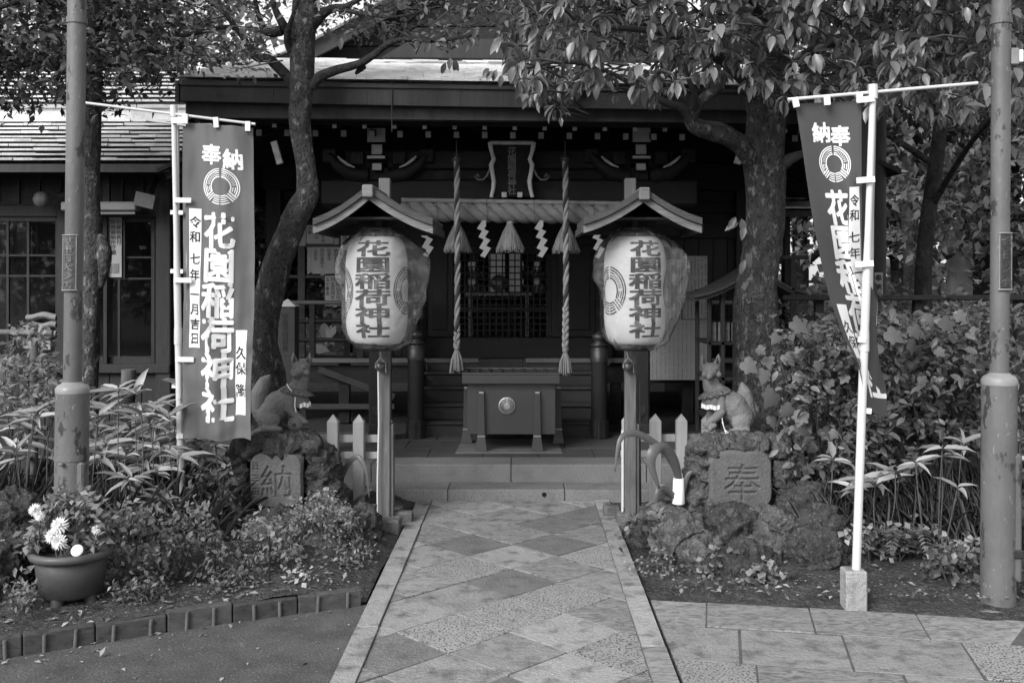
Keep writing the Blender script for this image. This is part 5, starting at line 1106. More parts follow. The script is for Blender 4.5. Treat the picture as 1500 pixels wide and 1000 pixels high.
def SL(u, v, off, dx=0, Y0=YL_):
    px = lerp(lerp(271, 369, u), lerp(268, 372, u), v) + dx + 3 * math.sin(v * 5) * (u - .2) + (2.5 * math.sin(v * math.pi) * (1 - u))
    py = 180 + 461 * v + lerp(-1, 7, u) * (1 - v) + 3 * u * v - 2.5 * math.sin(u * 9) * v * v
    y = Y0 + .018 * math.sin(u * 7 + v * 3) + .014 * math.sin(u * 13 - v * 9) * (.4 + v) - .02 * v - off
    k = .011 * noise.noise((u * 4 + v * 3, v * 20, Y0)) * max(0, min(1, (v - .35) * 3)) + .006 * noise.noise((u * 9, v * 9, 1)) + .008 * max(0, 1 - v * 5) * math.cos(u * 6.28 * 2)
    return Vector((PX(px, YL_) if Y0 == YL_ else PX(px, Y0), y + k * 1.6, PZ(py, YL_ if Y0 == YL_ else Y0)))
polL = [W(lerp(267, 254.5, k / 10), lerp(800, 159, k / 10), YL_ + .01) for k in range(11)]
tabsL = [(W(316, 172, YL_ - .01), W(317, 187, YL_ - .01), .03), (W(363, 178, YL_ - .01), W(363, 192, YL_ - .01), .03), (W(271, 167, YL_ - .012), W(271, 182, YL_ - .012), .032), (W(251, 176, YL_ - .02), W(275, 177, YL_ - .02), .036)]
tabsL += [(W(xa, y, YL_ - .022), W(xa + 26, y + .5, YL_ - .022), .030) for xa, y in ((254, 293), (255, 410), (258, 526), (259, 638))]
bL = banner('flat grey votive banner with white calligraphy on a white pole beside the spotted tree', SL, 'flag_cloth', polL, [W(114, 149.5, YL_), W(374, 182, YL_)], tabsL, False)
def SL2(u, v, off): return SL(u * .9, v * .98 + .01, off, -4, 7.0)
banner('second votive banner hidden behind the flat grey one, only its pole side edge showing', SL2, 'flag_cloth', [W(lerp(264, 259, k / 10), lerp(770, 185, k / 10), 7.05) for k in range(11)], [W(214, 176, 7.0), W(352, 195, 7.0)], [(W(xa, y, 6.98), W(xa + 18, y + .5, 6.98), .028) for xa, y in ((250, 311), (250, 397), (252, 565))], False, full=False, nu=20, nv=50)
YR_ = 5.0
UK = [0, .06, .24, .34, .5, .72, 1]
ROWS = [(150, [1262, 1257, 1239, 1229, 1213, 1191, 1165], [0, 0, 0, 0, 0, 0, 0]), (215, [1262, 1257, 1241, 1231, 1217, 1199, 1175], [0, 0, .01, .02, .03, .03, .0]), (265, [1262, 1258, 1244, 1235, 1222, 1206, 1182], [0, 0, -.01, .01, .04, .03, -.02]),
        (305, [1262, 1259, 1244, 1239, 1229, 1212, 1188], [0, 0, -.03, .01, .05, .02, -.05]), (350, [1262, 1260, 1243, 1248, 1238, 1219, 1196], [0, 0, -.05, -.005, .06, .01, -.08]), (395, [1264, 1263, 1250, 1256, 1245, 1226, 1205], [.01, .01, -.04, .0, .07, .0, -.10]),
        (425, [1268, 1279, 1267, 1262, 1253, 1235, 1212], [.02, .03, .05, .06, .07, -.02, -.13]), (440, [1268, 1285, 1272, 1264, 1256, 1240, 1216], [.03, .05, .07, .07, .06, -.03, -.14]), (470, [1268, 1284, 1275, 1268, 1261, 1247, 1226], [.03, .06, .10, .09, .06, -.04, -.15]),
        (500, [1267, 1284, 1280, 1273, 1266, 1255, 1238], [.03, .07, .12, .10, .06, -.03, -.13]), (530, [1267, 1285, 1288, 1281, 1272, 1262, 1254], [.03, .07, .13, .10, .06, -.02, -.10]), (560, [1267, 1283, 1297, 1290, 1279, 1268, 1262], [.03, .06, .12, .10, .05, .0, -.06]), (606, [1267, 1280, 1300, 1297, 1288, 1279, 1270], [.03, .05, .10, .09, .05, .01, -.02])]
RV = [(r[0] - 150) / 456 for r in ROWS]
cacheR = {}
def SRraw(u, v):
    v = max(0, min(1, v)); u = max(0, min(1, u))
    xs = [catmull(RV, [r[1][k] for r in ROWS], v) for k in range(7)]; ds = [catmull(RV, [r[2][k] for r in ROWS], v) for k in range(7)]
    return catmull(UK, xs, u), catmull(UK, ds, u)
def SR(u, v, off):
    x, d = SRraw(u, v)
    dv = v * 456 + 150 - 2 * (1 - v) + (1 - v) * (-u * -4)
    y = YR_ + .03 + d + .008 * noise.noise((u * 4, v * 12, 2)) * v; q = W(x, dv + 4 * math.sin(u * 5) * v, y); return q - (q - cam.location).normalized() * off
polR = [W(lerp(1254, 1279, k / 10), lerp(840, 130, k / 10), YR_) for k in range(11)]
tabsR = [(W(1164, 143, YR_ - .01), W(1167, 157, YR_ - .01), .028), (W(1211, 140, YR_ - .01), W(1212, 154, YR_ - .01), .028), (W(1259, 136, YR_ - .01), W(1259, 150, YR_ - .01), .028), (W(1256, 147, YR_ - .02), W(1280, 144.5, YR_ - .02), .028)]
tabsR += [(W(xa, y + 1.5, YR_ - .026), W(xa + 26, y - .5, YR_ - .026), .028) for xa, y in ((1255, 263), (1253, 386))] + [(W(1266, 601, YR_ - .0), W(1276, 602, YR_ - .0), .026), (W(1257, 497, YR_ - .024), W(1268, 498, YR_ - .024), .026)]
bR = banner('darker votive banner twisted by the wind round its white pole in the granite socket', SR, 'flag_cloth_dark', polR, [W(1154, 146, YR_), W(1432, 122, YR_)], tabsR, True, cut=22, order='納奉', nu=64, nv=130)
YR2 = 7.7
def SR2(u, v, off): x, d_ = SRraw(u, v * .9); return Vector((PX(x * .8 + 1265 * .2 + 8, YR2), YR2 + d_ - off, PZ(158 + v * 380, YR2)))
banner('dark banner mostly hidden behind the twisted one, its edge showing beside the pole', SR2, 'flag_cloth_dark', [W(lerp(1268, 1281, k / 10), lerp(700, 150, k / 10), YR2) for k in range(11)], [W(1208, 158, YR2), W(1300, 154, YR2)], [], True, prints=False, full=False, nu=16, nv=40)
sk = obj('banner_socket', MB().cbox(PX(1235, YR_), PX(1266, YR_), YR_ - .05, YR_ + .055, -.05, PZ(833, YR_), .006), 'granite_pale'); setp(sk, 'square granite block holding the foot of the twisted banner pole', 'stone base')

# =================================================================== LAMP POSTS
def lamp_post(pxu, pxb, Y, ru, rb, zs, lab, plate, text, pm, lm, box):
    t = thing('lamp_post', W(pxb, 0, Y).xy.to_3d(), lab, 'lamp post', 'grey steel lamp posts'); xb, xu = PX(pxb, Y), PX(pxu, Y)
    def X(z): return lerp(xb, xu, max(0, min(1, z / 3.1)))
    obj('sleeve', MB().tube([(X(z), Y, z) for z in (-.06, .3, .6, zs - .03)], rb, 40), 'post_paint', t)
    obj('shoulder', MB().lathe([(rb + .001, zs - .035), (rb + .002, zs - .012), (rb - .01, zs + .006), (ru + .012, zs + .014), (ru + .001, zs + .024)], (X(zs), Y, 0), 40), 'post_band', t)
    sh = obj('shaft', MB().tube([(X(z), Y, z) for z in np.linspace(zs - .02, 5.2, 12)], ru, 32), 'post_paint', t)
    zj = PZ(30, Y); obj('collar', MB().tube([(X(zj), Y, zj - .02), (X(zj), Y, zj + .012)], ru + .006, 32), 'post_paint', t)
    zb = PZ(669, Y) if box == 0 else PZ(620, Y)
    if box == 0:
        obj('clamp_band', MB().tube([(X(zb), Y, zb - .012), (X(zb), Y, zb + .012)], rb + .004, 40), 'post_paint', t); obj('clamp_bolt', MB().lathe([(.001, 0), (.012, 0), (.012, .014), (.001, .016)], (X(zb) - .01, Y - rb - .015, zb - .03), 10), 'post_paint', t)
        obj('inspection_hatch', MB().cbox(X(.4) + rb * .55, X(.4) + rb * 1.06, Y - rb * .75, Y, .08, zb - .02, .01), 'post_paint', t)
    else:
        obj('inspection_hatch', MB().cbox(X(.3) + rb * .5, X(.3) + rb * 1.1, Y - rb * .75, Y, .12, PZ(662, Y), .012), 'post_paint', t); obj('hatch_lock', MB().cbox(X(.3) + rb * .5, X(.3) + rb * 1.1, Y - rb * .9, Y - .05, PZ(812, Y), PZ(800, Y), .004), 'plate_dark', t)
        obj('side_box', MB().cbox(PX(1478, Y), PX(1489, Y), Y - .03, Y + .05, PZ(96, Y), PZ(72, Y), .004), 'post_band', t); obj('side_box_lid', MB().cbox(PX(1490, Y), PX(1497, Y), Y - .02, Y + .04, PZ(92, Y), PZ(74, Y), .003), 'tab', t)
    # curved name plate with raised letters
    (pa, pb, ya, yb) = plate; rr = ru + .007; a0 = math.asin(max(-.98, (PX(pa, Y) - X(1.7)) / rr)) ; a1 = math.asin(min(.98, (PX(pb, Y) - X(1.7)) / rr)); z0, z1 = PZ(yb, Y), PZ(ya, Y)
    def onp(a_, z, r_): return Vector((X(z) + r_ * math.sin(a_), Y - r_ * math.cos(a_), z))
    pl_ = obj('name_plate', MB().grid(lambda u, v: onp(lerp(a0, a1, u), lerp(z1, z0, v), rr), 16, 6), pm, t)
    for z in (z0, z1): obj('plate_rim', MB().tube([onp(lerp(a0 - .1, a1 + .1, k / 10), z, rr + .003) for k in range(11)], .004, 6), 'post_band', pl_)
    for a_ in (a0, a1): obj('plate_rim', MB().tube([onp(a_, z0, rr + .001), onp(a_, z1, rr + .001)], .003, 6), 'post_band', pl_)
    m = MB()
    for k, ch in enumerate(text): letters(m, ch, lambda x, y: onp((a0 + a1) / 2 + x * .058 / rr, lerp(z1, z0, (k + .55) / (len(text) + .1)) + y * .042, rr + .004), .02, cut=6)
    obj('lettering', m, lm, pl_)
    return t
lamp_post(113, 103, 5.5, .048, .086, 1.03, 'grey steel lamp post with a wide sleeve rising behind the chrysanthemum pot', (95.5, 117, 345, 425), '献市日大ン店', 'plate_metal', 'plate_letter', 0)
lamp_post(1467, 1462, 5.05, .045, .083, 1.12, 'grey steel lamp post with flaking paint standing at the edge of the slab pavement', (1458, 1477, 342, 424), '合日ノ会', 'plate_dark', 'plate_metal', 1)
obj('post_footing', MB().prism([(PX(1404, 5.2), 5.35), (PX(1424, 4.95), 4.93), (2.75, 4.86), (2.8, 5.4)], -.04, .006, .006), 'granite', None); setp(bpy.data.objects['post_footing'], 'flat worn concrete footing round the base of the flaking lamp post', 'footing')
# dark round pillar with a paper strip behind the twisted banner
dp = thing('timber_pillar', W(1280, 0, 8.5).xy.to_3d(), 'tall dark round timber pillar with a paper strip behind the twisted banner', 'pillar')
obj('shaft', MB().tube([(PX(1280, 8.5), 8.5, z) for z in (-.05, 1.5, 3.0, 4.2)], .098, 24), 'dark_wood_upright', dp)
stp_ = obj('paper_strip', MB().box(PX(1281, 8.38), PX(1293, 8.38), 8.375, 8.38, PZ(470, 8.38), PZ(399, 8.38)), 'notice_paper', dp)
m = MB()
for k, ch in enumerate('奉納浜花園'): letters(m, ch, lambda x, y: W(1287 + x * 9, 407 + k * 12.5 - y * 10, 8.37), .02)
obj('lettering', m, 'notice_ink', stp_)
# grey square pillar with a white pyramid cap, behind the spotted tree
vp = thing('square_pillar', W(425, 0, 8.0).xy.to_3d(), 'grey square pillar with a white pointed cap and faint vertical lettering behind the spotted tree', 'pillar')
xa, xb = PX(405, 8.0), PX(432, 8.0); zt_ = PZ(449, 8.0)
obj('shaft', MB().cbox(xa, xb, 8.0, 8.15, -.05, zt_, .004), 'step_wood', vp); obj('cap', MB().add([(xa - .01, 7.99, zt_), (xb + .01, 7.99, zt_), (xb + .01, 8.16, zt_), (xa - .01, 8.16, zt_), ((xa + xb) / 2, 8.07, zt_ + .06)], [(0, 1, 4), (1, 2, 4), (2, 3, 4), (3, 0, 4), (3, 2, 1, 0)]), 'plaster', vp)
m = MB()
for k, ch in enumerate('奉納花園稲荷'): letters(m, ch, lambda x, y: W(417 + x * 8, 462 + k * 9.5 - y * 8, 7.996), .02)
obj('lettering', m, 'notice_ink', vp)
# bamboo rail fence, far left, and round stake
bf = thing('bamboo_rail', W(20, 0, 6.6).xy.to_3d(), 'weathered bamboo rail fence tied with cord in front of the office windows', 'fence')
obj('rail', MB().tube([W(-150, 488, 6.6), W(0, 486.5, 6.6), W(77, 488, 6.6)], .019, 12), 'grey_wood', bf); obj('rail', MB().tube([W(-150, 628, 6.6), W(10, 625, 6.6), W(70, 627, 6.6)], .017, 12), 'grey_wood', bf)
for px in (50, -60): obj('upright', MB().tube([W(px, 476, 6.63), W(px, 700, 6.63), (PX(px, 6.63), 6.63, 0)], .025, 12), 'grey_wood', bf)
obj('cord_lashing', MB().tube([W(44, 478, 6.58), W(56, 482, 6.57), W(46, 492, 6.57), W(56, 496, 6.58)], .006, 6), 'rope_dark', bf)
sk_ = thing('round_stake', W(188, 0, 7.6).xy.to_3d(), 'thick round wooden stake with a pale cut top among the bamboo grass', 'stake')
obj('stake_body', MB().tube([(PX(188, 7.6), 7.6, -.05), W(188, 560, 7.6)], .052, 18, jit=.03), 'office_wood', sk_); obj('stake_head', MB().tube([W(188, 561, 7.6), W(188.5, 541, 7.6)], [.053, .050], 18, jit=.05), 'grey_wood', sk_)
for px, yt, lab in ((138, 566, 'thin bamboo stake standing just beside the lamp post sleeve'), (177, 562, 'thin bamboo stake leaning beside the thick round stake')): setp(obj('bamboo_stake', MB().tube([(PX(px, 7.2), 7.2, 0), W(px, yt, 7.2)], .014, 10), 'grey_wood'), lab, 'stake', 'thin bamboo stakes')
# low rail fence on the right, behind the hedge
rf = thing('rail_fence', W(1300, 0, 8.2).xy.to_3d(), 'low dark timber rail fence behind the leafy hedge', 'fence')
obj('rail', MB().cbox(PX(1148, 8.2), PX(1620, 8.2), 8.17, 8.25, PZ(440, 8.2), PZ(432, 8.2), .008), 'office_wood', rf)
for px in (1204, 1350, 1500, 1600): obj('post', MB().cbox(PX(px - 6, 8.2), PX(px + 6, 8.2), 8.25, 8.33, -.05, PZ(434, 8.2), .006), 'office_wood', rf)
obj('upper_rail', MB().cbox(PX(1146, 8.6), PX(1184, 8.6), 8.57, 8.63, PZ(380, 8.6), PZ(374, 8.6), .005), 'office_wood', rf); obj('upper_post', MB().cbox(PX(1158, 8.6), PX(1164, 8.6), 8.57, 8.63, -.05, PZ(378, 8.6), .005), 'office_wood', rf)
# background wall glimpsed on the right
bwl = thing('pale_wall', (6.0, 13.5, 0), 'pale plastered garden wall glimpsed through the leaves at the far right', 'wall')
obj('wall_face', MB().box(PX(1392, 13.5), PX(1425, 13.5), 13.5, 13.6, -.05, PZ(352, 13.5)), 'plaster', bwl); obj('dark_pier', MB().box(PX(1425, 13.5), PX(1448, 13.5), 13.45, 13.65, -.05, PZ(352, 13.5)), 'frame_dark', bwl)
obj('coping', MB().slab([W(1320, 285, 13.4), W(1450, 300, 13.4), W(1450, 306, 13.4), W(1320, 291, 13.4)], (0, .6, 0)), 'office_tile', bwl)

# =================================================================== POTTED PLANTS
Yq = 4.95; pot = thing('flower_pot', (PX(105, Yq), Yq, .07), 'big dark plastic flower pot on feet holding white chrysanthemums', 'flower pot'); c = (PX(105, Yq), Yq, 0)
zr = PZ(806, Yq); z0 = PZ(878, Yq - .1)
obj('bowl', MB().lathe([(.125, z0), (.142, z0 + .012), (.158, z0 + .1), (.167, zr - .01), (.15, zr - .01), (.14, zr - .03), (.01, zr - .03)], c, 48), 'pot_plastic', pot)
obj('rim', MB().lathe([(.16, zr - .028), (.188, zr - .022), (.194, zr - .004), (.188, zr + .012), (.165, zr + .014), (.155, zr - .01)], c, 48, cap=False), 'pot_rim', pot)
for a_ in (-100, -20, 60, 140): obj('foot', MB().tube([(c[0] + .11 * math.cos(R(a_)), c[1] + .11 * math.sin(R(a_)), z0 + .005), (c[0] + .118 * math.cos(R(a_)), c[1] + .118 * math.sin(R(a_)), z0 - .035)], .028, 10), 'pot_plastic', pot)
obj('potting_soil', MB().lathe([(.148, zr - .022), (.05, zr - .012), (.001, zr - .01)], c, 30, cap=False), 'soil', pot)
def mum(p, r, d, lab):
    t = thing('white_chrysanthemum', p, lab, 'flower', 'white chrysanthemums'); d = Vector(d).normalized(); a0 = d.cross(Vector((0, 0, 1))).normalized(); b0 = d.cross(a0)
    P, D, N_ = [], [], []
    for ring, (n, el, l) in enumerate(((16, .15, 1.), (14, .45, .92), (12, .8, .8), (8, 1.15, .6))):
        for k in range(n):
            a_ = 2 * math.pi * (k + .5 * ring + random.uniform(-.2, .2)) / n; o = a0 * math.cos(a_) + b0 * math.sin(a_); dd = o * math.cos(el) + d * math.sin(el); P.append(p + dd * r * .08); D.append(dd); N_.append(d * math.cos(el) - o * math.sin(el))
    obj('petals', leaf_mesh('petals', 'lance', P, D, N_, r * np.random.uniform(.9, 1.1, len(P)), r * .3), 'petal', t, kind='stuff')
    obj('stem', MB().tube([p, p + Vector((.0, .02, -.06)), p + Vector((.01, .03, -.14))], .004, 6), 'grass_blade', t)
for (px, py, Y, r, dd, lab) in ((88, 770, 4.83, .042, (-.1, -1, .5), 'largest white chrysanthemum facing straight out over the pot rim'), (78, 785, 4.82, .036, (-.3, -1, .4), 'white chrysanthemum tucked under the largest one'), (87, 793, 4.80, .038, (.1, -1, .3), 'lowest white chrysanthemum just above the pot rim'), (52, 747, 4.9, .032, (-.4, -1, .6), 'white chrysanthemum nearest the dark boulder'), (59, 755, 4.88, .026, (0, -1, .3), 'half open white chrysanthemum under the one nearest the boulder'), (122, 738, 4.95, .034, (.1, -.6, 1), 'topmost white chrysanthemum against the lamp post sleeve'), (141, 776, 4.86, .022, (.3, -1, .6), 'small white chrysanthemum bud over the leafy side of the pot')): mum(W(px, py, Y), r, dd, lab)
setp(obj('white_tag', MB().lathe([(.028, 0), (.028, .003), (.001, .004)], n=20), 'tab'), 'round white tag lying on the front rim of the flower pot', 'tag'); bpy.data.objects['white_tag'].matrix_basis = Matrix.Translation(W(113, 806, 4.755)) @ Matrix.Rotation(R(60), 4, 'X')
# small clay pot with long strap leaves by the bright fox pedestal
Yc = 6.45; cp_ = thing('strap_leaf_plant', W(1000, 742, Yc), 'potted plant with long arching strap leaves tied in a white paper collar', 'potted plant'); c = W(1000, 742, Yc)
obj('pot', MB().lathe([(.06, c.z - .16), (.08, c.z - .02), (.095, c.z - .018), (.098, c.z), (.085, c.z), (.075, c.z - .03), (.001, c.z - .03)], (c.x, c.y, 0), 30), 'clay', cp_)
obj('paper_collar', MB().lathe([(.040, PZ(737, Yc)), (.033, PZ(700, Yc)), (.028, PZ(700, Yc)), (.03, PZ(737, Yc))], (PX(994, Yc), Yc, 0), 20, fn=lambda a_, z: 1 + .06 * math.sin(a_ * 3)), 'bib_white', cp_)
def strap(pts, w, flat_dir=(0, -1, .25)):
    m = MB(); P = [Vector(p) for p in pts]; Q = []
    for i in range(len(P) - 1):
        for k in range(5):
            t = k / 5; p0, p1, p2, p3 = P[max(i - 1, 0)], P[i], P[i + 1], P[min(i + 2, len(P) - 1)]
            Q.append(.5 * ((2 * p1) + (p2 - p0) * t + (2 * p0 - 5 * p1 + 4 * p2 - p3) * t * t + (3 * p1 - p0 - 3 * p2 + p3) * t ** 3))
    Q.append(P[-1]); vs_, n = [], len(Q)
    for i, q in enumerate(Q):
        t = (Q[min(i + 1, n - 1)] - Q[max(i - 1, 0)]).normalized(); s = t.cross(Vector(flat_dir)).normalized(); ww = w * (min(1, .45 + i / n * 2.5)) * (1 if i / n < .6 else max(.04, 1 - ((i / n - .6) / .4) ** 1.6)); up = s.cross(t)
        vs_ += [q - s * ww, q - up * ww * .25, q + s * ww]
    m.add(vs_, [f for i in range(n - 1) for f in ((3 * i, 3 * i + 1, 3 * i + 4, 3 * i + 3), (3 * i + 1, 3 * i + 2, 3 * i + 5, 3 * i + 4))], True); return m
LV = [([(996, 705, 0), (985, 672, -.02), (968, 656, -.04), (945, 640, -.08), (925, 634, -.12), (908, 645, -.16), (901, 690, -.18)], .022), ([(996, 706, -.01), (988, 678, -.05), (974, 656, -.1), (958, 660, -.14), (954, 680, -.15), (966, 715, -.14)], .034), ([(995, 735, 0), (985, 724, -.03), (972, 716, -.06), (963, 722, -.08), (961, 748, -.08)], .016), ([(992, 738, .0), (978, 722, -.02), (965, 730, -.05), (945, 742, -.08)], .018), ([(998, 735, 0), (1006, 700, .0), (1014, 690, .0)], .014), ([(990, 736, .01), (978, 712, 0), (968, 716, 0), (975, 745, -.03)], .014)]
for P, w in LV: o = obj('strap_leaf', strap([W(a_, b_, Yc + c_) for a_, b_, c_ in P], w), 'strap_leaf', cp_); o.modifiers.new('s', 'SOLIDIFY').thickness = .002
sp_ = thing('strap_leaf_clump', W(540, 745, 6.75), 'arching strap leaf in front of the pickets beside the first lantern post', 'plant')
for P, w in (([(488, 760, 0), (495, 718, -.02), (508, 682, -.05), (524, 669, -.08), (536, 690, -.1), (541, 730, -.1)], .017), ([(500, 765, 0), (520, 735, 0), (545, 716, -.05)], .012)): o = obj('strap_leaf', strap([W(a_, b_, 6.78 + c_) for a_, b_, c_ in P], w), 'strap_leaf', sp_); o.modifiers.new('s', 'SOLIDIFY').thickness = .002
# low wire fence among the weeds
wf = thing('wire_fence', W(320, 860, 5.35), 'low fence of thin dark crossed wires among the weeds behind the edging', 'fence')
m = MB()
def wfp(s, z): x = lerp(235, 395, s); return W(x, lerp(868, 862, s), 5.2 + .05 * math.sin(s * 3)) + Vector((0, 0, z))
for k in range(9):
    for d in (-1, 1):
        a_, b_ = k / 8, k / 8 + d * .16
        if 0 <= b_ <= 1: m.tube([wfp(a_, .0), wfp((a_ + b_) / 2, .12), wfp(b_, .24)], .0025, 5)
obj('crossed_wire', m, 'frame_dark', wf, kind='stuff')
for s in (0, .5, 1): obj('stake', MB().tube([wfp(s, -.03), wfp(s, .27)], .004, 6), 'frame_dark', wf)
obj('top_wire', MB().tube([wfp(k / 8, .245) for k in range(9)], .003, 6), 'frame_dark', wf)
# =================================================================== TREES
def spline(pts, n=8):
    P = [Vector(p) for p in pts]; Q = []
    for i in range(len(P) - 1):
        p0, p1, p2, p3 = P[max(i - 1, 0)], P[i], P[i + 1], P[min(i + 2, len(P) - 1)]
        for k in range(n): t = k / n; Q.append(.5 * ((2 * p1) + (p2 - p0) * t + (2 * p0 - 5 * p1 + 4 * p2 - p3) * t * t + (3 * p1 - p0 - 3 * p2 + p3) * t ** 3))
    return Q + [P[-1]]
def limb(name, pts, rads, m, parent, n=14, jit=.12, seg=8):
    Q = spline(pts, seg); k = len(Q); r = [catmull(list(range(len(rads))), rads, i / (k - 1) * (len(rads) - 1)) for i in range(k)]
    return obj(name, MB().tube(Q, r, n, jit=jit), m, parent)
# --- the slender spotted tree before the hall
Yt = 7.55
tb = thing('slender_tree', W(398, 640, Yt).xy.to_3d(), 'slender leaning tree with lichen spotted bark rising in an S before the hall', 'tree')
Pt = [(402, 700, 27), (398, 620, 26), (394, 560, 25), (386, 505, 22), (388, 460, 21), (397, 420, 21), (408, 380, 21.5), (422, 345, 20), (436, 312, 18.5), (450, 285, 17), (449, 250, 15.5), (443, 215, 15), (439, 180, 15.5), (441, 140, 17), (442, 100, 18), (442, 60, 18), (446, 20, 19), (450, -30, 20), (455, -120, 19), (460, -230, 16)]
limb('trunk', [W(a, b, Yt) for a, b, c in Pt], [c * Yt / F * 1.0 for a, b, c in Pt], 'bark_mossy', tb, 20, .14, 5)
for pts, r in (([(430, 128, 0), (420, 112, -.02), (404, 96, -.06), (393, 86, -.1), (376, 84, -.12), (367, 74, -.14), (356, 55, -.2), (345, 42, -.22), (326, 40, -.25), (300, 45, -.3)], 9), ([(455, 128, 0), (468, 113, .0), (490, 104, -.02), (512, 98, -.05), (530, 92, -.1), (551, 78, -.14), (567, 66, -.2), (590, 58, -.26), (640, 60, -.35), (690, 52, -.45)], 9), ([(551, 78, -.14), (562, 70, -.1), (575, 62, -.05), (600, 44, 0), (640, 26, .05)], 5), ([(567, 66, -.2), (560, 50, -.2), (545, 25, -.25), (530, -10, -.3)], 4.5), ([(575, 62, -.1), (590, 40, -.2), (612, 20, -.3), (650, -10, -.4)], 4),
               ([(440, 62, 0), (424, 50, -.05), (412, 32, -.1), (402, 10, -.1), (392, -30, -.15)], 10), ([(436, 92, 0), (420, 60, -.1), (430, 20, -.2), (445, -20, -.3)], 6), ([(455, 40, 0), (474, 20, -.05), (490, 12, -.1), (510, 8, -.15), (560, -20, -.2)], 9), ([(412, 45, -.1), (396, 48, -.1), (385, 40, -.1), (378, 20, -.15), (370, -20, -.2)], 8), ([(530, 97, -.05), (526, 103, -.02), (521, 108, -.04)], 7), ([(300, 45, -.3), (270, 52, -.35), (235, 50, -.4), (190, 62, -.5)], 4), ([(345, 42, -.22), (330, 20, -.2), (300, 0, -.2)], 5), ([(490, 12, -.1), (530, 20, -.2), (580, 25, -.3), (640, 10, -.4)], 4)):
    limb('branch', [W(a, b, Yt + c) for a, b, c in pts], [lerp(r, max(1.2, r * .25), k / (len(pts) - 1)) * Yt / F for k in range(len(pts))], 'bark_dark', tb, 10, .15)
# --- dark tree behind the lamp post
Yd = 7.9
td = thing('dark_tree', W(137, 620, Yd).xy.to_3d(), 'straight mossy tree with dense dark foliage right behind the lamp post beside the flower pot', 'tree')
Pd = [(128, 680, 16), (129, 600, 15), (130, 540, 14.5), (132, 470, 14), (135, 400, 15), (138, 375, 17), (135, 340, 14), (132, 260, 13.5), (134, 180, 14), (134, 100, 14.5), (134, 20, 15), (132, -80, 14), (130, -220, 12)]
limb('trunk', [W(a, b, Yd) for a, b, c in Pd], [c * Yd / F for a, b, c in Pd], 'bark_mossy', td, 18, .12, 6)
limb('branch', [W(148, 420, Yd - .02), W(153, 390, Yd - .05), W(152, 365, Yd - .05), W(146, 345, Yd - .02)], [.02, .045, .05, .03], 'bark_mossy', td, 10, .2)
for pts, r in (([(134, 60, 0), (150, 20, -.2), (190, -20, -.5), (240, -60, -.8)], 8), ([(130, 40, 0), (90, 10, -.2), (40, 0, -.4), (-20, 20, -.5)], 8), ([(133, 100, 0), (80, 90, -.3), (20, 100, -.6)], 5), ([(134, 90, 0), (180, 95, .2), (240, 85, .3)], 5)): limb('branch', [W(a, b, Yd + c) for a, b, c in pts], [lerp(r, 2, k / (len(pts) - 1)) * Yd / F for k in range(len(pts))], 'bark_dark', td, 8, .15)
# --- right tree with glossy leaves
Yg = 7.5
tg = thing('glossy_tree', W(1120, 640, Yg).xy.to_3d(), 'stout tree with rough lichen bark and big glossy drooping leaves over the porch corner', 'tree')
Pg = [(1118, 660, 46), (1117, 600, 43), (1113, 540, 38), (1108, 490, 34), (1108, 430, 30), (1114, 380, 28), (1120, 320, 28), (1120, 260, 29), (1118, 225, 30), (1122, 180, 30), (1126, 120, 29), (1128, 60, 28), (1130, -20, 27), (1130, -150, 24)]
limb('trunk', [W(a, b, Yg) for a, b, c in Pg], [c * Yg / F for a, b, c in Pg], 'bark_mossy', tg, 24, .13, 6)
for pts, r in (([(1110, 255, 0), (1098, 232, -.08), (1082, 212, -.16), (1062, 200, -.25), (1040, 194, -.32), (1020, 188, -.4), (1012, 178, -.42), (1016, 165, -.45), (1030, 145, -.5), (1052, 128, -.55), (1070, 90, -.6), (1075, 60, -.65)], 15), ([(1106, 215, -.05), (1080, 200, -.1), (1055, 185, -.1), (1030, 180, -.1), (1000, 168, -.15)], 9), ([(1014, 180, -.42), (1000, 160, -.5), (975, 150, -.6), (940, 132, -.7), (905, 112, -.8), (870, 96, -.9)], 7), ([(1016, 165, -.45), (1018, 140, -.6), (1008, 115, -.7), (1003, 90, -.8)], 5), ([(1140, 245, 0), (1160, 232, -.1), (1185, 222, -.1)], 12), ([(1120, 150, 0), (1060, 90, -.4), (980, 50, -.8), (880, 40, -1.1)], 10), ([(1128, 120, 0), (1200, 70, -.4), (1290, 50, -.7), (1380, 60, -.9)], 10), ([(1128, 60, 0), (1100, 0, -.6), (1060, -40, -1.2)], 9), ([(870, 96, -.9), (820, 90, -1.0), (770, 100, -1.1)], 4)):
    limb('branch', [W(a, b, Yg + c) for a, b, c in pts], [lerp(r, max(2, r * .3), k / (len(pts) - 1)) * Yg / F for k in range(len(pts))], 'bark_mossy' if r > 14 else 'twig', tg, 12, .14)
def low_g(px):   # how far down the crown's skirt hangs, by column
    return np.interp(px, [690, 720, 750, 780, 820, 870, 920, 960, 1000, 1040, 1075, 1100, 1150, 1200, 1250, 1300, 1350, 1400, 1445, 1600], [20, 60, 110, 158, 165, 130, 135, 150, 120, 118, 112, 150, 168, 190, 165, 160, 168, 172, 160, 150]) + 6
C0, P, D, N_, Ls = [], [], [], [], []
k = 0
while k < 2200:
    Y = random.uniform(5.5, 8.3); px = random.uniform(690, 1560); py = random.uniform(-330, 185)
    if py > low_g(px) - 24 * (random.random() ** 2): continue
    if py < 60 and px < 745 and random.random() < .5: continue
    if noise.noise((px / 80, py / 60, Y * .9)) < -.16 + (.06 if py > 60 else 0): continue
    c = W(px, py, Y)
    if c.z < 2.45 or c.z > 4.9: continue
    k += 1; C0.append(c)
cents = []
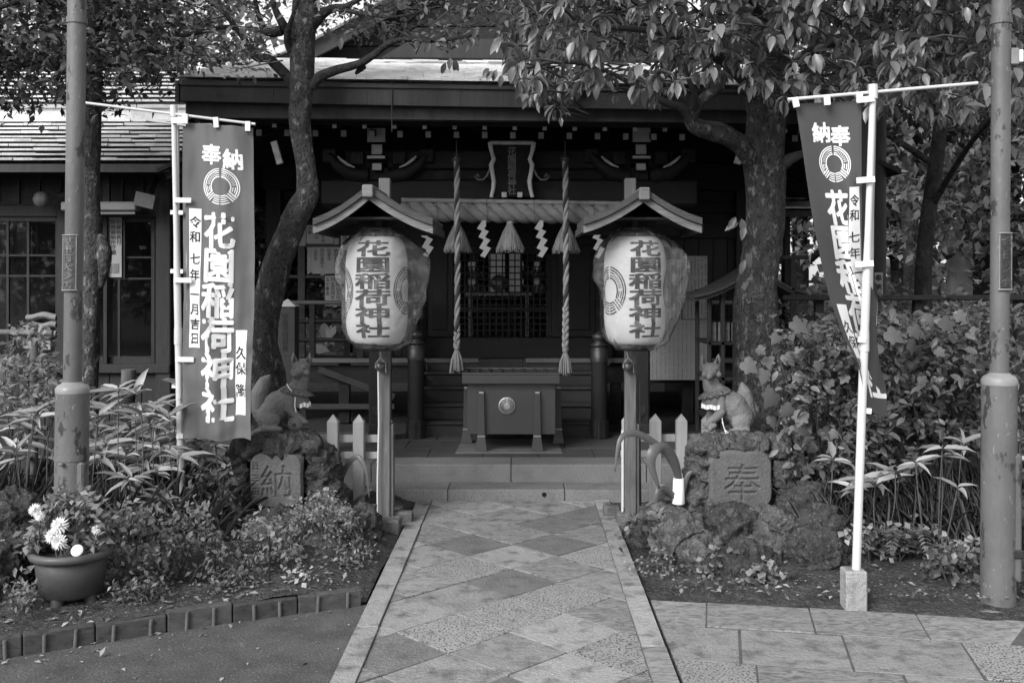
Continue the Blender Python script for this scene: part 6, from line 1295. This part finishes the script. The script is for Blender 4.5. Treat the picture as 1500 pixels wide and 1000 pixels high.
for c in C0:
    tw = Vector((random.uniform(-1, .4), random.uniform(-1, .2), random.uniform(-.2, .5))).normalized(); n = random.randint(5, 9)
    a0 = tw.cross(Vector((0, 0, 1))).normalized(); b0 = a0.cross(tw)
    for j in range(n):
        a_ = 2 * math.pi * j / n + random.uniform(-.4, .4); o = a0 * math.cos(a_) + b0 * math.sin(a_); d = (o * random.uniform(.6, 1.1) + tw * random.uniform(.2, .7) + Vector((0, 0, -random.uniform(.35, 1.1)))).normalized()
        P.append(c + o * .012 + tw * random.uniform(-.04, .04)); D.append(d); N_.append(Vector((o.x * .5, o.y * .5, 1)) + Vector(rvec(1)[0]) * .45); Ls.append(random.uniform(.062, .118))
P, D, N_, Ls = map(np.array, (P, D, N_, Ls)); ix, iy = toimg(P)
tip = P + D * Ls[:, None]; tx, ty = toimg(tip); near = (ty < low_g(tx) + 16); P, D, N_, Ls, ix, iy = P[near], D[near], N_[near], Ls[near], ix[near], iy[near]
inview = (ix > 700) & (ix < 1500) & (iy > 0); rank = np.argsort(P[:, 1] + (~inview) * 100)[:290]; rest = np.setdiff1d(np.arange(len(P)), rank)
Wd = Ls * np.random.uniform(.40, .50, len(Ls))
leaf_objs(tg, 'oval', 'leaf_glossy', P[rank], D[rank], N_[rank], Ls[rank], Wd[rank])
obj('crown', leaf_mesh('crown', 'oval', P[rest], D[rest], N_[rest], Ls[rest], Wd[rest]), 'leaf_glossy', tg, kind='stuff')
mt = MB()
for c in C0[::2]: e = c + Vector((random.uniform(.1, .3), random.uniform(.1, .3), random.uniform(-.05, .15))); mt.tube([c, c.lerp(e, .5) + Vector((0, 0, .02)), e], [.004, .006, .009], 5)
obj('twigs', mt, 'twig', tg, kind='stuff')
# trunk sprouts
P = [W(px, py, Yg - .25) for px, py in ((1078, 318), (1086, 320), (1090, 330), (1082, 326), (1094, 370), (1091, 380))]; leaf_objs(tg, 'oval', 'leaf_glossy', np.array(P), np.array([(-.4, -.2, -.6), (.1, -.3, -.9), (-.2, -.4, -.8), (-.7, -.2, -.3), (.2, -.3, -.9), (-.3, -.2, -.8)]), np.array([(0, -1, .6)] * 6), .11, .05)

def cloud(n, gen, keep):
    out = []
    while len(out) < n:
        p = gen()
        if keep(p): out.append(p)
    return out
def leafy(parent, name, mname, centres, per, spread, L, wr, kind='quad', droop=.3, flat=.6, stuff=True, upn=1.):
    n = len(centres); C_ = np.repeat(np.array(centres), per, 0) + np.random.normal(size=(n * per, 3)) * np.array(spread); d = rvec(n * per); d[:, 2] = d[:, 2] * flat - droop; nn = rvec(n * per) * .7 + np.array([0, -.25, upn])
    Ln = L * np.random.uniform(.65, 1.25, n * per); return obj(name, leaf_mesh(name, kind, C_, d, nn, Ln, Ln * wr * np.random.uniform(.8, 1.2, n * per)), mname, parent, kind='stuff' if stuff else None)
# fine foliage of the slender tree, in layered sprays
def low_b(px): return np.interp(px, [90, 130, 180, 250, 300, 340, 378, 383, 425, 430, 455, 480, 520, 600, 660, 700, 740], [120, 132, 138, 118, 100, 112, 112, 20, 20, 40, 45, 52, 62, 66, 72, 60, 30])
def gen_b(): px = random.uniform(100, 740); return W(px, random.uniform(-260, 135), random.uniform(6.7, 8.2))
def keep_b(p): px, py = CX + p.x / p.y * F, CY - (p.z - H) / p.y * F; return py < low_b(px) - 6 and noise.noise((px / 60, py / 22, p.y * 1.5)) > (-.02 if py > -20 else .1)
cb = cloud(760, gen_b, keep_b)
leafy(tb, 'crown', 'leaf_fine', cb, 13, (.075, .07, .028), .062, .5, 'quad', .15, .5)
mt = MB()
for c in cb[::4]: mt.tube([c, c + Vector((random.uniform(-.3, .3), random.uniform(-.1, .2), random.uniform(-.12, .12)))], [.003, .006], 4)
obj('twigs', mt, 'twig', tb, kind='stuff')
P = [W(px, py, 7.2) for px, py in ((660, 85), (664, 88), (669, 88), (653, 92), (341, 38), (352, 40), (716, 100), (722, 104), (728, 102), (735, 110), (610, 60), (630, 62), (648, 58), (700, 40), (690, 55), (560, 30), (480, 40), (500, 55))]; leaf_objs(tb, 'oval', 'leaf_glossy', np.array(P), rvec(len(P)) * .5 + np.array([0, -.2, -.8]), rvec(len(P)) * .3 + np.array([0, -1, .3]), .085, .042)
# dense foliage of the dark tree
def gen_d(): return W(random.uniform(-120, 255), random.uniform(-330, 165), random.uniform(6.6, 8.7))
def low_d(px): return np.interp(px, [-120, 0, 60, 110, 150, 200, 240, 262], [175, 162, 160, 168, 168, 140, 138, 60])
def keep_d(p): px, py = CX + p.x / p.y * F, CY - (p.z - H) / p.y * F; return py < low_d(px) - 8 and noise.noise((px / 45, py / 40, p.y * 1.2)) > -.28
leafy(td, 'crown', 'leaf_dark', cloud(900, gen_d, keep_d), 14, (.09, .09, .06), .075, .5, 'quad', .35, .7)

# --- trees and shrubs behind
def far_tree(x, y, h, r, lab, mname='leaf_far', n=420, L=.16, tr=.14, low=.35, cat='tree', name='background_tree', grp='trees behind the shrine'):
    t = thing(name, (x, y, 0), lab, cat, grp)
    limb('trunk', [(x, y, -.05), (x + random.uniform(-.1, .1), y, h * .3), (x + random.uniform(-.25, .25), y, h * .6), (x, y, h * .92)], [tr * 1.15, tr, tr * .75, tr * .3], 'bark_dark', t, 12, .12)
    for k in range(6):
        a_ = random.uniform(0, 6.28); z = h * random.uniform(.35, .75); e = Vector((x + math.cos(a_) * r * .7, y + math.sin(a_) * r * .7, z + h * .14)); limb('branch', [(x, y, z), Vector((x, y, z)).lerp(e, .5) + Vector((0, 0, .1)), e], [tr * .45, tr * .3, tr * .12], 'bark_dark', t, 7, .1, 4)
    C_ = []
    while len(C_) < n:
        v = Vector(rvec(1)[0]) * random.random() ** .4; p = Vector((x + v.x * r, y + v.y * r, h * (low + (1 - low) / 2) + v.z * h * (1 - low) / 2))
        if noise.noise(p * (1.1 / max(r, .8) * 1.6)) > -.22: C_.append(p)
    leafy(t, 'crown', mname, C_, 12, (L * 1.1, L * 1.1, L * .6), L, .5, 'quad', .25, .7)
    return t
far_tree(PX(1365, 9.6), 9.6, 5.6, 2.1, 'dark trunked tree behind the rail fence beside the flaking lamp post', 'leaf_dark', 420, .12, .078, .5)
for (px, Y, h, r, lab, m) in ((1180, 17.5, 5.2, 1.9, 'pale leaved tree glowing between the stout trunk and the twisted banner', 'leaf_far_sunlit'), (1320, 17, 5.2, 2.0, 'bushy tree behind the dark trunk on the rail fence side', 'leaf_far_sunlit'), (1490, 13, 4.6, 1.7, 'leafy tree behind the flaking lamp post', 'leaf_far'), (1600, 13.5, 7, 2.4, 'tall tree beyond the far edge of the hedge', 'leaf_far'), (1345, 15, 7.5, 2.0, 'tall tree rising behind the twisted banner', 'leaf_far_sunlit'), (1420, 16, 8.5, 3.0, 'tallest tree behind the pale garden wall', 'leaf_far'),
                             (230, 15, 6.4, 2.3, 'tall tree above the office roof', 'leaf_far'), (60, 16, 7, 2.8, 'dark tree standing behind the office at the photo edge', 'leaf_far'), (395, 17, 4.6, 1.3, 'thin tree against the sky between office and hall', 'leaf_far_sunlit'), (560, 18, 6.6, 1.8, 'tree peeping over the hall gable beside the spotted tree', 'leaf_far_sunlit'), (900, 19, 6.5, 2.6, 'great tree rising behind the hall ridge', 'leaf_far'), (955, 17, 7, 2.4, 'tree behind the hall\'s far eave', 'leaf_far'), (420, 12.6, 3.2, .9, 'small bright tree seen through the open porch corner', 'leaf_far_sunlit')):
    far_tree(PX(px, Y), Y, h, r, lab, m, int(300 + 60 * r), .15 if Y < 14 else .2)
FW = np.stack([np.random.uniform(-24, 26, 20000), np.random.uniform(21, 26, 20000), np.random.beta(1.1, 1.9, 20000) * 6.0], 1)
FW = np.array([p for p in FW if noise.noise((p[0] * .45, p[2] * .6, p[1] * .2)) > -.22 and not (5.2 < p[0] < 7.6 and p[2] > 1.2 and noise.noise((p[0] * 1.5, p[2] * 1.5, 4)) < .25)])
obj('far_wood', leaf_mesh('far_wood', 'quad', FW, rvec(len(FW)), rvec(len(FW)) + np.array([0, -.6, .5]), np.random.uniform(.3, .6, len(FW)), np.random.uniform(.2, .35, len(FW))), 'leaf_far', None, kind='stuff')
for k, (px, Y, lab) in enumerate(((1230, 9.8, 'low pale shrub behind the rail fence, by the dark pillar'), (1310, 10.2, 'round shrub behind the rail fence, between the pillar and the dark trunk'), (1420, 10.3, 'fine leaved shrub behind the rail fence under the pale wall'), (1520, 9.9, 'dense shrub behind the rail fence past the flaking lamp post'))):
    t = thing('shrub', (PX(px, Y), Y, 0), lab, 'shrub', 'shrubs behind the rail fence'); C_ = [Vector((PX(px, Y), Y, .75)) + Vector(rvec(1)[0] * np.array([.75, .5, .85])) * random.random() ** .3 for _ in range(170)]
    leafy(t, 'foliage', 'leaf_far_sunlit' if k % 2 == 0 else 'leaf_far', C_, 13, (.08, .08, .05), .09, .5, 'quad', .2); limb('stem', [(PX(px, Y), Y, -.05), (PX(px, Y) + .05, Y, .5), (PX(px, Y), Y, 1.0)], [.04, .03, .015], 'bark_dark', t, 8)

for (x, y, h, r, lab) in ((-8.6, -7.5, 4.6, 2.2, 'leafy tree behind the viewer, mirrored in the office window panes'), (-11.8, -8.5, 4.8, 2.4, 'leafy tree behind the viewer, farther along than the mirrored one'), (-5.6, -9.5, 4.4, 2.0, 'bushy tree behind the viewer across from the office'), (5.5, -9, 6.0, 2.6, 'tall tree behind the viewer on the hedge side')): far_tree(x, y, h, r, lab, 'leaf_dark', 260, .3, .16, .12, grp='trees behind the viewer')
# =================================================================== HEDGE AND BROAD LEAVES, RIGHT
def hedge(px0, px1, Y0, Y1, top, bot, lab, n, L, mname='leaf_hedge'):
    t = thing('leafy_shrub', W((px0 + px1) / 2, 0, (Y0 + Y1) / 2).xy.to_3d(), lab, 'shrub', 'hedge shrubs'); C_ = []
    while len(C_) < n:
        px = random.uniform(px0, px1); Y = random.uniform(Y0, Y1); py = top + 10 * math.sin(px / 23) + (bot - top) * random.random() ** 1.25 + (Y1 - Y) * 14
        if noise.noise((px / 55, py / 42, Y * 1.3)) > -.14: C_.append(W(px, py, Y))
    x0 = PX((px0 + px1) / 2, (Y0 + Y1) / 2); Ym = (Y0 + Y1) / 2
    for k in range(16):
        c = random.choice(C_); b_ = Vector((x0 + random.uniform(-.35, .35), Ym + random.uniform(-.2, .2), -.03)); obj('stem', MB().tube(spline([b_, b_.lerp(c, .5) + Vector((random.uniform(-.1, .1), 0, .05)), c], 5), .008, 6), 'twig', t)
    ce = np.array(C_); per = 7; n_ = len(ce) * per; C2 = np.repeat(ce, per, 0) + np.random.normal(size=(n_, 3)) * np.array([.05, .05, .035]); d = rvec(n_); d[:, 2] = d[:, 2] * .5 - .2; d[:, 1] -= .35; nn = rvec(n_) * 1.0 + np.array([0, -.25, .9])
    Ln = L * (.45 + .95 * np.random.random(n_) ** 1.4); obj('foliage', leaf_mesh('foliage', 'oval', C2, d, nn, Ln, Ln * .5), mname, t, kind='stuff')
hedge(1150, 1255, 6.2, 7.3, 470, 700, 'leafy shrub between the bright fox and the twisted banner', 330, .062)
hedge(1230, 1340, 6.2, 7.2, 460, 690, 'leafy shrub directly behind the twisted banner', 340, .066)
hedge(1325, 1440, 6.2, 7.2, 450, 650, 'leafy shrub beside the flaking lamp post, on the banner side', 340, .068)
hedge(1430, 1600, 6.0, 7.4, 440, 760, 'leafy shrub behind the flaking lamp post at the photo edge', 380, .068)
hedge(1170, 1420, 7.2, 7.9, 450, 640, 'darker shrub filling the back of the hedge', 300, .07, 'leaf_hedge')
bl = thing('broad_leaf_vine', W(1190, 640, 6.4), 'vine of big lobed leaves climbing between the bright fox and the hedge', 'vine')
def bl_put(L_, t, Y, size):
    P, D, N_, S_ = [], [], [], []
    for px, py, s in L_: P.append(W(px, py - 12 * s, Y + random.uniform(-.12, .12))); D.append((random.uniform(-.9, .9), -.35, -random.uniform(.4, 1))); N_.append((random.uniform(-.8, .8), -1, random.uniform(.1, 1.2))); S_.append(size * s * random.uniform(.7, 1.15))
    leaf_objs(t, 'lobed', 'leaf_broad', np.array(P), np.array(D), np.array(N_), np.array(S_), np.array(S_) * 1.0)
bl_put([(1090, 545, 1.3), (1120, 560, 1.5), (1150, 535, 1.3), (1140, 505, 1.2), (1162, 485, 1.2), (1178, 590, 1.0), (1135, 590, 1.3), (1165, 560, 1), (1125, 535, 1), (1180, 640, 1.1), (1205, 640, 1.), (1195, 662, .9), (1170, 655, 1.2), (1225, 640, .8), (1160, 610, 1.2), (1185, 690, .9), (1215, 565, .8), (1240, 560, .9), (1148, 665, .9), (1150, 690, .9), (1200, 540, .8), (1110, 520, .9), (1172, 520, .9), (1250, 640, .7), (1130, 625, 1.2), (1175, 615, 1.0)], bl, 6.35, .088)
obj('stem', MB().tube(spline([W(1185, 760, 6.5), W(1178, 680, 6.45), W(1165, 600, 6.45), W(1140, 520, 6.4)], 6), .008, 6), 'twig', bl)
b2 = thing('broad_leaf_vine', W(1370, 500, 6.1), 'vine of lobed leaves lying on top of the hedge behind the twisted banner', 'vine')
bl_put([(1300, 500, 1.2), (1285, 520, 1.4), (1312, 505, 1.1), (1337, 490, 1), (1335, 510, .9), (1380, 480, 1), (1402, 470, 1), (1395, 500, .9), (1412, 545, .9), (1420, 530, .8), (1372, 520, .7), (1430, 490, .8), (1440, 540, 1), (1350, 560, .7), (1490, 520, .9), (1360, 470, .8), (1322, 470, .8)], b2, 6.15, .088)
obj('stem', MB().tube(spline([W(1350, 700, 6.6), W(1340, 600, 6.4), W(1330, 520, 6.3), W(1400, 495, 6.2)], 6), .006, 6), 'twig', b2)
# long grass and ferns under the hedge
def blades(name, lab, n, gen, L, w, mname, cat='grass', droop=.5):
    P = np.array([gen() for _ in range(n)]); d = np.random.normal(size=(n, 3)) * np.array([.35, .35, .15]) + np.array([0, -.05, 1]); nn = rvec(n) + np.array([0, -1.2, .2]); Ln = L * np.random.uniform(.5, 1.2, n)
    o = obj(name, leaf_mesh(name, 'strap', P, d, nn, Ln, w), mname, None, kind='stuff'); return setp(o, lab, cat)
def gr1(): px = random.uniform(1185, 1540); Y = random.uniform(5.85, 6.9); return (PX(px, Y), Y, .0)
blades('grass', 'thin wild grass blades under the hedge and bamboo grass', 1500, gr1, .33, .0055, 'grass_blade')
def gr2(): px = random.uniform(-80, 330); Y = random.uniform(5.95, 7.0); return (PX(px, Y), Y, .05)
blades('grass', 'thin wild grass blades under the hedge and bamboo grass', 1700, gr2, .33, .0055, 'grass_blade')
def bamboo(px0, px1, Y0, Y1, pyt, pyb, lab, stems, per, L=.2, m='leaf_bamboo', grp='clumps of bamboo grass'):
    t = thing('bamboo_grass', W((px0 + px1) / 2, 0, (Y0 + Y1) / 2).xy.to_3d(), lab, 'bamboo grass', grp); P, D, N_ = [], [], []
    for k in range(stems):
        Y = random.uniform(Y0, Y1); px = random.uniform(px0, px1); py = pyt + (pyb - pyt) * random.random() ** 1.1 + 6 * math.sin(px / 11); top = W(px, py, Y); base = Vector((top.x + random.uniform(-.1, .1), Y + .05, -.02))
        obj('stem', MB().tube(spline([base, base.lerp(top, .6) + Vector((random.uniform(-.03, .03), 0, 0)), top], 4), [.0035] * 9, 5), 'grass_blade', t)
        for j in range(per):
            a_ = 2 * math.pi * j / per + random.uniform(-.5, .5); d = Vector((math.cos(a_), math.sin(a_) * .8 - .25, random.uniform(-.25, .75))); P.append(top + Vector((0, 0, -.03 * random.random()))); D.append(d); N_.append((random.uniform(-.3, .3), -.55, 1))
    Ls = L * np.random.uniform(.6, 1.2, len(P)); leaf_objs(t, 'lance', m, np.array(P), np.array(D), np.array(N_), Ls, Ls * np.random.uniform(.17, .24, len(P)))
bamboo(132, 268, 6.15, 6.9, 568, 690, 'dense clump of pale bamboo grass between the lamp post and the banner pole', 50, 6, .185)
bamboo(255, 350, 6.5, 6.9, 645, 740, 'clump of bamboo grass under the lower hem of the flat banner', 24, 5, .17)
bamboo(-20, 95, 6.2, 6.8, 575, 690, 'clump of bamboo grass before the bamboo rail', 14, 5)
bamboo(150, 260, 6.0, 6.3, 690, 770, 'low dark bamboo grass near the flower pot', 20, 5, .15)
bamboo(1205, 1320, 5.75, 6.1, 670, 760, 'sparse bamboo grass with narrow leaves at the foot of the twisted banner', 5, 5, .20)
bamboo(1320, 1440, 5.7, 6.1, 640, 740, 'sparse bamboo grass beside the flaking lamp post', 5, 4, .17)
bamboo(1490, 1560, 5.4, 6.0, 620, 760, 'bamboo grass at the photo edge past the flaking lamp post', 6, 4, .2)
# shrubs of the left bed
def small_shrub(px0, px1, Y0, Y1, top, bot, lab, n, L, m, per=8, wr=.5, grp='low plants of the flower bed', cat='shrub', nm='low_shrub', kind='quad', gap=-.1):
    t = thing(nm, W((px0 + px1) / 2, 0, (Y0 + Y1) / 2).xy.to_3d(), lab, cat, grp); C_ = []
    for _ in range(40 * n):
        if len(C_) >= n: break
        px = random.uniform(px0, px1); Y = random.uniform(Y0, Y1); u = 2 * (px - px0) / (px1 - px0) - 1; py = bot - (bot - top) * (1 - u * u) ** .6 * random.random() ** .7; c = W(px, py, Y)
        if c.z > 0 and noise.noise((px / 28, py / 24, Y * 2)) > gap: C_.append(c)
    leafy(t, 'foliage', m, C_, per, (.03, .035, .022), L, wr, kind, .1, .8)
    for k in range(8): c = random.choice(C_); b_ = Vector((PX((px0 + px1) / 2, c.y) + random.uniform(-.08, .08), c.y, .02)); obj('stem', MB().tube([b_, b_.lerp(c, .5) + Vector((0, 0, .03)), c], .004, 5), 'twig', t)
    return t
small_shrub(-5, 85, 6.2, 7.1, 470, 600, 'fine leaved shrub crowding the bamboo rail at the photo edge', 150, .055, 'leaf_pale')
small_shrub(50, 160, 4.88, 5.1, 722, 802, 'leafy chrysanthemum foliage filling the flower pot', 170, .045, 'leaf_pale', wr=.6)
small_shrub(130, 250, 5.0, 5.5, 745, 880, 'bushy fine leaved weed leaning out beside the flower pot', 190, .038, 'leaf_hedge')
small_shrub(225, 330, 5.2, 5.9, 735, 860, 'straggly weed before the foot of the white banner pole', 130, .04, 'leaf_fine')
small_shrub(330, 440, 5.3, 5.8, 755, 850, 'weedy clump in front of the mossy lava boulder', 130, .04, 'leaf_pale')
small_shrub(395, 540, 5.7, 6.2, 722, 830, 'small flowering weed with tiny leaves spilling over the lava rocks', 230, .030, 'leaf_pale')
small_shrub(415, 470, 5.1, 5.3, 838, 880, 'single pale sprig drooping over the tile edging', 16, .028, 'leaf_bamboo', per=5, wr=.8, gap=-1)
small_shrub(285, 345, 6.1, 6.4, 650, 770, 'broad leaved weed against the ball fox pedestal', 70, .055, 'leaf_hedge')
small_shrub(-10, 45, 5.0, 5.4, 790, 850, 'withered weed behind the tall dark boulder', 40, .05, 'dead_leaf')
for k, (px, py, Y, lab) in enumerate(((1120, 862, 5.45, 'ring of round pale creeping leaves at the foot of the right-hand boulders'), (1060, 838, 5.6, 'small patch of round leaves in the boulder cleft'), (955, 838, 5.62, 'tiny white flowering weed beside the kerb'), (950, 780, 6.0, 'small weed sprouting by the lantern post foot'), (1330, 790, 5.75, 'fern with arching fronds before the hedge'), (1260, 800, 5.7, 'pale leaves curling behind the granite banner socket'), (1410, 815, 5.5, 'withered pale leaves beside the flaking lamp post'), (1395, 830, 5.35, 'low weed at the lamp post footing'))):
    small_shrub(px - 38, px + 38, Y - .12, Y + .15, py - 32, py + 14, lab, 34, (.045, .04, .022, .045, .045, .045, .045, .045)[k], ('leaf_pale', 'leaf_pale', 'leaf_pale', 'leaf_hedge', 'leaf_pale', 'dead_leaf', 'dead_leaf', 'leaf_hedge')[k], per=6, wr=.75, gap=-.3)
for (px0, px1, Y0, Y1, top, bot, lab) in ((165, 250, 4.85, 5.0, 845, 885, 'low sprawling weed on the bare soil just behind the edging, by the flower pot'), (300, 385, 5.05, 5.25, 835, 872, 'low sprawling weed just behind the edging under the wire fence'), (430, 520, 5.5, 5.7, 800, 835, 'low weed at the kerb end of the edging'), (10, 50, 4.6, 4.9, 850, 900, 'dry low weed on the soil left of the flower pot')):
    small_shrub(px0, px1, Y0, Y1, top, bot, lab, 40, .03, 'leaf_hedge', gap=-.3)
# fern fronds
fe = thing('fern', W(1330, 800, 5.6), 'arching fern fronds at the edge of the bare soil before the hedge', 'fern')
for k in range(7):
    b_ = Vector((PX(1320, 5.7) + random.uniform(-.1, .1), 5.7, .02)); a_ = R(200 + k * 24 + random.uniform(-8, 8)); e = b_ + Vector((math.cos(a_) * .3, math.sin(a_) * .18, .10)); md = b_.lerp(e, .5) + Vector((0, 0, .16)); Q = spline([b_, md, e], 9); P, D, N_ = [], [], []
    for i, q in enumerate(Q[3:]):
        for s in (-1, 1): t_ = (Q[min(i + 4, len(Q) - 1)] - q + Vector((1e-4, 0, 0))).normalized(); side = t_.cross(Vector((0, 0, 1))).normalized() * s; P.append(q); D.append(side + t_ * .4); N_.append((0, -.3, 1))
    ln = np.linspace(.07, .025, len(P)); fr = obj('frond', leaf_mesh('frond', 'lance', P, D, N_, ln, ln * .42), 'leaf_hedge', fe)
# fallen leaves
def litter(n, gen, mname, lab):
    P = np.array([gen() for _ in range(n)]); d = rvec(n) * np.array([1, 1, .15]); nn = rvec(n) * .35 + np.array([0, 0, 1]); L = .008 + .042 * np.random.random(n) ** 3; o = obj('fallen_leaves', leaf_mesh('fallen_leaves', 'quad', P, d, nn, L, L * .5), mname, None, kind='stuff'); setp(o, lab, 'fallen leaves')
def l1(): x = random.uniform(-3.4, -.85); y = edge_y(x) + abs(random.gauss(0, .45)) + .06; return (x, y, bed_l((x + 6.5) / 5.71, (y - edge_y(x) - .03) / max(.1, 7.6 - edge_y(x)))[2] + .012)
def l2(): x = random.uniform(.75, 3.0); y = 5.139 - .18 * (x - .63) + .05 + abs(random.gauss(0, .3)); return (x, y, .012 + .05 * min(1, max(0, x - .8)))
def l3(): x = random.uniform(-3, -.8); y = random.uniform(3.9, 5.0); y = min(y, edge_y(x) - abs(random.gauss(.03, .08))); return (x, y, -.008)
litter(1100, l1, 'dead_leaf', 'dry fallen leaves scattered over the soil and tarmac'); litter(620, l2, 'dead_leaf', 'dry fallen leaves scattered over the soil and tarmac'); litter(220, l3, 'dead_leaf', 'dry fallen leaves scattered over the soil and tarmac')
def grv(): x = random.uniform(-3.4, -.9); y = edge_y(x) + random.uniform(.05, 1.2); return (x, y)
for bk in (WORK,): bpy.data.scenes.remove(bk)
